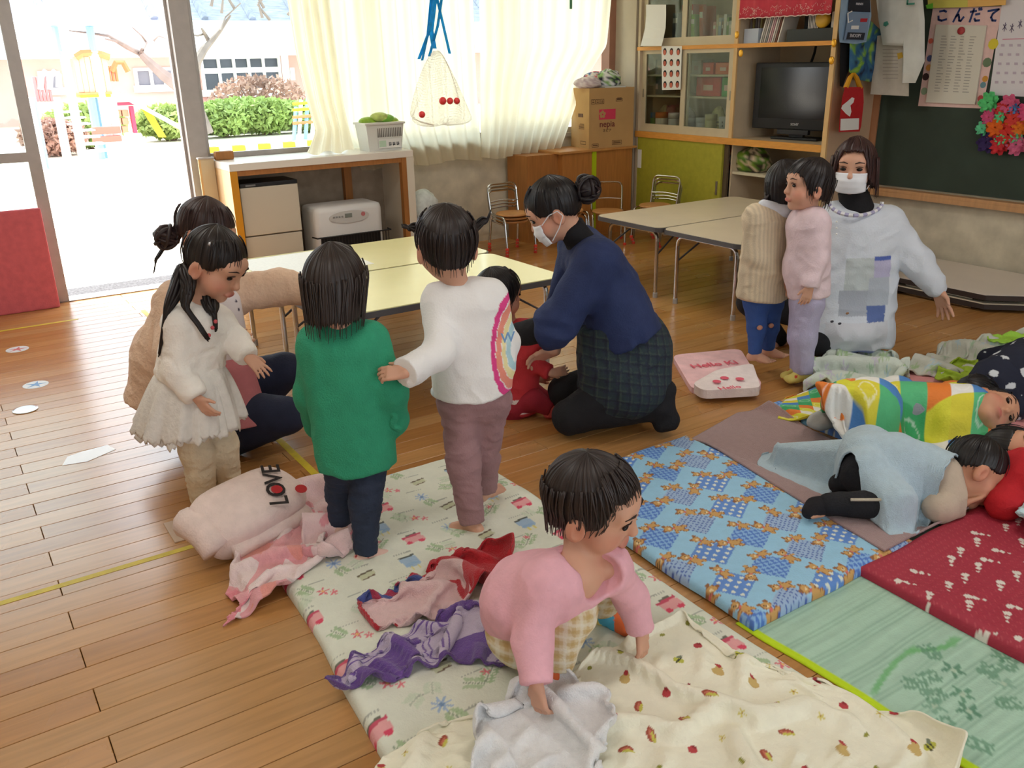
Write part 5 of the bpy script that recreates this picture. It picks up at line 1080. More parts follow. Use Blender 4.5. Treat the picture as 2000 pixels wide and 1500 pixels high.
def bun(c, r, parent, col=(36, 26, 26), seed=3):
    g = np.random.default_rng(seed); b = MB(); Cs = []
    b.ball(c, r*0.82, 16, 10); Cs.append(np.tile(np.array(lin(col)), (len(b.V[-1]), 1)))
    for w in range(16):
        x, y, z = frame_from(g.normal(size=3)); q = r*g.uniform(.75, .98); P = arc(np.asarray(c)+z*g.uniform(-.35, .35)*r, q*0.95, g.uniform(0, 6), g.uniform(0, 6)+4.5, 18, x, y)
        b.tube(P, list(r*0.16*np.sin(np.linspace(.25, 2.9, 19))+0.001), 6); Cs.append(np.tile(np.array(lin(col))*g.uniform(.7, 1.7), (len(b.V[-1]), 1)))
    return b.build('hair_bun', m_hair, parent, True, cols=np.concatenate(Cs))
def hand(w, d, n, thumb, s=1.0, curl=0.35, spread=0.12, thumb_out=0.7):
    # w wrist, d towards the fingertips, n out of the palm's face, thumb: side of the thumb (+1/-1)
    d = nrm(d); n = nrm(np.asarray(n, float)-d*np.dot(n, d)); t = np.cross(n, d)*thumb; L = []
    kn = w+d*.082*s
    for i in range(4): o = (1.5-i)*.0195*s; L.append(Cap(w+d*.018*s+t*o*0.62, kn+t*o, .0145*s, .0115*s, k=.012*s))
    for i, ln in enumerate((.070, .078, .072, .056)):
        o = (1.5-i)*.0195*s; dd = nrm(d+t*(1.5-i)*spread*0.5); a = kn+t*o; c = curl*(1+0.12*i); q = a
        for seg, (f, r0, r1) in enumerate(((.44, .0098, .0090), (.32, .0090, .0080), (.24, .0080, .0066))):
            ang = c*(seg+0.7); v = nrm(dd*math.cos(ang)+n*math.sin(ang)); e = q+v*ln*f*s; L.append(Cap(q, e, r0*s, r1*s, k=.003*s)); q = e
    a = w+d*.028*s+t*.028*s; v1 = nrm(d*0.75+t*thumb_out+n*0.3); v2 = nrm(d*0.95+t*thumb_out*0.45+n*0.45)
    L += [Cap(w+d*.012*s+t*.012*s, a, .016*s, .0145*s, k=.01*s), Cap(a, a+v1*.038*s, .0135*s, .0105*s, k=.008*s), Cap(a+v1*.038*s, a+v1*.038*s+v2*.028*s, .0105*s, .0082*s, k=.003*s)]
    return L
def foot(an, d, s=1.0, toes=True):
    # an ankle joint, d level direction of the toes; s = 1 is a 0.23 m foot
    d = nrm(d); x = np.cross(d, UP); sole = an-UP*.055*s; L = [Cap(an, sole-d*.03*s+UP*.022*s, .034*s, .03*s, k=.02*s), Cap(sole-d*.03*s+UP*.022*s, sole+d*.11*s+UP*.014*s, .029*s, .02*s, k=.02*s)]
    L += [Cap(an+d*.01*s, sole+d*.10*s+UP*.02*s, .03*s, .02*s, k=.02*s)]
    for i in range(4): L.append(Cap(sole+d*.05*s+UP*.012*s, sole+d*.115*s+x*(i-1.5)*.019*s+UP*.009*s, .022*s, .014*s, k=.014*s))
    if toes:
        for i in range(5): o = (i-2)*.0165; ln = (.158, .156, .150, .142, .132)[i]; L.append(Cap(sole+d*.12*s+x*o*s+UP*.009*s, sole+d*ln*s+x*o*1.05*s+UP*.008*s, (.011, .009, .0085, .008, .0075)[i]*s*1.05, (.010, .008, .0075, .007, .0065)[i]*s, k=.004*s))
    return L
KID = dict(neck=.034, sh=.038, chest=.072, waist=.072, hip=.066, ua=.031, el=.026, wr=.0195, th=.054, kn=.039, an=.026)
ADU = dict(neck=.046, sh=.058, chest=.095, waist=.092, hip=.098, ua=.046, el=.038, wr=.026, th=.082, kn=.056, an=.038)
def torso(J, D, g=0.0):
    L = []; a, b = J['shL'], J['shR']; m = (a+b)/2; c = J['chest']; p = J['pelvis']; x = nrm(b-a)*np.linalg.norm(b-a)
    L += [Cap(a, b, D['sh']+g, k=.03), Cap(c-x*.22, c+x*.22, D['chest']+g, k=.05), Cap(m-x*.15-(m-c)*.25, m+x*.15-(m-c)*.25, D['chest']*.8+g, k=.04)]
    hx = (J['hipR']-J['hipL']); w = (c+p)/2
    if 'spine' in J: w = J['spine']
    L += [Cap(c, w, D['chest']+g, D['waist']+g, k=.05), Cap(w-x*.14, w+x*.14, D['waist']+g, k=.05), Cap(w, p, D['waist']+g, D['hip']+g, k=.05), Cap(p-hx*.5, p+hx*.5, D['hip']+g, k=.05)]
    return L
def arm(J, D, S_, g=0.0, g2=None, upto=1.0, cuff=False):
    g2 = g if g2 is None else g2; w = J['el'+S_]+(J['wr'+S_]-J['el'+S_])*upto
    return [Cap(J['sh'+S_], J['el'+S_], D['ua']+g, D['el']+g2, k=.025), Cap(J['el'+S_], w, D['el']+g2, D['wr']+g2, fb=cuff, k=.02)]
def leg(J, D, S_, g=0.0, g2=None, upto=1.0, cuff=False):
    g2 = g if g2 is None else g2; w = J['kn'+S_]+(J['an'+S_]-J['kn'+S_])*upto
    return [Cap(J['hip'+S_], J['kn'+S_], D['th']+g, D['kn']+g2, k=.03), Cap(J['kn'+S_], w, D['kn']+g2, D['an']+g2, fb=cuff, k=.02)]
def person(label, base, group=None): return thing('person', label, 'person', base, group)
def skin_body(t, J, D, H, extra=(), res=0.004, tone=SKIN, nk=None):
    gt = -.02 if D is KID else -.035; P = torso(J, D, gt)+arm(J, D, 'L', -.008, -.003)+arm(J, D, 'R', -.008, -.003)+leg(J, D, 'L', -.012, -.004)+leg(J, D, 'R', -.012, -.004)
    P += [Cap((J['shL']+J['shR'])/2, H.p(0, -.012, -.05), D['neck']*1.12, D['neck'], k=.03)]+H.prims()+list(extra)
    def cf(V):
        C = np.tile(np.array(lin(tone)), (len(V), 1)); C *= (0.95+0.1*vnoise(V*30, 3))[:, None]; return H.colour(V, C)
    return fieldmesh('body', P, res, m_skin, t, 0.02, colfn=cf)
def solid(name, c, rough=0.85, var=0.06, vs=25, bump=0.25, bs=140, **k): return mat(name, c, rough, var, vs, bump, bs, **k)
def bob(front, side, back, es, eb, fw=0.75):
    # end angle and free length as functions of azimuth: front fringe, sides, back
    def end(p):
        a = abs(p); 
        if a < fw: return front
        s = min(1, (a-fw)/0.35); s = s*s*(3-2*s); q = min(1, max(0, (a-1.5)/1.2)); return front*(1-s)+s*(side*(1-q)+back*q)
    def ext(p):
        a = abs(p)
        if a < fw: return 0.0
        s = min(1, (a-fw)/0.4); q = min(1, max(0, (a-1.4)/1.2)); return s*(es*(1-q)+eb*q)
    return end, ext
def JD(base, **k): return {n: PD(u, v, base, d) for n, (u, v, d) in k.items()}
# ================================================================ PEOPLE
def dirc(r, f, u): return RGT*r+FWD*f+UP*u
def shirt_torso(J, D, hem, g, rh, wide=0.5, wh=None, x=None):
    a, b = J['shL'], J['shR']; m = (a+b)/2; w = np.linalg.norm(b-a); x = nrm(b-a) if x is None else nrm(x); c = J['chest']; wh = wide if wh is None else wh
    L = [Cap(a, b, D['sh']+g, k=.03), Cap(m-x*w*.1, m+x*w*.1, D['neck']+g+.004, k=.03)]
    for o in (-.5, -.17, .17, .5): L.append(Cap(m+x*w*o*wide-(m-c)*.35, np.asarray(hem)+x*w*o*wh, D['chest']*0.86+g, rh, fb=True, k=.035))
    return L
def neck_ring(H, J, r, th, m, parent, off=0.0, name='collar', tilt=None):
    m0 = (J['shL']+J['shR'])/2; top = H.p(0, -.012, -.05); d = nrm(top-m0); x, y, _ = frame_from(d); c = m0+d*off
    return MB().tube(arc(c, r, 0, 2*math.pi*23/24, 23, x, y), th, 8, closed=True).build(name, m, parent, True)
# ---------------------------------------------------------------- 1 girl in the white dress
B = np.array([0.66, 3.02, 0.0]); t = person('small girl with pigtails in a white tulle dress looking down', B)
J = JD(B, shL=(425, 628, .07), shR=(352, 632, -.07), chest=(380, 655, 0), pelvis=(370, 765, .0), elR=(347, 728, -.11), wrR=(384, 776, -.14), elL=(462, 668, .05), wrL=(483, 697, .0),
       hipL=(395, 775, .05), hipR=(360, 780, -.05), knL=(432, 868, .05), knR=(385, 880, -.04), anL=(448, 948, .06), anR=(398, 978, -.02))
H = Head(PD(418, 512, B, 0), dirc(.82, -.28, -.56), dirc(.46, -.1, .9), 1.14)
hx = hand(J['wrR'], dirc(.55, -.1, -.8), dirc(.3, .8, .2), -1, .62, .3)+hand(J['wrL'], dirc(.75, -.3, -.6), dirc(-.3, .5, -.8), -1, .62, .18, .3)
skin_body(t, J, KID, H, hx+foot(J['anL'], dirc(.7, -.5, 0), .62, False)+foot(J['anR'], dirc(.7, -.6, 0), .62, False))
H.parts(t, True)
wht = solid('dress_white', (246, 240, 232), var=0.03); 
pr = shirt_torso(J, KID, PD(370, 730, B), .013, .088, .55, .35)+arm(J, KID, 'R', .017, .02, .95, True)+arm(J, KID, 'L', .015, .018, .95, True)
pr += [Cap(J['wrR']-nrm(J['wrR']-J['elR'])*.03, J['wrR'], .041, .033, fb=True, k=.015), Cap(J['wrL']-nrm(J['wrL']-J['elL'])*.03, J['wrL'], .039, .031, fb=True, k=.015)]
fieldmesh('bodice', pr, .0055, wht, t, .025, wr=.004, wf=22, seed=2)
for (u, v) in ((415, 640), (408, 655), (421, 628)): MB().ball(PD(u, v, B, -.085), .007, 8, 6).build('red_motif', mat('motif_red', (206, 90, 96), 0.7), t)
def skirt(waist, hemc, rw, rh, nfold, amp, m, parent, name='skirt', jag=.012, layers=1, sx=1.0, nv=140, nh=22, seed=1, ax=None, flare=0.6):
    V = []; g = np.random.default_rng(seed); x, y = (RGT, FWD) if ax is None else ax; jg = g.uniform(-1, 1, nv)
    for j in range(nh+1):
        s = j/nh; c = np.asarray(waist)*(1-s)+np.asarray(hemc)*s; r = rw+(rh-rw)*s**flare
        for i in range(nv):
            a = 2*math.pi*i/nv; q = r+amp*s*(math.sin(nfold*a+seed)+.5*math.sin(nfold*1.7*a+2*seed)); V.append(c+x*q*sx*math.cos(a)+y*q*math.sin(a)+UP*(jag*jg[i]*s**6+amp*.5*s*math.sin(nfold*a*.6)))
    Q = np.array([(j*nv+i, j*nv+(i+1) % nv, (j+1)*nv+(i+1) % nv, (j+1)*nv+i) for j in range(nh) for i in range(nv)])
    o = mesh_np(name, np.array(V), Q[:, ::-1], m, parent, True); o.modifiers.new('t', 'SOLIDIFY').thickness = .003; return o
wst = PD(372, 712, B, 0)
tul = mat('tulle_white', (248, 243, 236), .85, .05, 40, .4, 90, trans=.25)
skirt(wst, PD(372, 832, B, 0), .088, .178, 13, .010, tul, t, 'skirt', .014, seed=3); skirt(wst, PD(370, 822, B, 0), .092, .186, 11, .012, tul, t, 'tulle_layer', .016, seed=5)
fl_ = solid('fleece_cream', (226, 208, 178), bump=.6, bs=60)
fieldmesh('trousers', leg(J, KID, 'L', .012, .017, .97, True)+leg(J, KID, 'R', .012, .017, .97, True)+[Cap(J['hipL'], J['hipR'], .07)], .006, fl_, t, .02, wr=.005, wf=16, seed=4, aniso=(1, 1, 2.2))
skc = solid('sock_lemon', (214, 208, 128))
for S_, d in (('L', dirc(.7, -.5, 0)), ('R', dirc(.7, -.6, 0))): fieldmesh('sock', [p.grow(.004) for p in foot(J['an'+S_], d, .62, False)]+[Cap(J['an'+S_], J['an'+S_]+UP*.03, .03)], .0045, skc, t, .015)
e, x_ = bob(1.72, 1.95, 2.35, 0, 0, .8); hair(H, t, e, x_, 1.09, wisps=30, seed=2)
for a, b, c, sd_ in (((345, 570, -.08), (325, 610, -.11), (312, 690, -.1), 1), ((372, 560, -.09), (362, 600, -.12), (405, 660, -.12), 2), ((408, 590, -.03), (418, 610, -.05), (422, 645, -.06), 3)):
    root = H.p(.05 if sd_ < 3 else -.04, -.05, -.05); ponytail([root, PD(*a[:2], B, a[2]), PD(*b[:2], B, b[2]), PD(*c[:2], B, c[2])], .023, t, 'pigtail', seed=sd_, n=34)
MB().ball(H.p(.06, .0, .075), (.012, .006, .008), 8, 6).build('hair_clip', mat('clip_silver', (200, 200, 206), .2, metal=.6), t, True)
# ---------------------------------------------------------------- 2 adult on the left, squatting
B = np.array([0.90, 3.40, 0.0]); t = person('adult with dark bun in beige fleece squatting behind the girl in white', B)
J = JD(B, shL=(345, 590, .06), shR=(455, 575, .18), chest=(365, 640, .08), spine=(335, 700, .06), pelvis=(330, 775, .06), elL=(335, 695, -.12), wrL=(418, 668, -.33), elR=(545, 560, .2), wrR=(640, 570, .16),
       hipL=(355, 790, -.04), hipR=(370, 765, .16), knL=(560, 812, -.08), knR=(558, 722, .22), anL=(400, 890, -.06), anR=(450, 850, .2))
H = Head(PD(400, 452, B, .08), dirc(.80, -.15, -.5), dirc(.45, 0, .88), 1.2, True)
hx = hand(J['wrL'], dirc(.9, -.2, .1), dirc(-.1, .9, 0), 1, .95, .25)+hand(J['wrR'], dirc(.9, 0, -.1), dirc(0, 0, -1), 1, .95, .3)
skin_body(t, J, ADU, H, hx+foot(J['anL'], dirc(.9, -.2, 0), 1.0, False)+foot(J['anR'], dirc(.9, 0, 0), 1.0, False), .006)
H.parts(t)
fle = solid('fleece_beige', (222, 190, 164), bump=.5, bs=80)
pr = shirt_torso(J, ADU, J['pelvis']-UP*.02, .02, .12, .6, .5)+arm(J, ADU, 'L', .024, .03, .93, True)+arm(J, ADU, 'R', .026, .032, .93, True)+[Ell(J['spine'], (.15, .14, .17))]
fieldmesh('fleece_jacket', pr, .008, fle, t, .045, wr=.009, wf=11, seed=7)
neck_ring(H, J, .062, .022, solid('collar_pink', (226, 170, 150)), t, .035)
jn = solid('denim_navy', (34, 40, 62), var=.1)
fieldmesh('jeans', leg(J, ADU, 'L', .014, .016, .97, True)+leg(J, ADU, 'R', .014, .016, .97, True)+[Cap(J['hipL'], J['hipR'], .115), Cap(J['pelvis'], J['hipL'], .11)], .008, jn, t, .03, wr=.004, wf=12, seed=8)
dot = lambda V: np.where((((V*np.array([28, 28, 28])) % 1-.5)**2).sum(1)[:, None] < .03, np.array(lin((70, 60, 80)))[None], np.array(lin((226, 218, 220)))[None])
fr = PD(445, 640, B, .02)
fieldmesh('dotted_apron', [Cap(PD(440, 590, B, .06), PD(455, 735, B, .02), .06, .085), Cap(PD(455, 740, B, .02), PD(470, 800, B, -.03), .08, .075, fb=True)], .006, mat('apron_dotted', attr=True, rough=.85), t, .03, colfn=dot)
fieldmesh('apron_hem', [Cap(PD(458, 735, B, -.02), PD(478, 835, B, -.08), .082, .105, fb=True)], .008, solid('apron_rose', (196, 120, 126)), t, .03)
e, x_ = bob(1.5, 1.9, 2.3, 0, 0, .7); hair(H, t, e, x_, 1.10, (52, 34, 32), seed=12, wisps=30); bun(PD(325, 462, B, .06), .052, t, (50, 36, 36)); 
ponytail([PD(322, 480, B, .06), PD(305, 505, B, .06), PD(300, 535, B, .05)], .009, t, 'loose_strand', seed=6, n=8); ponytail([H.p(0, -.085, .0), PD(345, 458, B, .06), PD(328, 465, B, .06)], .026, t, 'gathered_hair', (46, 32, 32), 9, 20)
# ---------------------------------------------------------------- 3 child in the green sweater
B = np.array([0.92, 2.37, 0.03]); t = person('child with bobbed hair in a green sweater seen from behind', B)
J = JD(B, shL=(622, 672, .02), shR=(722, 668, .02), chest=(668, 730, 0), pelvis=(690, 885, .0), elL=(606, 770, .06), wrL=(618, 830, .13), elR=(762, 762, -.01), wrR=(770, 815, .03),
       hipL=(668, 890, .0), hipR=(722, 890, 0), knL=(667, 962, .05), knR=(713, 985, -.04), anL=(664, 1020, .05), anR=(714, 1080, -.07))
H = Head(PD(655, 558, B, .02), dirc(.1, 1, -.25), UP, 1.1)
skin_body(t, J, KID, H, hand(J['wrL'], dirc(0, .5, -.8), dirc(1, 0, 0), 1, .6)+hand(J['wrR'], dirc(0, .5, -.8), dirc(-1, 0, 0), -1, .6)+foot(J['anL'], dirc(-.2, .9, 0), .6, False)+foot(J['anR'], dirc(.95, .35, 0), .6, False))
H.parts(t)
gr = solid('knit_green', (50, 154, 116), bump=.5, bs=220)
hm = PD(697, 905, B)
pr = shirt_torso(J, KID, hm, .018, .078, .62, .55)+[Cap(J['shR'], J['elR'], .05, .046), Cap(J['elR'], J['wrR'], .046, .044), Ell(PD(768, 825, B, .02), (.045, .04, .035)), Cap(J['shL'], J['elL'], .05, .045), Cap(J['elL'], J['wrL'], .045, .04)]
fieldmesh('sweater', pr, .0055, gr, t, .03, wr=.0055, wf=13, seed=11, aniso=(1, 1, .6))
MB().tube(round_path([PD(755, 800, B, -.03), PD(775, 812, B, -.03), PD(762, 830, B, -.03), PD(782, 838, B, -.02)], .02), .012, 8).build('sleeve_fold', gr, t, True)
fieldmesh('jeans', leg(J, KID, 'L', .006, .008, 1.0, True)+leg(J, KID, 'R', .006, .008, 1.0, True)+[Cap(J['hipL'], J['hipR'], .062)], .005, solid('denim_dark', (42, 52, 72), var=.12), t, .02, wr=.004, wf=20, seed=13, aniso=(1, 1, 2.5))
def sockc(base, c2, fr=30, thr=.03):
    def f(V): return np.where((((V*fr) % 1-.5)**2).sum(1)[:, None] < thr, np.array(lin(c2))[None], np.array(lin(base))[None])
    return f
for S_, d in (('L', dirc(-.2, .9, 0)), ('R', dirc(.95, .35, 0))): fieldmesh('sock', [p.grow(.004) for p in foot(J['an'+S_], d, .6, False)], .0045, mat('sock_print', attr=True, rough=.85), t, .015, colfn=sockc((226, 190, 176), (176, 60, 66), 34))
e, x_ = bob(1.7, 1.6, 1.4, .115, .14, .6); hair(H, t, e, x_, 1.17, (46, 36, 32), seed=21, nphi=260, jag=.12, wisps=90, inward=.10)
# ---------------------------------------------------------------- 4 child in the white rainbow sweatshirt
B = np.array([1.33, 2.30, 0.03]); t = person('child with two tiny pigtails in a white rainbow sweatshirt and mauve trousers', B)
J = JD(B, shL=(858, 588, .0), shR=(955, 580, .02), chest=(908, 640, 0), pelvis=(925, 775, .0), elL=(858, 690, -.13), wrL=(792, 728, -.25), elR=(985, 670, .06), wrR=(975, 720, .14),
       hipL=(898, 785, .0), hipR=(955, 780, .02), knL=(905, 900, -.04), knR=(945, 890, .06), anL=(922, 1022, -.08), anR=(948, 955, .09))
H = Head(PD(872, 478, B, .0), dirc(-.25, 1, -.15), UP, 1.12)
hx = hand(J['wrL'], dirc(-.95, 0, .0), dirc(.2, .6, -.6), 1, .62, .45, .1)+hand(J['wrR'], dirc(0, .6, -.7), dirc(-1, 0, 0), -1, .62)+foot(J['anL'], dirc(-.9, .35, 0), .64)+foot(J['anR'], dirc(.6, .7, 0), .62)
skin_body(t, J, KID, H, hx, .0038); H.parts(t)
C_w = np.array(lin((242, 240, 238)))
ctr = PD(1012, 690, B, -.08)
def rainbow(V):
    # printed arches, centred at the right flank
    q = V-ctr; a = q@RGT; b = q@UP; r = np.sqrt((a*1.35)**2+(b*.62)**2); C = np.tile(C_w, (len(V), 1)); wob = r+.0015*np.sin(b*160)
    for r0, r1, c in ((.095, .114, (226, 70, 140)), (.070, .092, (240, 150, 130)), (.052, .068, (240, 226, 170)), (.032, .050, (180, 214, 222))):
        m = (wob > r0) & (wob < r1) & (b > -.16) & (a < .03); C[m] = np.array(lin(c))
    return C
hm = PD(922, 762, B)
pr = shirt_torso(J, KID, hm, .016, .084, .6, .5)+arm(J, KID, 'L', .018, .02, .96, True)+arm(J, KID, 'R', .018, .02, .96, True)+[Cap(J['wrL']+nrm(J['elL']-J['wrL'])*.04, J['wrL'], .043, .045, fb=True, k=.015), Ell(PD(975, 700, B, .0), (.05, .05, .09), k=.04)]
fieldmesh('sweatshirt', pr, .004, mat('sweat_print', attr=True, rough=.85, bump=.2, bscale=160, var=.03), t, .03, wr=.004, wf=15, seed=15, colfn=rainbow)
text('lettering', 'W', .045, PD(992, 660, B, -.112), dirc(.7, .35, 0), UP, mat('print_blue', (120, 160, 206), .8), t)
neck_ring(H, J, .052, .008, solid('rib_white', (226, 222, 214)), t, .022)
MB().tube(round_path([PD(858, 742, B, -.02), PD(850, 755, B, -.03), PD(856, 768, B, -.03), PD(848, 775, B, -.02)], .01), [.02]*14, 8) 
fieldmesh('undershirt_tail', [Ell(PD(856, 745, B, -.02), (.016, .02, .028)), Ell(PD(852, 765, B, -.02), (.018, .02, .02))], .004, solid('vest_white', (226, 230, 236)), t, .008)
fieldmesh('trousers', leg(J, KID, 'L', .011, .013, .98, True)+leg(J, KID, 'R', .009, .012, .98, True)+[Cap(J['hipL'], J['hipR'], .07), Cap(J['pelvis'], J['pelvis']+UP*.05, .07, .065)], .005, solid('jersey_mauve', (158, 122, 124)), t, .025, wr=.005, wf=16, seed=16, aniso=(1, 1, 2))
e, x_ = bob(1.65, 1.95, 2.1, .0, .03, .7); hair(H, t, e, x_, 1.13, (42, 33, 31), seed=31, nphi=240, wisps=70, jag=.3)
ponytail([H.p(-.06, -.03, .03), PD(815, 446, B, .0), PD(798, 444, B, -.01), PD(784, 440, B, 0)], .014, t, 'pigtail', seed=3, n=18); ponytail([H.p(.06, -.02, .03), PD(938, 436, B, .03), PD(952, 428, B, .03), PD(958, 412, B, .03)], .013, t, 'pigtail', seed=4, n=18)
for p in (PD(812, 446, B, 0), PD(940, 436, B, .03)): MB().ball(p, .008, 8, 6).build('hair_tie', mat('tie_pale', (206, 200, 190), .5), t)
# ---------------------------------------------------------------- 5 child in red sitting on the floor
B = np.array([2.04, 3.08, 0.0]); t = person('small child in red sitting on the floor before the adult in navy', B)
J = JD(B, shL=(990, 655, .06), shR=(1035, 650, -.02), chest=(1005, 690, .02), pelvis=(995, 785, .0), elR=(1040, 710, -.06), wrR=(1075, 728, -.1), elL=(1010, 720, .1), wrL=(1050, 740, .1),
       hipL=(985, 790, .07), hipR=(1000, 795, -.05), knL=(1040, 770, .05), knR=(1040, 780, -.08), anL=(1090, 792, .06), anR=(1078, 800, -.1))
H = Head(PD(972, 575, B, .02), dirc(.8, .5, -.1), UP, 1.1)
skin_body(t, J, KID, H, hand(J['wrR'], dirc(.9, 0, .1), dirc(0, 1, 0), 1, .58, .4)+hand(J['wrL'], dirc(.9, 0, .2), dirc(0, 1, 0), 1, .58)+foot(J['anL'], dirc(.8, .2, 0), .58, False)+foot(J['anR'], dirc(.8, -.2, 0), .58, False)); H.parts(t)
zb = PD(995, 765, B)[2]
def redw(V): return np.where(((V[:, 2] < zb) & (V[:, 2] > zb-.065))[:, None], np.array(lin((226, 206, 200)))[None], np.array(lin((196, 52, 58)))[None])
fieldmesh('sweater', shirt_torso(J, KID, PD(995, 800, B), .016, .09, .6, .6)+arm(J, KID, 'R', .013, .014, .95, True)+arm(J, KID, 'L', .013, .014, .95, True), .006, mat('red_knit', attr=True, rough=.85, bump=.3, bscale=150), t, .03, wr=.004, wf=16, seed=17, colfn=redw)
fieldmesh('trousers', leg(J, KID, 'L', .006, .008, .96, True)+leg(J, KID, 'R', .006, .008, .96, True)+[Cap(J['hipL'], J['hipR'], .066)], .006, solid('jersey_wine', (150, 32, 48)), t, .02, wr=.004, wf=16, seed=18)
for S_, d in (('L', dirc(.8, .2, 0)), ('R', dirc(.8, -.2, 0))): fieldmesh('sock', [p.grow(.004) for p in foot(J['an'+S_], d, .58, False)], .005, solid('sock_coral', (222, 96, 92)), t, .015)
e, x_ = bob(1.7, 1.6, 1.5, .07, .09, .6); hair(H, t, e, x_, 1.14, (26, 21, 22), seed=41, jag=.15, wisps=25)
# ---------------------------------------------------------------- 6 adult in navy kneeling
B = np.array([2.22, 2.72, 0.0]); t = person('adult with hair bun and white mask kneeling in navy top and checked apron', B)
J = JD(B, shL=(1168, 512, -.13), shR=(1133, 482, .15), chest=(1183, 562, 0), spine=(1220, 650, .0), pelvis=(1228, 735, .0), elL=(1082, 640, -.16), wrL=(1004, 655, -.12), elR=(1090, 630, .14), wrR=(1085, 685, .10),
       hipL=(1225, 745, -.09), hipR=(1225, 735, .09), knL=(1112, 815, -.09), knR=(1103, 765, .12), anL=(1290, 795, -.10), anR=(1262, 790, .10))
H = Head(PD(1083, 408, B, .0), dirc(-.82, .06, -.5), dirc(-.5, .0, .87), 1.17, True)
hx = hand(J['wrL'], dirc(-.95, .1, -.1), dirc(0, .9, 0), 1, .95, .35)+hand(J['wrR'], dirc(-.75, .1, -.3), dirc(0, -.5, -.5), -1, .95, .4)
skin_body(t, J, ADU, H, hx, .0055); H.parts(t)
nv = solid('top_navy', (40, 52, 92), var=.08); blk = solid('jersey_black', (26, 26, 30), var=.1)
pr = shirt_torso(J, ADU, J['spine']+UP*.0, .02, .125, .6, .6)+[Cap(J['shL'], J['elL'], .085, .074, k=.04), Cap(J['elL'], J['elL']+(J['wrL']-J['elL'])*.28, .074, .068, fb=True), Cap(J['shR'], J['elR'], .075, .065), Cap(J['elR'], J['elR']+(J['wrR']-J['elR'])*.3, .065, .06, fb=True), Cap(J['chest'], J['spine'], .125, .13)]
fieldmesh('navy_top', pr, .008, nv, t, .05, wr=.008, wf=10, seed=19)
fieldmesh('black_undershirt', arm(J, ADU, 'L', .018, .02, .95, True)+arm(J, ADU, 'R', .012, .014, .8, True)+[Cap((J['shL']+J['shR'])/2, H.p(0, -.015, -.075), .064, .053, fb=True)], .007, solid('rib_black', (22, 21, 24)), t, .02, wr=.003, wf=20, seed=20)
def plaid(base, lines, sc, tilt=0.0):
    def f(V):
        a = (V@dirc(1, .2, 0))*sc; b = (V@dirc(.15, .2, 1))*sc; C = np.tile(np.array(lin(base)), (len(V), 1))
        for off, w, c in lines:
            m = np.abs((a+off) % 1-.5) < w; C[m] = C[m]*.45+np.array(lin(c))*.55; m = np.abs((b+off) % 1-.5) < w; C[m] = C[m]*.45+np.array(lin(c))*.55
        return C
    return f
ap = [Cap(PD(1195, 600, B, -.02), PD(1215, 745, B, -.02), .15, .165, k=.06), Ell(PD(1228, 690, B, 0), (.17, .19, .2)), Ell(PD(1238, 752, B, -.08), (.15, .13, .12), k=.05), Cap(PD(1190, 720, B, -.06), PD(1175, 790, B, -.08), .13, .07, k=.05), Cap(PD(1190, 720, B, .06), PD(1150, 760, B, .1), .11, .08, k=.05)]
cutp = PD(1150, 640, B, 0)
fieldmesh('checked_apron', ap, .006, mat('apron_check', attr=True, rough=.85, bump=.2, bscale=150), t, .05, cuts=[(PD(1235, 590, B), dirc(-.42, 0, .9))], wr=.007, wf=11, seed=21, colfn=plaid((40, 46, 62), ((0, .2, (42, 58, 60)), (.28, .05, (70, 82, 70)), (.5, .08, (28, 30, 42))), 24))
fieldmesh('black_trousers', leg(J, ADU, 'L', .014, .014, 1)+leg(J, ADU, 'R', .014, .014, 1)+[Cap(J['hipL'], J['hipR'], .105), Cap(J['anL'], PD(1300, 762, B, -.1), .045, .042), Cap(J['anL'], PD(1308, 818, B, -.11), .042, .036), Cap(PD(1308, 822, B, -.11), PD(1290, 830, B, -.12), .036, .03), Cap(J['anR'], PD(1272, 815, B, .1), .042, .036)], .008, blk, t, .03, wr=.004, wf=12, seed=22)
e, x_ = bob(1.68, 1.95, 2.35, 0, 0, .62); hair(H, t, e, x_, 1.11, (22, 18, 20), seed=51, wisps=20, jag=.12); bun(PD(1145, 369, B, .0), .055, t, (30, 20, 22), 5)
ponytail([H.p(0, -.085, .03), PD(1125, 385, B, 0), PD(1140, 372, B, 0)], .03, t, 'gathered_hair', (22, 18, 20), 9, 20)
def face_mask(H, parent, col=(236, 238, 244)):
    V = []; n, m = 16, 12
    for j in range(m+1):
        z = -.010-.082*j/m; zz = j/m
        for i in range(n+1):
            a = (i/n-.5)*2.3; r = .068+.004*math.cos(3*a); y = .03+(.072-.02*abs(zz-.45)*1.2)*math.cos(a*.9)+(.004 if j in (4, 8) else 0)*math.cos(a); V.append(H.p(r*math.sin(a)*1.02, y, z+.012*(1-math.cos(a))*(1 if zz > .5 else -.3)))
    Q = np.array([(j*(n+1)+i, (j+1)*(n+1)+i, (j+1)*(n+1)+i+1, j*(n+1)+i+1) for j in range(m) for i in range(n)])
    o = mesh_np('face_mask', np.array(V), Q, mat('mask_white', col, .8, .03, 30), parent, True); o.modifiers.new('t', 'SOLIDIFY').thickness = .003
    for s_ in (-1, 1): MB().tube([H.p(s_*.066, .058, -.014), H.p(s_*.078, .02, .004), H.p(s_*.084, -.012, .002), H.p(s_*.085, -.02, -.02), H.p(s_*.078, .012, -.05), H.p(s_*.064, .055, -.078)], .0022, 5).build('ear_loop', mat('mask_loop', (232, 232, 236), .8), o)
face_mask(H, t)
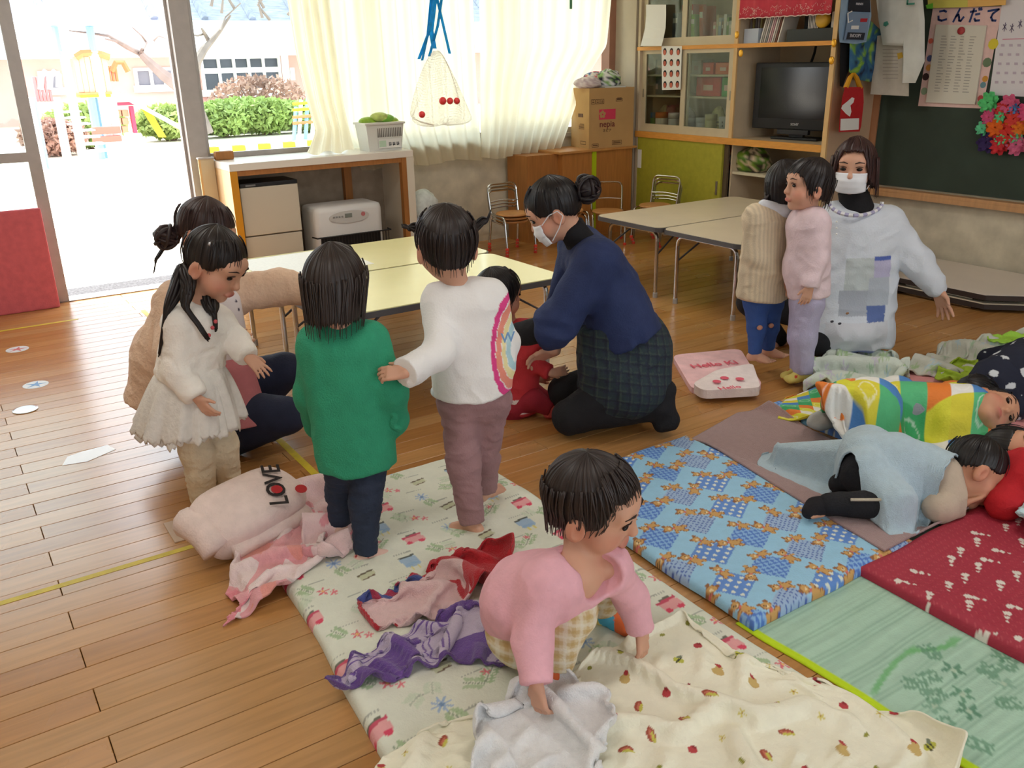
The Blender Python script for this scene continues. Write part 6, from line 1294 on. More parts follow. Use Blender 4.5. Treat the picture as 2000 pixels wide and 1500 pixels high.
# ---------------------------------------------------------------- 7 toddler in pink crouching in front
B = np.array([1.10, 1.50, 0.036]); t = person('toddler in a pink shirt and checked trousers crouching in the foreground', B)
J = {n: PZ(*q) for n, q in dict(shR=(1062, 1142, .35), shL=(1190, 1108, .34), chest=(1085, 1150, .31), spine=(1030, 1168, .26), pelvis=(1010, 1215, .15), elR=(1040, 1250, .235), wrR=(1048, 1338, .165), elL=(1232, 1165, .225), wrL=(1252, 1232, .135),
       hipR=(1020, 1235, .15), hipL=(1045, 1195, .15), knR=(1115, 1195, .24), knL=(1178, 1125, .24), anR=(1075, 1312, .075), anL=(1182, 1195, .075)).items()}
H = Head(PZ(1155, 982, .50), dirc(.86, -.32, -.28), dirc(.2, -.2, .95), 1.22)
hx = hand(J['wrR'], dirc(.12, -.2, -.95), dirc(.6, .6, 0), 1, .62, .5, .1)+hand(J['wrL'], dirc(.1, -.2, -.95), dirc(-.6, .5, 0), -1, .62, .45, .1)+foot(J['anR'], dirc(.6, -.75, 0), .6, False)+foot(J['anL'], dirc(.8, -.55, 0), .6, False)
skin_body(t, J, KID, H, hx, .0035); H.parts(t)
pk = solid('jersey_pink', (238, 180, 192), bump=.15)
xb = nrm(J['shL']-J['shR']); pr = [Cap(J['shL'], J['shR'], .052, k=.03), Cap(J['chest'], J['spine'], .078, .085, k=.05), Cap(J['shR']+xb*.03, J['spine']-xb*.04, .056, .074, k=.04), Cap(J['shL']-xb*.03, J['spine']+xb*.04, .056, .074, k=.04), Cap(J['spine'], PZ(1008, 1200, .18), .086, .09, fb=False, k=.05), Cap(J['spine']+dirc(0, .05, 0), J['chest']+dirc(.04, .05, .0), .075, .065, k=.05)]+arm(J, KID, 'R', .017, .018, .97, True)+arm(J, KID, 'L', .014, .014, .97, True)
nb_ = (J['shL']+J['shR'])/2; pr += [Ell(nb_+H.f*.052+UP*.022, np.array([.058, .062, .058]), H.ax, k=.012, sub=True), Ell(nb_+UP*.035, np.array([.05, .05, .05]), H.ax, k=.012, sub=True)]
fieldmesh('shirt', pr, .0045, pk, t, .035, wr=.0035, wf=14, seed=25)
pl2 = plaid((222, 206, 170), ((0, .14, (196, 160, 96)), (.5, .12, (236, 230, 214))), 26)
fieldmesh('checked_trousers', leg(J, KID, 'R', .012, .02, .85, True)+leg(J, KID, 'L', .008, .012, .85, True)+[Cap(J['hipL'], J['hipR'], .078), Cap(J['pelvis'], J['hipR'], .08)], .0042, mat('trouser_check', attr=True, rough=.85, bump=.2, bscale=150), t, .03, wr=.004, wf=14, seed=26, colfn=pl2)
def striped(V):
    i = ((V@dirc(.7, -.6, .2))*26).astype(int) % 4; pal = np.array([lin(c) for c in ((196, 40, 50), (226, 206, 120), (80, 170, 200), (226, 110, 60))]); return pal[i]
for S_, d in (('R', dirc(.6, -.75, 0)), ('L', dirc(.8, -.55, 0))): fieldmesh('sock', [p.grow(.004) for p in foot(J['an'+S_], d, .6, False)]+[Cap(J['an'+S_], J['an'+S_]+(J['kn'+S_]-J['an'+S_])*.2, .03)], .0045, mat('sock_print', attr=True, rough=.85), t, .015, colfn=striped)
V, Fc = crumple(PZ(1150, 1170, .20), (.045, .03, .03), 61, .35, fr=4); mesh_np('teal_tassel', V, Fc, mat('tassel_teal', (80, 160, 190), .6, .3, 60), t, True)
e, x_ = bob(1.45, 1.85, 1.8, .03, .075, .75); hair(H, t, e, x_, 1.10, (46, 36, 33), seed=61, nphi=300, nt=32, jag=.25, wisps=110, inward=.3)
# ---------------------------------------------------------------- 8 child in the beige sweater
B = np.array([3.30, 2.80, 0.0]); t = person('child in a ribbed beige sweater and blue leggings with her back turned', B)
J = JD(B, shL=(1478, 425, -.04), shR=(1530, 420, .06), chest=(1500, 465, .0), pelvis=(1492, 575, .0), elL=(1478, 500, -.07), wrL=(1522, 545, -.06), elR=(1545, 500, .06), wrR=(1550, 550, .03),
       hipL=(1476, 585, -.02), hipR=(1508, 585, .03), knL=(1478, 640, -.03), knR=(1503, 640, .03), anL=(1474, 690, -.04), anR=(1500, 682, .03))
H = Head(PD(1535, 362, B, .03), dirc(.75, .5, -.05), UP, 1.08)
skin_body(t, J, KID, H, hand(J['wrL'], dirc(.4, 0, -.9), dirc(.3, .9, 0), 1, .58)+hand(J['wrR'], dirc(.2, 0, -.9), dirc(-.3, .9, 0), 1, .58)+foot(J['anL'], dirc(.75, -.5, 0), .62)+foot(J['anR'], dirc(.9, -.3, 0), .62)); H.parts(t)
def ribs(V): s = np.sin((V@dirc(1, .3, 0))*330); return np.tile(np.array(lin((214, 196, 168))), (len(V), 1))*(1+.10*s)[:, None]
fieldmesh('sweater', shirt_torso(J, KID, PD(1488, 578, B), .02, .09, .55, .5)+arm(J, KID, 'L', .024, .022, .97, True)+arm(J, KID, 'R', .02, .02, .97, True)+[Cap(J['shL'], PD(1500, 530, B, -.07), .05, .045)], .0055, mat('rib_knit', attr=True, rough=.9, bump=.3, bscale=180), t, .03, wr=.004, wf=14, seed=31, colfn=ribs)
fieldmesh('hood', [Cap(PD(1492, 400, B, -.05), PD(1530, 412, B, -.04), .024, .03), Cap(PD(1530, 412, B, -.04), PD(1548, 425, B, 0), .03, .024)], .005, solid('hood_white', (222, 226, 236)), t, .02, wr=.003)
fieldmesh('leggings', leg(J, KID, 'L', .004, .004, 1, True)+leg(J, KID, 'R', .004, .004, 1, True)+[Cap(J['hipL'], J['hipR'], .06)], .005, solid('denim_blue', (52, 82, 146)), t, .02, wr=.003, wf=18, seed=32)
for u, v, d in ((1484, 640, -.085), (1506, 636, -.03)): MB().ball(PD(u, v, B, d), (.016, .012, .012), 10, 7).build('knee_patch', solid('patch_tan', (196, 140, 116)), t, True)
e, x_ = bob(1.7, 1.7, 1.5, .08, .11, .6); hair(H, t, e, x_, 1.13, (30, 24, 25), seed=71, wisps=20)
ponytail([H.p(-.03, -.08, -.03), PD(1500, 385, B, -.02), PD(1482, 400, B, -.02), PD(1474, 422, B, -.02)], .012, t, 'ponytail', (40, 28, 28), 5, 16)
# ---------------------------------------------------------------- 9 child in the pale pink sweatshirt
B = np.array([3.33, 2.56, 0.0]); t = person('child in a pale pink sweatshirt and lavender trousers standing in profile', B)
J = JD(B, shL=(1592, 432, -.06), shR=(1568, 428, .07), chest=(1578, 470, 0), pelvis=(1578, 580, .0), elL=(1597, 505, -.09), wrL=(1582, 560, -.11), elR=(1560, 500, .09), wrR=(1552, 550, .07),
       hipL=(1580, 590, -.03), hipR=(1572, 590, .03), knL=(1570, 660, -.035), knR=(1562, 655, .02), anL=(1568, 728, -.03), anR=(1560, 722, .03))
H = Head(PD(1580, 362, B, .0), dirc(-.96, -.12, .02), UP, 1.08)
skin_body(t, J, KID, H, hand(J['wrL'], dirc(-.25, -.1, -.95), dirc(0, .9, 0), 1, .6, .3)+hand(J['wrR'], dirc(-.25, 0, -.9), dirc(0, -.9, 0), 1, .6)+foot(J['anL'], dirc(-.95, -.2, 0), .62, False)+foot(J['anR'], dirc(-.95, -.2, 0), .62, False), .0038); H.parts(t)
fieldmesh('sweatshirt', shirt_torso(J, KID, PD(1580, 572, B), .016, .076, .5, .35)+arm(J, KID, 'L', .018, .016, .96, True)+arm(J, KID, 'R', .016, .014, .96, True)+[Cap(J['wrL']+UP*.03, J['wrL']+UP*.005, .038, .034, fb=True, k=.012), Ell(PD(1565, 525, B), (.07, .085, .09), k=.05)], .005, solid('sweat_pink', (230, 206, 212)), t, .03, wr=.004, wf=15, seed=35)
fieldmesh('trousers', leg(J, KID, 'L', .010, .016, .98, True)+leg(J, KID, 'R', .010, .014, .98, True)+[Cap(J['hipL'], J['hipR'], .066)], .0055, solid('jersey_lavender', (178, 172, 200)), t, .025, wr=.004, wf=14, seed=36)
for S_ in 'LR': fieldmesh('sock', [p.grow(.005) for p in foot(J['an'+S_], dirc(-.95, -.2, 0), .62, False)]+[Cap(J['an'+S_], J['an'+S_]+UP*.02, .036)], .005, mat('sock_print', attr=True, rough=.85), t, .015, colfn=sockc((214, 196, 110), (206, 70, 50), 24, .06))
e, x_ = bob(1.62, 1.7, 1.6, .07, .085, .8); hair(H, t, e, x_, 1.15, (34, 27, 27), seed=81, wisps=50, jag=.3)
# ---------------------------------------------------------------- 10 adult on the right, kneeling with one arm out
B = np.array([3.76, 2.78, 0.0]); t = person('adult in pale blue patchwork smock and white mask kneeling with one arm stretched out', B)
J = JD(B, shL=(1735, 440, .02), shR=(1632, 428, .06), chest=(1680, 480, .02), spine=(1672, 560, .04), pelvis=(1655, 630, .06), elL=(1792, 512, -.05), wrL=(1830, 566, -.12), elR=(1612, 520, .04), wrR=(1590, 560, -.05),
       hipL=(1685, 640, .02), hipR=(1630, 625, .08), knL=(1600, 668, -.10), knR=(1465, 590, .10), anL=(1700, 690, .12), anR=(1520, 660, .2))
H = Head(PD(1668, 326, B, .02), dirc(-.45, -.85, -.06), UP, 1.2, True)
hx = hand(J['wrL'], dirc(.35, -.25, -.85), dirc(-.5, -.3, -.3), 1, 1.0, .12, .45)+hand(J['wrR'], dirc(-.4, -.4, -.6), dirc(0, .9, 0), 1, .95)
skin_body(t, J, ADU, H, hx+foot(J['anL'], dirc(.5, .5, 0), 1, False)+foot(J['anR'], dirc(-.6, -.4, 0), 1, False), .0055); H.parts(t)
org = PD(1680, 520, B)
def patch(V):
    a = (V-org)@RGT; b = (V-org)@UP; C = np.tile(np.array(lin((218, 224, 234))), (len(V), 1))
    def put(a0, a1, b0, b1, c):
        m = (a > a0) & (a < a1) & (b > b0) & (b < b1); C[m] = np.array(lin(c))
    put(.02, .11, .052, .075, (90, 110, 186)); put(.02, .11, -.03, .052, (190, 186, 216)); put(-.12, .02, -.09, .065, (196, 204, 206)); put(.0, .11, -.17, -.03, (184, 192, 204)); put(.0, .095, -.25, -.17, (100, 120, 176)); put(-.14, .0, -.22, -.09, (178, 184, 196)); put(-.2, .12, -.42, -.25, (214, 216, 224)); put(-.06, .06, -.46, -.40, (150, 162, 210))
    return C
sm = [Cap(J['shL'], J['shR'], .078, k=.04)]
for o in (-.08, 0, .08): sm.append(Cap(PD(1680, 450, B, .02)+RGT*o, PD(1652, 672, B, -.02)+RGT*o*1.3, .115, .135, fb=True, k=.05))
sm += [Ell(PD(1650, 640, B, -.05), (.16, .16, .09), k=.06)]
fieldmesh('patchwork_smock', sm+[Cap(J['shL'], J['elL'], .076, .072, k=.04), Cap(J['elL'], J['elL']+(J['wrL']-J['elL'])*.82, .075, .058, k=.03), Cap(J['elL']+(J['wrL']-J['elL'])*.78, J['wrL'], .05, .042, fb=True, k=.012), Cap(J['shR'], J['elR'], .07, .06), Cap(J['elR'], J['wrR'], .058, .042, fb=True)], .007, mat('smock_patch', attr=True, rough=.85, bump=.25, bscale=120, var=.04), t, .04, wr=.009, wf=10, seed=41, colfn=patch)
fieldmesh('black_undershirt', [Cap((J['shL']+J['shR'])/2+dirc(-.01, -.03, -.01), H.p(0, .0, -.09), .088, .068, fb=True)], .006, solid('rib_black', (22, 21, 24)), t, .02)
rw = solid('collar_check', (176, 172, 206)); ctr2 = (J['shL']+J['shR'])/2+dirc(-.01, -.085, .05); xx, yy = RGT, nrm(-FWD*.6-UP*.8)
cr_ = [PD(1671+52*math.cos(a), 394+27*math.sin(a), B, -.115+.07*abs(math.cos(a))) for a in np.linspace(.0, math.pi, 20)]
for i in range(19): MB().tube([cr_[i], cr_[i+1]], .010, 6).build('collar_dash', rw if i % 2 else solid('dash_white', (236, 236, 240)), t)
fieldmesh('black_trousers', leg(J, ADU, 'L', .014, .014, 1)+leg(J, ADU, 'R', .010, .012, 1)+[Cap(J['hipL'], J['hipR'], .11)], .008, solid('jersey_black', (26, 26, 30)), t, .03)
for i in range(3): MB().ball(PD(1634, 433+i*12, B, -.098), .005, 8, 6).build('button', m_paper, t)
for (u, v, c) in ((1655, 612, (150, 110, 80)), (1625, 628, (60, 60, 70)), (1640, 632, (60, 60, 70))): MB().ball(PD(u, v, B, -.215), (.012, .006, .006), 8, 6).build('printed_motif', mat('pm_%d' % c[0], c, .8), t)
e, x_ = bob(1.35, 1.55, 1.4, .15, .15, .5); hair(H, t, e, x_, 1.24, (58, 36, 34), seed=91, nphi=260, wisps=60, jag=.2, inward=-.08); face_mask(H, t)
# ================================================================ BEDDING
def L3(c): return np.array(lin(c))
class Paint:
    def __init__(s, U, V, base, seed=1):
        s.U, s.V = U, V; s.C = np.tile(L3(base), (len(U), 1)); s.g = np.random.default_rng(seed)
    def put(s, m, c, a=1.0): s.C[m] = s.C[m]*(1-a)+L3(c)*a
    def loc(s, x, y, ang=0.0, r=0.12):
        i = np.nonzero((np.abs(s.U-x) < r) & (np.abs(s.V-y) < r))[0]; c, n = math.cos(ang), math.sin(ang); a, b = s.U[i]-x, s.V[i]-y; return i, c*a+n*b, -n*a+c*b
    def ell(s, x, y, rx, ry, c, ang=0.0, a=1.0): i, p, q = s.loc(x, y, ang, max(rx, ry)*1.1); s.put(i[(p/rx)**2+(q/ry)**2 < 1], c, a)
    def box(s, x, y, rx, ry, c, ang=0.0, a=1.0): i, p, q = s.loc(x, y, ang, (rx+ry)*1.1); s.put(i[(abs(p) < rx) & (abs(q) < ry)], c, a)
    def flower(s, x, y, r, c, n=5, cc=None, a=1.0):
        i, p, q = s.loc(x, y, 0, r*1.1); th = np.arctan2(q, p); rr = np.hypot(p, q); s.put(i[rr < r*(.62+.38*np.cos(n*th))], c, a)
        if cc: s.put(i[rr < r*.25], cc)
    def line(s, pts, w, c, a=1.0):
        for (x0, y0), (x1, y1) in zip(pts, pts[1:]):
            i, p, q = s.loc((x0+x1)/2, (y0+y1)/2, math.atan2(y1-y0, x1-x0), math.hypot(x1-x0, y1-y0)*.6+w); s.put(i[(abs(p) < math.hypot(x1-x0, y1-y0)/2) & (abs(q) < w)], c, a)
    def spray(s, x, y, ang, ln, c, cl):
        ex = np.array([math.cos(ang), math.sin(ang)]); n = np.array([-ex[1], ex[0]]); s.line([(x, y), tuple(np.array([x, y])+ex*ln)], .0022, c, .8)
        for k in range(5):
            p = np.array([x, y])+ex*ln*(k+1)/6
            for sg in (-1, 1): q = p+n*sg*.014; s.ell(q[0], q[1], .012, .0045, cl, ang+sg*.9, .75)
    def bear(s, x, y, sz, ang, c1=(206, 160, 96), c2=(150, 100, 60)):
        R_ = lambda a, b: (x+sz*(a*math.cos(ang)-b*math.sin(ang)), y+sz*(a*math.sin(ang)+b*math.cos(ang)))
        for (a, b, r1, r2, c) in ((0, -.35, .36, .42, c2), (0, .42, .38, .33, c2), (-.3, .72, .15, .15, c2), (.3, .72, .15, .15, c2), (-.42, -.1, .24, .14, c2), (.42, -.1, .24, .14, c2), (-.28, -.75, .18, .22, c2), (.28, -.75, .18, .22, c2),
                                  (0, -.35, .29, .35, c1), (0, .42, .32, .27, c1), (-.42, -.1, .19, .1, c1), (.42, -.1, .19, .1, c1), (-.28, -.75, .13, .17, c1), (.28, -.75, .13, .17, c1), (0, .33, .13, .1, (236, 214, 170)), (0, .05, .16, .07, (214, 110, 110)), (-.12, .5, .035, .035, (50, 34, 30)), (.12, .5, .035, .035, (50, 34, 30)), (0, .37, .04, .03, (60, 40, 34))):
            px, py = R_(a, b); s.ell(px, py, r1*sz, r2*sz, c, ang)
def futon(name, lab, P4, h, paint, res=.006, base=(220, 220, 210), cat='futon', z0=0.0, quilt=.004, seed=1, edge=.035, rough=.85, wave=.004, group='nap futons'):
    P4 = np.array(P4, float); w = np.linalg.norm(P4[1]-P4[0]); l = np.linalg.norm(P4[3]-P4[0]); n, m = int(w/res), int(l/res)
    a, b = np.meshgrid(np.linspace(0, 1, n+1), np.linspace(0, 1, m+1), indexing='ij'); a = a.ravel(); b = b.ravel()
    XY = ((1-a)*(1-b))[:, None]*P4[0]+(a*(1-b))[:, None]*P4[1]+(a*b)[:, None]*P4[2]+((1-a)*b)[:, None]*P4[3]
    da = np.minimum(a, 1-a)*w; db = np.minimum(b, 1-b)*l; e = np.minimum(da, db); f = np.sqrt(np.clip(1-(1-np.clip(e/edge, 0, 1))**2, 0, 1))
    wob = wave*(fbm(XY*4.0+seed, seed, 2)-.5)*2
    XY = XY+(np.stack([fbm(XY*3+7, seed+3, 2), fbm(XY*3+19, seed+4, 2)], 1)-.5)*.025
    z = z0+.004+(h-.004)*(.35+.65*f)+wob*f+quilt*(fbm(XY*9, seed+5, 2)-.5)
    p = Paint(a*w, b*l, base, seed); paint(p, w, l); V = np.column_stack([XY, z]); k = m+1
    Q = np.array([[i*k+j for j in range(m)] for i in range(n)]).ravel(); Q = np.column_stack([Q, Q+k, Q+k+1, Q+1])
    # underside rim
    rim = np.concatenate([np.arange(0, m), np.arange(m, n*k+m, k), n*k+np.arange(m, 0, -1), np.arange(n*k, 0, -k)]); B0 = V[rim].copy(); B0[:, 2] = z0+.001; nb = len(V); r1 = np.roll(np.arange(len(rim)), -1)
    S_ = np.column_stack([rim, nb+np.arange(len(rim)), nb+r1, rim[r1]]); ctr = len(V)+len(B0)
    V = np.concatenate([V, B0]); C = np.concatenate([p.C, p.C[rim]])
    o = mesh_np(name, V, np.concatenate([Q, S_[:, ::-1]]), mat('bedding_print', attr=True, rough=rough, bump=.25, bscale=120, var=.03, vscale=30), None, True, C, loc=(*P4.mean(0), z0))
    return one(o, lab, cat, group)
def p_white(p, w, l):
    g = p.g
    for i in range(int(w/.155)+1):
        for j in range(int(l/.125)+1):
            x, y = i*.155+.02+(.075 if j % 2 else 0)+g.uniform(-.015, .015), j*.125+g.uniform(-.012, .012); k = (i*2+j*3) % 6
            if k == 0: p.box(x, y, .036, .024, (232, 150, 156), .1, .85); p.box(x, y+.022, .038, .006, (206, 80, 104), .1); p.ell(x-.025, y-.02, .012, .01, (222, 70, 100)); p.ell(x+.02, y-.022, .013, .01, (222, 70, 100)); p.box(x, y+.032, .022, .004, (110, 110, 96), .1)
            elif k == 1: p.box(x, y, .03, .026, (150, 184, 216), .1, .85); p.ell(x, y-.024, .03, .014, (150, 184, 216), 0, .85); p.box(x, y+.03, .03, .005, (90, 96, 90), .1); p.box(x-.012, y-.044, .003, .012, (226, 214, 130)); p.box(x+.012, y-.044, .003, .012, (226, 214, 130))
            elif k == 2: p.flower(x, y, .03, (150, 180, 216), 8, (120, 150, 190), .85); p.spray(x, y-.03, -1.2, .05, (130, 150, 120), (160, 190, 140))
            elif k == 3: p.flower(x, y, .022, (222, 90, 110), 5, (236, 190, 120), .9); p.flower(x+.03, y-.022, .016, (226, 110, 124), 5, None, .9); p.spray(x-.03, y+.01, 2.2, .06, (120, 140, 110), (150, 184, 130))
            elif k == 4: p.spray(x, y, .7, .08, (120, 140, 110), (150, 186, 130)); p.spray(x, y, 2.5, .06, (120, 140, 110), (170, 196, 150)); p.flower(x+.03, y+.04, .015, (226, 120, 130), 5)
            else: p.box(x, y, .03, .012, (196, 200, 160), .2, .8); p.box(x, y+.016, .032, .004, (110, 100, 80), .2); p.box(x, y-.014, .024, .003, (120, 100, 80), .2)
            for q in range(7): p.box(x-.035+q*.010, y+.058, .0035, .003, (140, 146, 136), .1, .7)
    for q in range(40): p.spray(g.uniform(0, w), g.uniform(0, l), g.uniform(0, 6), .05, (180, 192, 170), (208, 220, 196))
def p_bears(p, w, l):
    g = p.g; st = .165
    for i in range(-1, int(w/st)+2):
        for j in range(-1, int(l/st)+2):
            x, y = i*st+(st/2 if j % 2 else 0), j*st; k = (i+2*j) % 3; I, a, b = p.loc(x, y, .5, .09); s_ = .056; ins = (abs(a) < s_) & (abs(b) < s_)
            if k == 0: m = ins & ((np.floor(a/.0125)+np.floor(b/.0125)) % 2 == 0); p.put(I[ins], (140, 184, 228)); p.put(I[m], (84, 126, 206))
            elif k == 1: p.put(I[ins], (160, 186, 218)); m = ins & ((a % .014 < .006) & (b % .014 < .007)); p.put(I[m], (70, 96, 176))
            else: p.put(I[ins], (100, 144, 214)); m = ins & (((a % .028)-.014)**2+((b % .028)-.014)**2 < .007**2); p.put(I[m], (226, 232, 220))
    for i in range(-1, int(w/st)+2):
        for j in range(-1, int(l/st)+2): p.bear(i*st+(st/2 if j % 2 else 0)+st/2, j*st+.01, .048, g.uniform(-1, 1)+(1.6 if (i+j) % 2 else 0)); p.bear(i*st+(st/2 if j % 2 else 0)+.02, j*st+st*.42, .042, g.uniform(-1, 1)+.8)
def p_red(p, w, l):
    g = p.g; I = np.arange(len(p.U)); m = (np.sin(p.U*520)*np.sin(p.V*520) > .75); p.put(I[m], (196, 84, 92), .6)
    for q in range(int(w/.085)*int(l/.085)):
        x, y = (q % int(w/.085))*.085+g.uniform(0, .02)+(.04 if (q//int(w/.085)) % 2 else 0), (q//int(w/.085))*.085+g.uniform(0, .02); a = g.choice([.5, 2.1, .45]); 
        for k in range(3): r = .0045+.003*k; p.ell(x+k*.021*math.cos(a), y+k*.021*math.sin(a), r*1.15, r, (226, 218, 208), g.uniform(0, 3))
def p_goza(p, w, l):
    I = np.arange(len(p.U)); s = vnoise(np.column_stack([p.U*6, p.V*130]), 3); p.C *= (.9+.2*s)[:, None]; p.put(I[(p.V*220 % 1 < .2)], (120, 160, 136), .35); p.put(I[p.U < .022], (196, 226, 10))
    for x, y, r, c in ((.293, 1.279, .034, (70, 128, 98)), (.224, 1.216, .034, (80, 138, 106)), (.126, 1.233, .032, (120, 166, 140)), (.18, 1.174, .034, (70, 128, 98)), (.349, 1.18, .028, (130, 170, 146)), (.062, 1.173, .03, (70, 128, 98)), (.45, 1.24, .03, (90, 146, 112))): p.flower(x, y, r, c, 5, (176, 200, 176), .8)
    for k in range(26): a = k/26*2.2; p.ell(.05+.25*k/26, 1.35+.04*math.sin(a), .02, .008, (112, 182, 116), .3, .4); p.ell(.27+.16*k/26, 1.39-.05*math.sin(a), .018, .009, (112, 182, 116), -.4, .35)
    for x, y, a in ((.25, 1.29, 2.8), (.2, 1.25, 3.0), (.33, 1.22, .2), (.26, 1.15, -.5), (.12, 1.19, 3.3), (.08, 1.13, -1.2), (.4, 1.2, .4), (.3, 1.32, 1.2), (.18, 1.28, 2.2)): p.spray(x, y, a, .07, (90, 140, 110), (96, 146, 116))
FUTZ = .036
one(futon('straw_mat', 'pale green woven mat with bright lime edge and dark green flowers', [(1.655, -.35), (2.75, -.35), (2.75, 1.40), (1.655, 1.40)], .006, p_goza, .007, (172, 206, 184), 'mat', rough=.6, quilt=.0, wave=.0, edge=.006, group='floor mats'), 'pale green woven mat with bright lime edge and dark green flowers', 'mat')
futon('futon', 'white futon printed with flowers, pink pots and blue cups', [(.565, .80), (1.60, .80), (1.605, 2.78), (.70, 2.80)], FUTZ, p_white, .0048, (226, 228, 212), seed=3)
futon('futon', 'light blue futon printed with teddy bears and checked squares', [(1.655, 1.325), (2.40, 1.335), (2.42, 2.38), (1.68, 2.36)], .036, p_bears, .0046, (156, 204, 232), z0=.006, seed=5)
futon('futon', 'second light blue bear futon under the colourful blanket', [(2.95, 1.42), (3.50, 1.42), (3.50, 2.42), (2.95, 2.42)], .04, p_bears, .007, (134, 196, 232), seed=6)
futon('futon', 'dark red futon with groups of white spots', [(2.12, .25), (2.93, .25), (2.93, 1.365), (2.125, 1.345)], .036, p_red, .0048, (168, 46, 66), z0=.006, seed=7, wave=.008)
futon('futon', 'plain pink futon at the right under the sleeping children', [(3.53, 1.35), (4.25, 1.35), (4.25, 2.32), (3.53, 2.32)], .04, lambda p, w, l: None, .012, (222, 150, 150), seed=8)
# ---- loose cloths: four-sided patches with folds
SUP = [(1.655, 2.75, -.35, 1.40, .009), (.565, 1.605, .8, 2.79, FUTZ), (1.65, 2.41, 1.33, 2.37, .042), (2.12, 2.93, .25, 1.36, .042), (2.95, 3.5, 1.42, 2.42, .04), (3.53, 4.25, 1.35, 2.32, .04)]
def support(X, Y):
    z = np.zeros_like(X)
    for x0, x1, y0, y1, h in SUP:
        d = np.minimum(np.minimum(X-x0, x1-X), np.minimum(Y-y0, y1-Y)); t = np.clip(d/.03+.8, 0, 1); z = np.maximum(z, h*t*t*(3-2*t))
    return z
def coons(e, n, m):
    def samp(p, k):
        p = np.array(p, float); s = np.r_[0, np.cumsum(np.linalg.norm(np.diff(p, axis=0), axis=1))]; s /= s[-1]; t = np.linspace(0, 1, k+1)
        # smoothed polyline
        return np.column_stack([np.interp(t, s, p[:, i]) for i in range(2)])
    b, t_, l, r = samp(e[0], n), samp(e[1], n), samp(e[2], m), samp(e[3], m); u = np.linspace(0, 1, n+1)[:, None, None]; v = np.linspace(0, 1, m+1)[None, :, None]
    return (1-v)*b[:, None]+v*t_[:, None]+(1-u)*l[None]+u*r[None]-((1-u)*(1-v)*b[0]+u*(1-v)*b[-1]+(1-u)*v*t_[0]+u*v*t_[-1])
def capsup(X, Y, caps):
    z = np.zeros_like(X)
    for (p0, p1, r0, r1) in caps:
        p0 = np.asarray(p0); p1 = np.asarray(p1); ab = p1[:2]-p0[:2]; t = np.clip(((X-p0[0])*ab[0]+(Y-p0[1])*ab[1])/(ab@ab+1e-9), 0, 1); r = r0+(r1-r0)*t
        d2 = (X-p0[0]-t*ab[0])**2+(Y-p0[1]-t*ab[1])**2; h = p0[2]+(p1[2]-p0[2])*t+np.sqrt(np.maximum(r*r-d2, 0)); z = np.where(d2 < r*r, np.maximum(z, h), z)
    return z
def up2(A):
    def ax0(B):
        n = B.shape[0]; P = np.concatenate([2*B[:1]-B[1:2], B, 2*B[-1:]-B[-2:-1]]); mid = (-P[:-3]+9*P[1:-2]+9*P[2:-1]-P[3:])/16; o = np.zeros((2*n-1,)+B.shape[1:]); o[::2] = B; o[1::2] = mid; return o
    return np.swapaxes(ax0(np.swapaxes(ax0(A), 0, 1)), 0, 1)
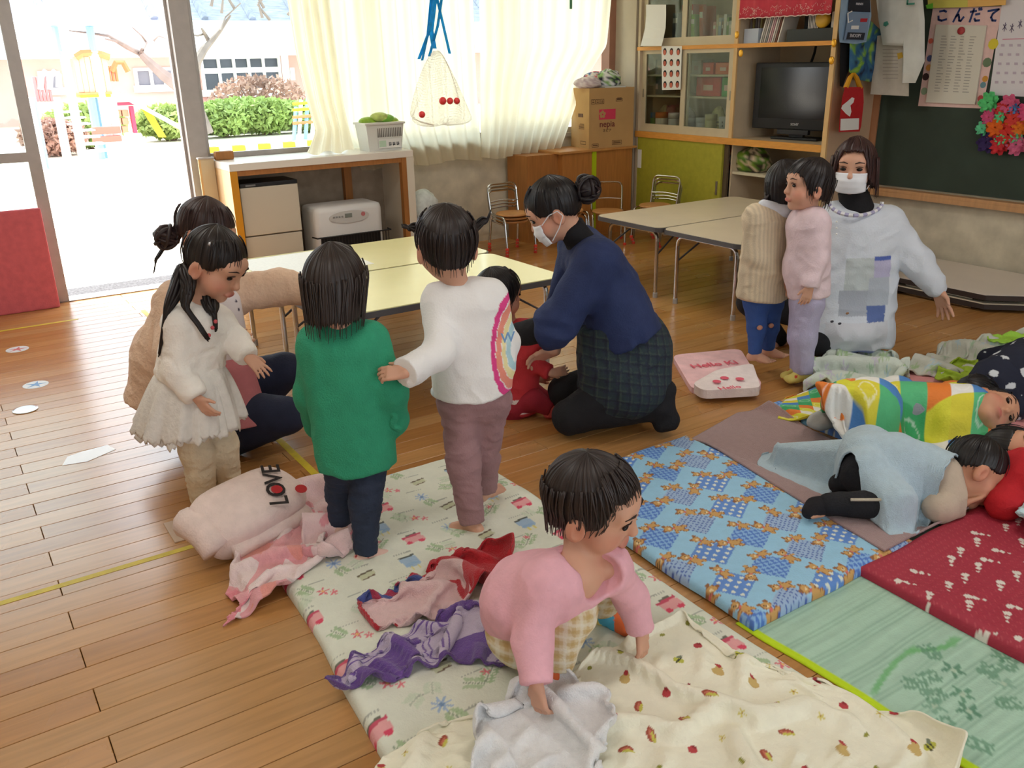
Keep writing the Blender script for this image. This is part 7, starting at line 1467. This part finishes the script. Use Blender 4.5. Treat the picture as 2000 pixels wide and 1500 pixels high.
def cloth(name, lab, e, n, m, amp, fr, ang, stretch, paint, base, cat='blanket', ex=1.12, ey=None, caps=(), drop=0.0, up=2, steps=70, its=7, mounds=(), ridges=(), th=.005, seed=1, lift=.001, matn='bedding_print', group='loose blankets and towels', planar=False, hold=.25, bend=.35):
    # a sheet with more cloth than its outline has room for, let down onto what lies below: it buckles into folds
    ey = ex if ey is None else ey; G = coons(e, n, m); P = np.zeros((n+1, m+1, 3)); P[..., :2] = G; X, Y = G[..., 0], G[..., 1]
    def floor_(X, Y): z = support(X, Y); return np.maximum(z, capsup(X, Y, caps)+(.006 if caps else 0)) if caps else z
    c, s_ = math.cos(ang), math.sin(ang); q = np.stack([(c*X+s_*Y)*fr/stretch, (-s_*X+c*Y)*fr], -1); q = q+.8*np.stack([fbm(q*.6+3, seed+11, 2), fbm(q*.6+8, seed+12, 2)], -1)
    P[..., 2] = floor_(X, Y)+lift+th+drop+amp*fbm(q, seed, 2)
    if caps:
        zz = P[..., 2]
        for _ in range(4): q_ = np.pad(zz, 1, mode='edge'); zz = np.maximum(P[..., 2], (q_[1:-1, 1:-1]*2+q_[:-2, 1:-1]+q_[2:, 1:-1]+q_[1:-1, :-2]+q_[1:-1, 2:])/6)
        P[..., 2] = zz
    R0 = P.copy()
    for (mx, my, rx, ry, h) in mounds: P[..., 2] += h*np.exp(-((X-mx)/rx)**2-((Y-my)/ry)**2)
    for (pts, h, wd) in ridges:
        d = np.full(X.shape, 9.)
        for p0, p1 in zip(pts, pts[1:]):
            p0 = np.array(p0); p1 = np.array(p1); ab = p1-p0; t = np.clip(((G-p0)@ab)/(ab@ab), 0, 1); d = np.minimum(d, np.linalg.norm(G-p0-t[..., None]*ab, axis=-1))
        P[..., 2] += h*np.exp(-(d/wd)**2)
    G3 = R0 if caps else np.concatenate([G, np.zeros((n+1, m+1, 1))], -1); D = lambda a, b: np.linalg.norm(a-b, axis=-1)
    def sl(di, dj, o=0, st=1):
        a = (slice(o if di else 0, n+1-di, st if di else 1), slice((0 if di else o) if dj >= 0 else -dj, m+1-max(dj, 0), 1 if di else st)); b_ = (slice((o if di else 0)+di, n+1, st if di else 1), slice(((0 if di else o)+dj) if dj >= 0 else 0, (m+1) if dj >= 0 else m+1+dj, 1 if di else st)); return a, b_
    C = []
    for di, dj, k in ((1, 0, ex), (0, 1, ey)):
        for o in (0, 1): a, b_ = sl(di, dj, o, 2); C.append((a, b_, D(G3[a], G3[b_])*k, .5))
    for dj in (1, -1):
        for o in (0, 1):
            a, b_ = sl(1, dj, o, 2); dv = G3[b_]-G3[a]; C.append((a, b_, np.linalg.norm(dv, axis=-1)*math.sqrt((ex*ex+ey*ey)/2), .22))
    for di, dj, k in ((2, 0, ex), (0, 2, ey)):
        a = (slice(0, n+1-di), slice(0, m+1-dj)); b_ = (slice(di, n+1), slice(dj, m+1)); C.append((a, b_, D(G3[a], G3[b_])*k*1.0, bend*.25))
    Q0 = P.copy(); rim = np.zeros((n+1, m+1), bool); rim[0] = rim[-1] = True; rim[:, 0] = rim[:, -1] = True; G0 = G.copy()
    for st in range(steps):
        v = (P-Q0)*.90; Q0 = P.copy(); P = P+v; P[..., 2] -= .0011
        for _ in range(its):
            for a, b_, L_, k in C:
                dv = P[b_]-P[a]; l = np.linalg.norm(dv, axis=-1)+1e-9; cr = dv*((l-L_)/l*k)[..., None]; P[a] += cr; P[b_] -= cr
            f = floor_(P[..., 0], P[..., 1])+lift+th; low = P[..., 2] < f; P[..., 2] = np.maximum(P[..., 2], f); P[low, :2] = P[low, :2]*.6+Q0[low, :2]*.4
            P[rim, :2] = P[rim, :2]*(1-hold)+G0[rim]*hold
    lim = np.percentile(P[..., 2], 99.5); P[..., 2] = np.minimum(P[..., 2], lim+.01)
    a, b_ = np.meshgrid(np.linspace(0, 1, n+1), np.linspace(0, 1, m+1), indexing='ij'); A5 = np.concatenate([P, a[..., None], b_[..., None], G], -1)
    for _ in range(up): A5 = up2(A5)
    A5[..., 2] = np.maximum(A5[..., 2], floor_(A5[..., 0], A5[..., 1])+th*.8+.0005)
    N1, M1 = A5.shape[:2]; A5 = A5.reshape(-1, 7); V = A5[:, :3]; a, b_ = A5[:, 3], A5[:, 4]
    wd_ = np.linalg.norm(np.diff(np.array(e[0], float), axis=0), axis=1).sum()*ex; ln_ = np.linalg.norm(np.diff(np.array(e[2], float), axis=0), axis=1).sum()*ey
    if caps: ln_ = float(np.linalg.norm(G[:, 0]-G[:, -1], axis=-1).mean())*1.35
    if planar: p = Paint(A5[:, 5]-A5[:, 5].min(), A5[:, 6]-A5[:, 6].min(), base, seed); wd_, ln_ = np.ptp(A5[:, 5]), np.ptp(A5[:, 6])
    else: p = Paint(a*wd_, b_*ln_, base, seed)
    if paint: paint(p, wd_, ln_)
    Q = (np.arange(N1-1)[:, None]*M1+np.arange(M1-1)[None]).ravel(); Q = np.column_stack([Q, Q+M1, Q+M1+1, Q+1])
    if vnormals(V, Q)[:, 2].mean() < 0: Q = Q[:, ::-1]
    o = mesh_np(name, V, Q, mat('terry_print', attr=True, rough=.95, bump=.6, bscale=260, var=.05, vscale=40, sheen=.3) if matn == 'terry' else mat('bedding_print', attr=True), None, True, p.C, loc=(V[:, 0].mean(), V[:, 1].mean(), float(V[:, 2].min())))
    md = o.modifiers.new('thickness', 'SOLIDIFY'); md.thickness = th; md.offset = -1
    return one(o, lab, cat, group)
def px2(L_, z=.03): return [tuple(PZ(u, v, z)[:2]) for u, v in L_]
# cream blanket in front, held by the toddler
def p_cream(p, w, l):
    g = p.g
    for i in range(int(w/.085)+1):
        for j in range(int(l/.085)+1):
            x, y = i*.085+(.04 if j % 2 else 0)+g.uniform(-.012, .012), j*.085+g.uniform(-.012, .012); k = g.integers(6); a = g.uniform(-1.5, 1.5)
            if k == 0: p.ell(x, y, .017, .009, (168, 80, 60), a); p.ell(x, y, .012, .003, (206, 120, 96), a); p.ell(x, y-.008, .014, .004, (206, 200, 90), a)
            elif k == 1: p.ell(x, y, .011, .010, (190, 64, 70), a); p.ell(x+.008, y+.004, .006, .004, (150, 44, 50), a)
            elif k == 2: p.ell(x, y, .014, .009, (196, 196, 80), a); p.box(x-.004, y, .0018, .009, (70, 70, 40), a); p.box(x+.004, y, .0018, .009, (70, 70, 40), a); p.ell(x+.01, y+.008, .008, .004, (120, 130, 110), a+1)
            elif k == 3: p.ell(x, y, .016, .012, (206, 176, 110), a); p.ell(x+.012, y+.008, .009, .008, (206, 176, 110), a); p.ell(x+.016, y+.014, .009, .005, (180, 56, 60), a)
            elif k == 4: p.flower(x, y, .010, (222, 210, 120), 5, (180, 130, 60))
            else: p.ell(x, y, .008, .005, (150, 150, 60), a)
cloth('blanket', 'cream blanket printed with small bears and bees in the foreground', [px2([(700, 1540), (1000, 1700), (1400, 1760), (1800, 1640)]), px2([(1000, 1400), (1180, 1280), (1330, 1215), (1420, 1290)]), px2([(700, 1540), (760, 1480), (880, 1420), (1000, 1400)]), px2([(1800, 1640), (1880, 1465), (1790, 1400), (1560, 1330), (1420, 1290)])], 52, 34, .05, 5, .9, 2.6, p_cream, (244, 240, 218), seed=4, planar=True, ex=1.10, up=3,
      ridges=[(px2([(1205, 1300), (1290, 1350), (1350, 1420)]), .035, .022), (px2([(1275, 1300), (1310, 1350), (1400, 1420)]), .03, .02), (px2([(1100, 1440), (1250, 1420), (1420, 1380)]), .02, .03), (px2([(1260, 1450), (1500, 1400), (1860, 1455)]), .03, .03)])
cloth('towel', 'plain white towel under the hand of the crouching toddler', [px2([(925, 1570), (1040, 1600), (1150, 1570)]), px2([(1020, 1385), (1085, 1355), (1185, 1390)]), px2([(925, 1570), (938, 1445), (1020, 1385)]), px2([(1150, 1570), (1195, 1450), (1185, 1390)])], 24, 24, .06, 8, 1.2, 2.4, None, (240, 240, 240), 'towel', th=.007, seed=8, lift=.036, matn='terry', ex=1.36, up=2)
def p_redtowel(p, w, l):
    I = np.arange(len(p.U)); p.put(I[p.V < .03], (70, 84, 150)); p.put(I[(p.V < .03) & (p.U % .06 < .022)], (170, 50, 80)); p.put(I[p.U > w*.62], (196, 40, 50)); f = fbm(np.column_stack([p.U*9, p.V*9]), 6, 2); p.put(I[(np.abs(f-.5) < .03) & (p.V > .04)], (196, 40, 52)); p.put(I[p.U < .016], (190, 40, 52))
cloth('towel', 'red and pink towel with blue border crumpled behind the toddler', [px2([(700, 1195), (770, 1160), (860, 1115)]), px2([(735, 1235), (830, 1226), (930, 1186), (1000, 1145)]), px2([(700, 1192), (712, 1215), (735, 1235)]), px2([(860, 1115), (950, 1080), (1000, 1090), (1000, 1140)])], 28, 20, .06, 9, .4, 1.8, p_redtowel, (236, 200, 200), 'towel', th=.006, seed=12, matn='terry', ex=1.34, up=3, hold=.5, mounds=[(*PZ(930, 1120, .1)[:2], .09, .07, .07), (*PZ(830, 1180, .05)[:2], .06, .05, .03)])
def p_purple(p, w, l):
    I = np.arange(len(p.U)); f = fbm(np.column_stack([p.U*6, p.V*6]), 9, 2); p.put(I[f > .60], (110, 76, 150)); p.put(I[np.abs(f-.45) < .015], (120, 90, 160)); p.put(I[np.abs(f-.36) < .012], (120, 90, 160)); p.put(I[p.V < .014], (104, 72, 140)); p.put(I[p.U < .012], (104, 72, 140))
cloth('towel', 'purple and lilac patterned towel in a heap left of the toddler', [px2([(640, 1362), (760, 1335), (880, 1300), (1010, 1310)]), px2([(760, 1258), (830, 1232), (910, 1196), (990, 1205)]), px2([(640, 1362), (690, 1305), (760, 1258)]), px2([(1010, 1310), (1020, 1260), (990, 1205)])], 32, 22, .06, 8, .5, 2.0, p_purple, (200, 184, 206), 'towel', th=.006, seed=17, matn='terry', ex=1.32, up=3, hold=.5, mounds=[(*PZ(910, 1200, .08)[:2], .10, .08, .06)])
def p_pinktowel(p, w, l):
    I = np.arange(len(p.U)); f = fbm(np.column_stack([p.U*9, p.V*9]), 19, 2); p.put(I[f > .56], (240, 170, 176)); p.put(I[f > .66], (240, 160, 150)); p.put(I[p.V < .035], (240, 150, 160)); p.put(I[(np.abs(p.U-w*.45) < .02)], (244, 176, 180))
cloth('towel', 'pink and white towel trailing off the rolled blanket onto the floor', [px2([(437, 1225), (470, 1190), (440, 1165)], 0)[::-1], px2([(560, 1020), (600, 1010), (640, 1060)], .08), px2([(440, 1165), (480, 1080), (560, 1020)], .0), px2([(437, 1225), (560, 1170), (630, 1120), (640, 1060)], .0)], 20, 30, .05, 9, 1.2, 2.4, p_pinktowel, (248, 226, 224), 'towel', th=.007, seed=23, matn='terry', ex=1.3, ey=1.14, up=3, mounds=[(*PZ(560, 1060, .1)[:2], .10, .10, .07)])
cloth('blanket', 'fluffy rose pink blanket bunched behind the feet of the green sweater child', [px2([(600, 1100), (650, 1105), (692, 1085)]), px2([(560, 960), (610, 935), (650, 930)]), px2([(600, 1100), (590, 1030), (560, 960)]), px2([(692, 1085), (680, 1030), (640, 980), (650, 930)])], 20, 24, .06, 9, .6, 1.7, lambda p, w, l: p.put(np.arange(len(p.U))[fbm(np.column_stack([p.U*8, p.V*8]), 5, 2) > .55], (246, 214, 214)), (236, 160, 168), th=.009, seed=29, matn='terry', ex=1.45, up=2)
# cushion-like rolled blanket with LOVE lettering
t = thing('rolled_blanket', 'rolled cream blanket with black LOVE lettering and red dots', 'blanket', PZ(480, 1050, 0)); A = PZ(405, 1048, .085); Bv = PZ(562, 965, .095); dl = nrm(Bv-A)
nf = UP*.85-FWD*.53; nf = nrm(nf-dl*np.dot(nf, dl)); e1 = np.cross(dl, nf); cc_ = (A+Bv)/2+UP*.012
crm = solid('blanket_cream', (236, 214, 206), bump=.4, bs=120)
b = MB().ball((0, 0, 0), 1.0, 56, 36); d_ = b.V[0]; r_ = (np.abs(d_)**3.4).sum(1)**(-1/3.4); W_ = d_*r_[:, None]*(1+.06*(fbm(d_*2.2+4, 6, 2)-.5))[:, None]
V = cc_+W_[:, :1]*.195*dl+W_[:, 1:2]*.122*e1+W_[:, 2:]*.086*nf; V[:, 2] = np.maximum(V[:, 2], .004); mesh_np('roll', V, b.F, crm, t, True)
def fp(s, q, g=.0885): return cc_+dl*s+e1*q+nf*(g-.12*max(0, abs(s)-.12)-.10*max(0, abs(q)-.07))
MB().tube([fp(s, .118, .0) for s in np.linspace(-.15, .15, 9)], [.03]*9, 10).build('inner_fold', crm, t, True); MB().tube([cc_-dl*.185+e1*q+nf*(.02*math.cos(q*20)) for q in np.linspace(-.08, .08, 7)], .05, 10).build('end_fold', crm, t, True)
ik = mat('print_black', (36, 28, 28), .7); rdm = mat('print_red', (186, 34, 40), .7)
ex_ = nrm(-e1*.86+dl*.5); ey_ = nrm(-dl*.86-e1*.5)
for ch, o in (('L', -.08), ('O', -.026), ('V', .03), ('E', .077)): 
    p_ = cc_+dl*.085+e1*(.02)+ex_*o; p_ = p_+nf*.0905; q_ = text('lettering', ch, .088, p_, ex_, ey_, ik, t)
    if ch == 'O': MB().lathe([(.019, 0), (.019, .0014)], p_, 18, tuple(nf)).build('red_dot', rdm, t)
MB().lathe([(.02, 0), (.02, .0016)], fp(.14, .085, .0905), 16, tuple(nf)).build('red_dot', rdm, t)
# brown blanket beside the bears
cloth('blanket', 'dusty mauve blanket laid beside the blue bear futon', [px2([(1725, 1085), (1800, 1045), (1890, 1000)]), px2([(1345, 850), (1440, 797), (1500, 788)]), px2([(1725, 1085), (1560, 985), (1345, 850)]), px2([(1890, 1000), (1800, 945), (1650, 860), (1500, 788)])], 44, 76, .03, 7, 1.75, 4, None, (168, 138, 136), th=.007, seed=33, matn='terry', ex=1.03, ey=1.01, up=1)
# folded pink-and-white blanket with lettering
ht = thing('folded_blanket', 'folded white and pink blanket with red Hello lettering on the floor', 'blanket', PZ(1400, 740, 0)); hw = solid('blanket_white', (240, 226, 224), bump=.3)
lo = [PZ(u, v, .0) for u, v in ((1312, 703), (1445, 690), (1490, 765), (1352, 772))]
def slab4(name, pts, z0, z1, m, par, bulge=.0): b = MB(); n = len(pts); c = np.mean([p[:2] for p in pts], 0); b.add([(p[0], p[1], z0) for p in pts]+[(p[0], p[1], z1) for p in pts]+[(c[0], c[1], z1+bulge)], [tuple(range(n))[::-1]]+[(i, (i+1) % n, n+(i+1) % n, n+i) for i in range(n)]+[(n+i, n+(i+1) % n, 2*n) for i in range(n)]); return b.build(name, m, par, False)
def rnd(pts, r=.06, n=4): pts = [np.asarray(p) for p in pts]; q = round_path([ (pts[0]+pts[-1])/2]+pts+[(pts[0]+pts[-1])/2], r, n); return q[:-1]
slab4('lower_layer', rnd(lo), .0, .028, solid('blanket_pink', (240, 196, 200), var=.12, vs=14), ht, .004)
up_ = [PZ(u, v, .06) for u, v in ((1400, 725), (1470, 712), (1486, 760), (1372, 766), (1352, 752))]
slab4('upper_layer', rnd(up_, .04), .026, .068, hw, ht, .014)
pkm = mat('print_pink', (226, 96, 116), .7); hc = PZ(1395, 712, .034); hd = PZ(1440, 705, .034)-PZ(1350, 714, .034)
text('lettering', 'Hello Ki', .075, hc+np.array([0, 0, .002]), hd, np.cross(UP, hd), pkm, ht); text('lettering', 'Hello', .05, PZ(1425, 757, .083), hd, np.cross(UP, hd), pkm, ht)
for u, v in ((1415, 738), (1445, 740), (1400, 745)): MB().lathe([(.02, 0), (.02, .001)], PZ(u, v, .083), 12).build('printed_spot', pkm, ht)
# bedding heap at the right
def p_floral(p, w, l):
    g = p.g
    for q in range(140): p.flower(g.uniform(0, w), g.uniform(0, l), g.uniform(.012, .03), [(150, 190, 150), (176, 206, 220), (206, 196, 220), (160, 196, 130)][g.integers(4)], 5, None, .7)
cloth('blanket', 'pale green flowery blanket heaped behind the lavender trousers', [px2([(1570, 760), (1640, 770), (1700, 770), (1770, 745)], .03), px2([(1590, 715), (1640, 690), (1720, 692), (1765, 715)], .03), px2([(1570, 760), (1575, 735), (1590, 715)], .03), px2([(1770, 745), (1775, 730), (1765, 715)], .03)], 30, 20, .06, 7, .3, 1.8, p_floral, (216, 226, 216), th=.008, seed=41, ex=1.4, mounds=[(*PZ(1680, 730, .06)[:2], .22, .16, .09)])
cloth('blanket', 'pale green and pink blanket spread at the far right edge', [px2([(1760, 735), (1850, 745), (1950, 735), (2060, 720)], .03), px2([(1850, 690), (1920, 668), (1990, 660), (2080, 655)], .03), px2([(1760, 735), (1800, 712), (1850, 690)], .03), px2([(2060, 720), (2080, 690), (2080, 655)], .03)], 34, 20, .05, 7, -.5, 2.2, p_floral, (206, 208, 196), th=.008, seed=43, ex=1.25, mounds=[(*PZ(1930, 690, .06)[:2], .25, .15, .06)])
cloth('blanket', 'bright lime green cloth strip at the far right', [px2([(1930, 668), (2000, 675), (2060, 670)], .05), px2([(1930, 660), (1990, 655), (2060, 650)], .05), px2([(1930, 668), (1930, 660)], .05), px2([(2060, 670), (2060, 650)], .05)], 40, 12, .04, 10, 0, 2, None, (160, 206, 70), th=.006, seed=45, lift=.05, ex=1.15, up=1)
cloth('blanket', 'small lime cloth with red motif beside the navy pyjamas', [px2([(1825, 745), (1870, 755), (1900, 745)], .05), px2([(1840, 722), (1870, 718), (1905, 722)], .05), px2([(1825, 745), (1830, 733), (1840, 722)], .05), px2([(1900, 745), (1905, 722)], .05)], 26, 20, .06, 12, 0, 1.5, lambda p, w, l: p.ell(w*.45, l*.5, .04, .03, (190, 80, 60)), (160, 186, 50), th=.006, seed=47, lift=.02, ex=1.3, up=1)
cloth('blanket', 'pale aqua blanket edge at the right border over the red futon', [px2([(1985, 1010), (2040, 1060), (2100, 1100)], .08), px2([(2005, 985), (2060, 990), (2120, 1000)], .08), px2([(1985, 1010), (2005, 985)], .08), px2([(2100, 1100), (2120, 1000)], .08)], 26, 26, .05, 9, 0, 1.5, None, (196, 222, 228), th=.008, seed=49, lift=.05, ex=1.15, up=1)
# ---------------------------------------------------------------- children lying down
def LZ(**k): return {n: PZ(u, v, z) for n, (u, v, z) in k.items()}
SK2 = (206, 152, 122)
# 11 boy curled up under the pale blue towel
B = PZ(1760, 960, .05); B[2] = .05; t = person('boy in beige and black curled face down beside the pale blue towel', B)
J = LZ(shL=(1842, 925, .15), shR=(1848, 965, .10), chest=(1800, 925, .14), spine=(1745, 905, .17), pelvis=(1690, 900, .17), elR=(1835, 990, .075), wrR=(1882, 982, .075), elL=(1880, 905, .10), wrL=(1905, 935, .08), hipR=(1690, 925, .15), hipL=(1695, 885, .15), knR=(1745, 985, .10), knL=(1760, 930, .10), anR=(1620, 985, .095), anL=(1640, 945, .09))
H = Head(PZ(1902, 918, .15), dirc(.62, -.3, -.6), dirc(.6, .25, .55), 1.12)
skin_body(t, J, KID, H, hand(J['wrR'], dirc(.8, .1, .15), dirc(-.2, .5, .6), 1, .62, .25)+foot(J['anR'], dirc(-.9, -.2, 0), .6, False), .005, SK2); H.parts(t, True)
fieldmesh('sweater', arm(J, KID, 'R', .022, .024, .75, True)+arm(J, KID, 'L', .016, .016, .9, True)+[Cap(J['shL'], J['shR'], .055), Cap(J['chest'], J['spine'], .09, .09)], .006, solid('knit_sand', (196, 178, 158)), t, .03, wr=.004, wf=16, seed=61)
fieldmesh('trousers', leg(J, KID, 'R', .014, .012, 1)+leg(J, KID, 'L', .012, .01, 1)+[Cap(J['hipL'], J['hipR'], .075)], .006, solid('jersey_black', (26, 26, 30)), t, .03, wr=.003)
MB().tube([J['anR']+(J['knR']-J['anR'])*q+UP*.036-FWD*.036 for q in (.25, .5, .8)], .005, 6).build('side_stripe', solid('stripe_sand', (186, 176, 156)), t)
fieldmesh('sock', [Cap(J['anR'], PZ(1592, 990, .085), .034, .03), Cap(PZ(1592, 990, .085), PZ(1580, 1000, .075), .028, .024)], .005, solid('sock_black', (24, 22, 26)), t, .02)
e, x_ = bob(1.55, 1.8, 2.2, 0, 0, .7); hair(H, t, e, x_, 1.07, (28, 24, 24), seed=101, wisps=20)
def bodycaps(J, g, legs=.6, D=KID):
    L_ = [(J['shL'], J['shR'], D['sh']+g, D['sh']+g), (J['chest'], J.get('spine', J['chest']), D['chest']+g, D['waist']+g), (J.get('spine', J['chest']), J['pelvis'], D['waist']+g, D['hip']+g), (J['hipL'], J['hipR'], D['hip']+g, D['hip']+g), ((J['shL']+J['shR'])/2, J['chest'], D['chest']+g, D['chest']+g)]
    for S_ in 'LR': L_.append((J['hip'+S_], J['hip'+S_]+(J['kn'+S_]-J['hip'+S_])*legs, D['th']+g, D['kn']+g+.008))
    return L_
cloth('towel', 'pale blue towel draped over the curled up boy', [px2([(1483, 892), (1560, 925)], .06)+px2([(1610, 938), (1650, 948)], .10)+px2([(1690, 962), (1745, 996), (1795, 992)], .14)+px2([(1862, 948)], .10), px2([(1490, 868), (1560, 850), (1640, 838), (1700, 838), (1760, 846), (1830, 868), (1875, 890)], .06), px2([(1483, 892), (1482, 880), (1490, 868)], .06), px2([(1862, 948)], .10)+px2([(1880, 925), (1875, 890)], .06)], 60, 46, .02, 8, .5, 2.2, None, (186, 208, 220), 'towel', ex=1.04, ey=1.0, th=.007, seed=63, matn='terry', drop=.02, up=2, hold=.12, caps=bodycaps(J, .024, 1.0)+[(PZ(1640, 895, .09), PZ(1520, 882, .06), .06, .02)])
# 12 child under the colourful blanket
B = PZ(1930, 815, .04); B[2] = .04; t = person('dark haired child lying under the colourful patchwork blanket', B)
J = LZ(shL=(1890, 790, .14), shR=(1890, 815, .10), chest=(1850, 800, .12), pelvis=(1750, 790, .12), elR=(1850, 830, .08), wrR=(1890, 835, .07), elL=(1860, 780, .1), wrL=(1890, 775, .08), hipR=(1750, 800, .11), hipL=(1750, 780, .12), knR=(1680, 810, .10), knL=(1680, 790, .10), anR=(1640, 820, .08), anL=(1640, 800, .08))
H = Head(PZ(1930, 800, .13), dirc(.35, -.75, .3), dirc(.85, .1, .1), 1.12)
skin_body(t, J, KID, H, (), .006, SK2); H.parts(t, True); e, x_ = bob(1.5, 1.85, 2.2, 0, 0, .7); hair(H, t, e, x_, 1.09, (26, 22, 22), seed=111, wisps=15)
fieldmesh('pyjamas', [p.grow(.004) for p in torso(J, KID)]+arm(J, KID, 'R', .006, .006, .95, True)+arm(J, KID, 'L', .006, .006, .95, True)+leg(J, KID, 'L', .004, .006, 1)+leg(J, KID, 'R', .004, .006, 1), .007, solid('pyjama_grey', (150, 152, 160)), t, .03)
def p_quilt(p, w, l):
    a, b = p.U/.105, p.V/.105; ia, ib = np.floor(a).astype(int), np.floor(b).astype(int); pal = np.array([L3(c) for c in ((226, 222, 60), (84, 140, 206), (236, 130, 50), (226, 214, 60), (60, 168, 104), (240, 238, 232), (90, 190, 130))]); p.C[:] = pal[(ia*3+ib*2) % 7]
    r = np.hypot(a % 1-.5, b % 1-.5); m = (np.abs(r-.34) < .03) & ((ia+ib) % 3 == 0); p.C[m] = p.C[m]*.6+.4
qb = cloth('blanket', 'colourful patchwork blanket in yellow, green, orange and blue over a sleeping child', [px2([(1520, 800), (1590, 815), (1660, 880), (1740, 906), (1830, 912), (1920, 896), (1985, 855)], .05), px2([(1535, 778), (1600, 752), (1680, 742), (1760, 745), (1830, 753), (1885, 768), (1935, 800)], .05), px2([(1520, 800), (1525, 790), (1535, 778)], .05), px2([(1985, 855), (1960, 828), (1935, 800)], .05)], 60, 46, .02, 8, .3, 2.4, p_quilt, (226, 222, 60), ex=1.04, ey=1.0, th=.006, seed=67, drop=.02, up=2, hold=.12, caps=bodycaps(J, .024, 1.0)+[(PZ(1690, 800, .15), PZ(1700, 800, .15), .12, .12)]+[(J['sh'+q], J['el'+q], .075, .07) for q in 'LR']+[(J['el'+q], J['wr'+q], .07, .06) for q in 'LR'])
cg = thing('folded_corner', 'grey turned back corner beside the patchwork blanket', 'blanket', PZ(1610, 815, .04))
fieldmesh('cloth', [Ell(PZ(1610, 820, .07), (.09, .05, .03))], .007, solid('corner_grey', (176, 176, 172)), cg, .02, wr=.008, wf=14)
# 13 child in navy pyjamas
B = PZ(1960, 760, .04); B[2] = .04; t = person('child in navy pyjamas with white specks lying at the right edge', B)
J = LZ(shL=(1925, 755, .16), shR=(1960, 775, .12), chest=(1955, 745, .17), pelvis=(2010, 710, .2), elR=(1985, 795, .09), wrR=(2015, 790, .08), elL=(1900, 770, .08), wrL=(1930, 785, .07), hipR=(2015, 725, .2), hipL=(2010, 700, .2), knR=(2040, 760, .1), knL=(1990, 690, .1), anR=(2080, 770, .08), anL=(1930, 700, .08))
H = Head(PZ(1905, 785, .12), dirc(-.4, -.3, -.6), dirc(-.6, -.3, .4), 1.1)
skin_body(t, J, KID, H, hand(J['wrR'], dirc(.8, -.2, 0), dirc(0, 0, -1), 1, .6), .006, SK2); H.parts(t, True)
spk = lambda V: np.where((vnoise(V*26, 9) > .80)[:, None], L3((206, 210, 214))[None], L3((30, 34, 52))[None])
fieldmesh('pyjamas', [p.grow(.022) for p in torso(J, KID)]+arm(J, KID, 'R', .022, .02, .92, True)+arm(J, KID, 'L', .02, .018, .92, True)+leg(J, KID, 'L', .016, .02, 1)+leg(J, KID, 'R', .016, .02, 1), .0055, mat('pyjama_specks', attr=True, rough=.85), t, .04, wr=.006, wf=12, seed=71, colfn=spk)
e, x_ = bob(1.55, 1.85, 2.2, 0, 0, .7); hair(H, t, e, x_, 1.08, (24, 22, 24), seed=121, wisps=15)
# 14 child in red at the right edge
B = PZ(2000, 950, .05); B[2] = .05; t = person('child in a red top lying face to face with the boy at the right border', B)
J = LZ(shL=(1985, 915, .14), shR=(1985, 960, .10), chest=(2030, 940, .13), pelvis=(2130, 960, .13), elR=(1960, 985, .08), wrR=(1992, 950, .10), elL=(1960, 930, .09), wrL=(1985, 960, .08), hipR=(2130, 980, .12), hipL=(2130, 940, .13), knR=(2200, 1000, .1), knL=(2200, 960, .1), anR=(2280, 1010, .08), anL=(2280, 970, .08))
H = Head(PZ(1990, 885, .15), dirc(-.1, -.8, .5), dirc(-.75, .2, .3), 1.12)
skin_body(t, J, KID, H, hand(J['wrR'], dirc(.2, .3, .5), dirc(0, -.9, 0), 1, .6), .005, SK2); H.parts(t, True)
fieldmesh('red_top', [p.grow(.018) for p in torso(J, KID)]+arm(J, KID, 'R', .024, .024, .85, True)+arm(J, KID, 'L', .022, .02, .9, True), .006, solid('knit_red', (190, 30, 40)), t, .03, wr=.004, wf=14, seed=73)
fieldmesh('trousers', leg(J, KID, 'R', .01, .01, 1)+leg(J, KID, 'L', .01, .01, 1)+[Cap(J['hipL'], J['hipR'], .07)], .008, solid('jersey_grey', (90, 90, 100)), t, .03)
e, x_ = bob(1.5, 1.8, 2.1, 0, 0, .7); hair(H, t, e, x_, 1.09, (26, 22, 22), seed=131, wisps=15)
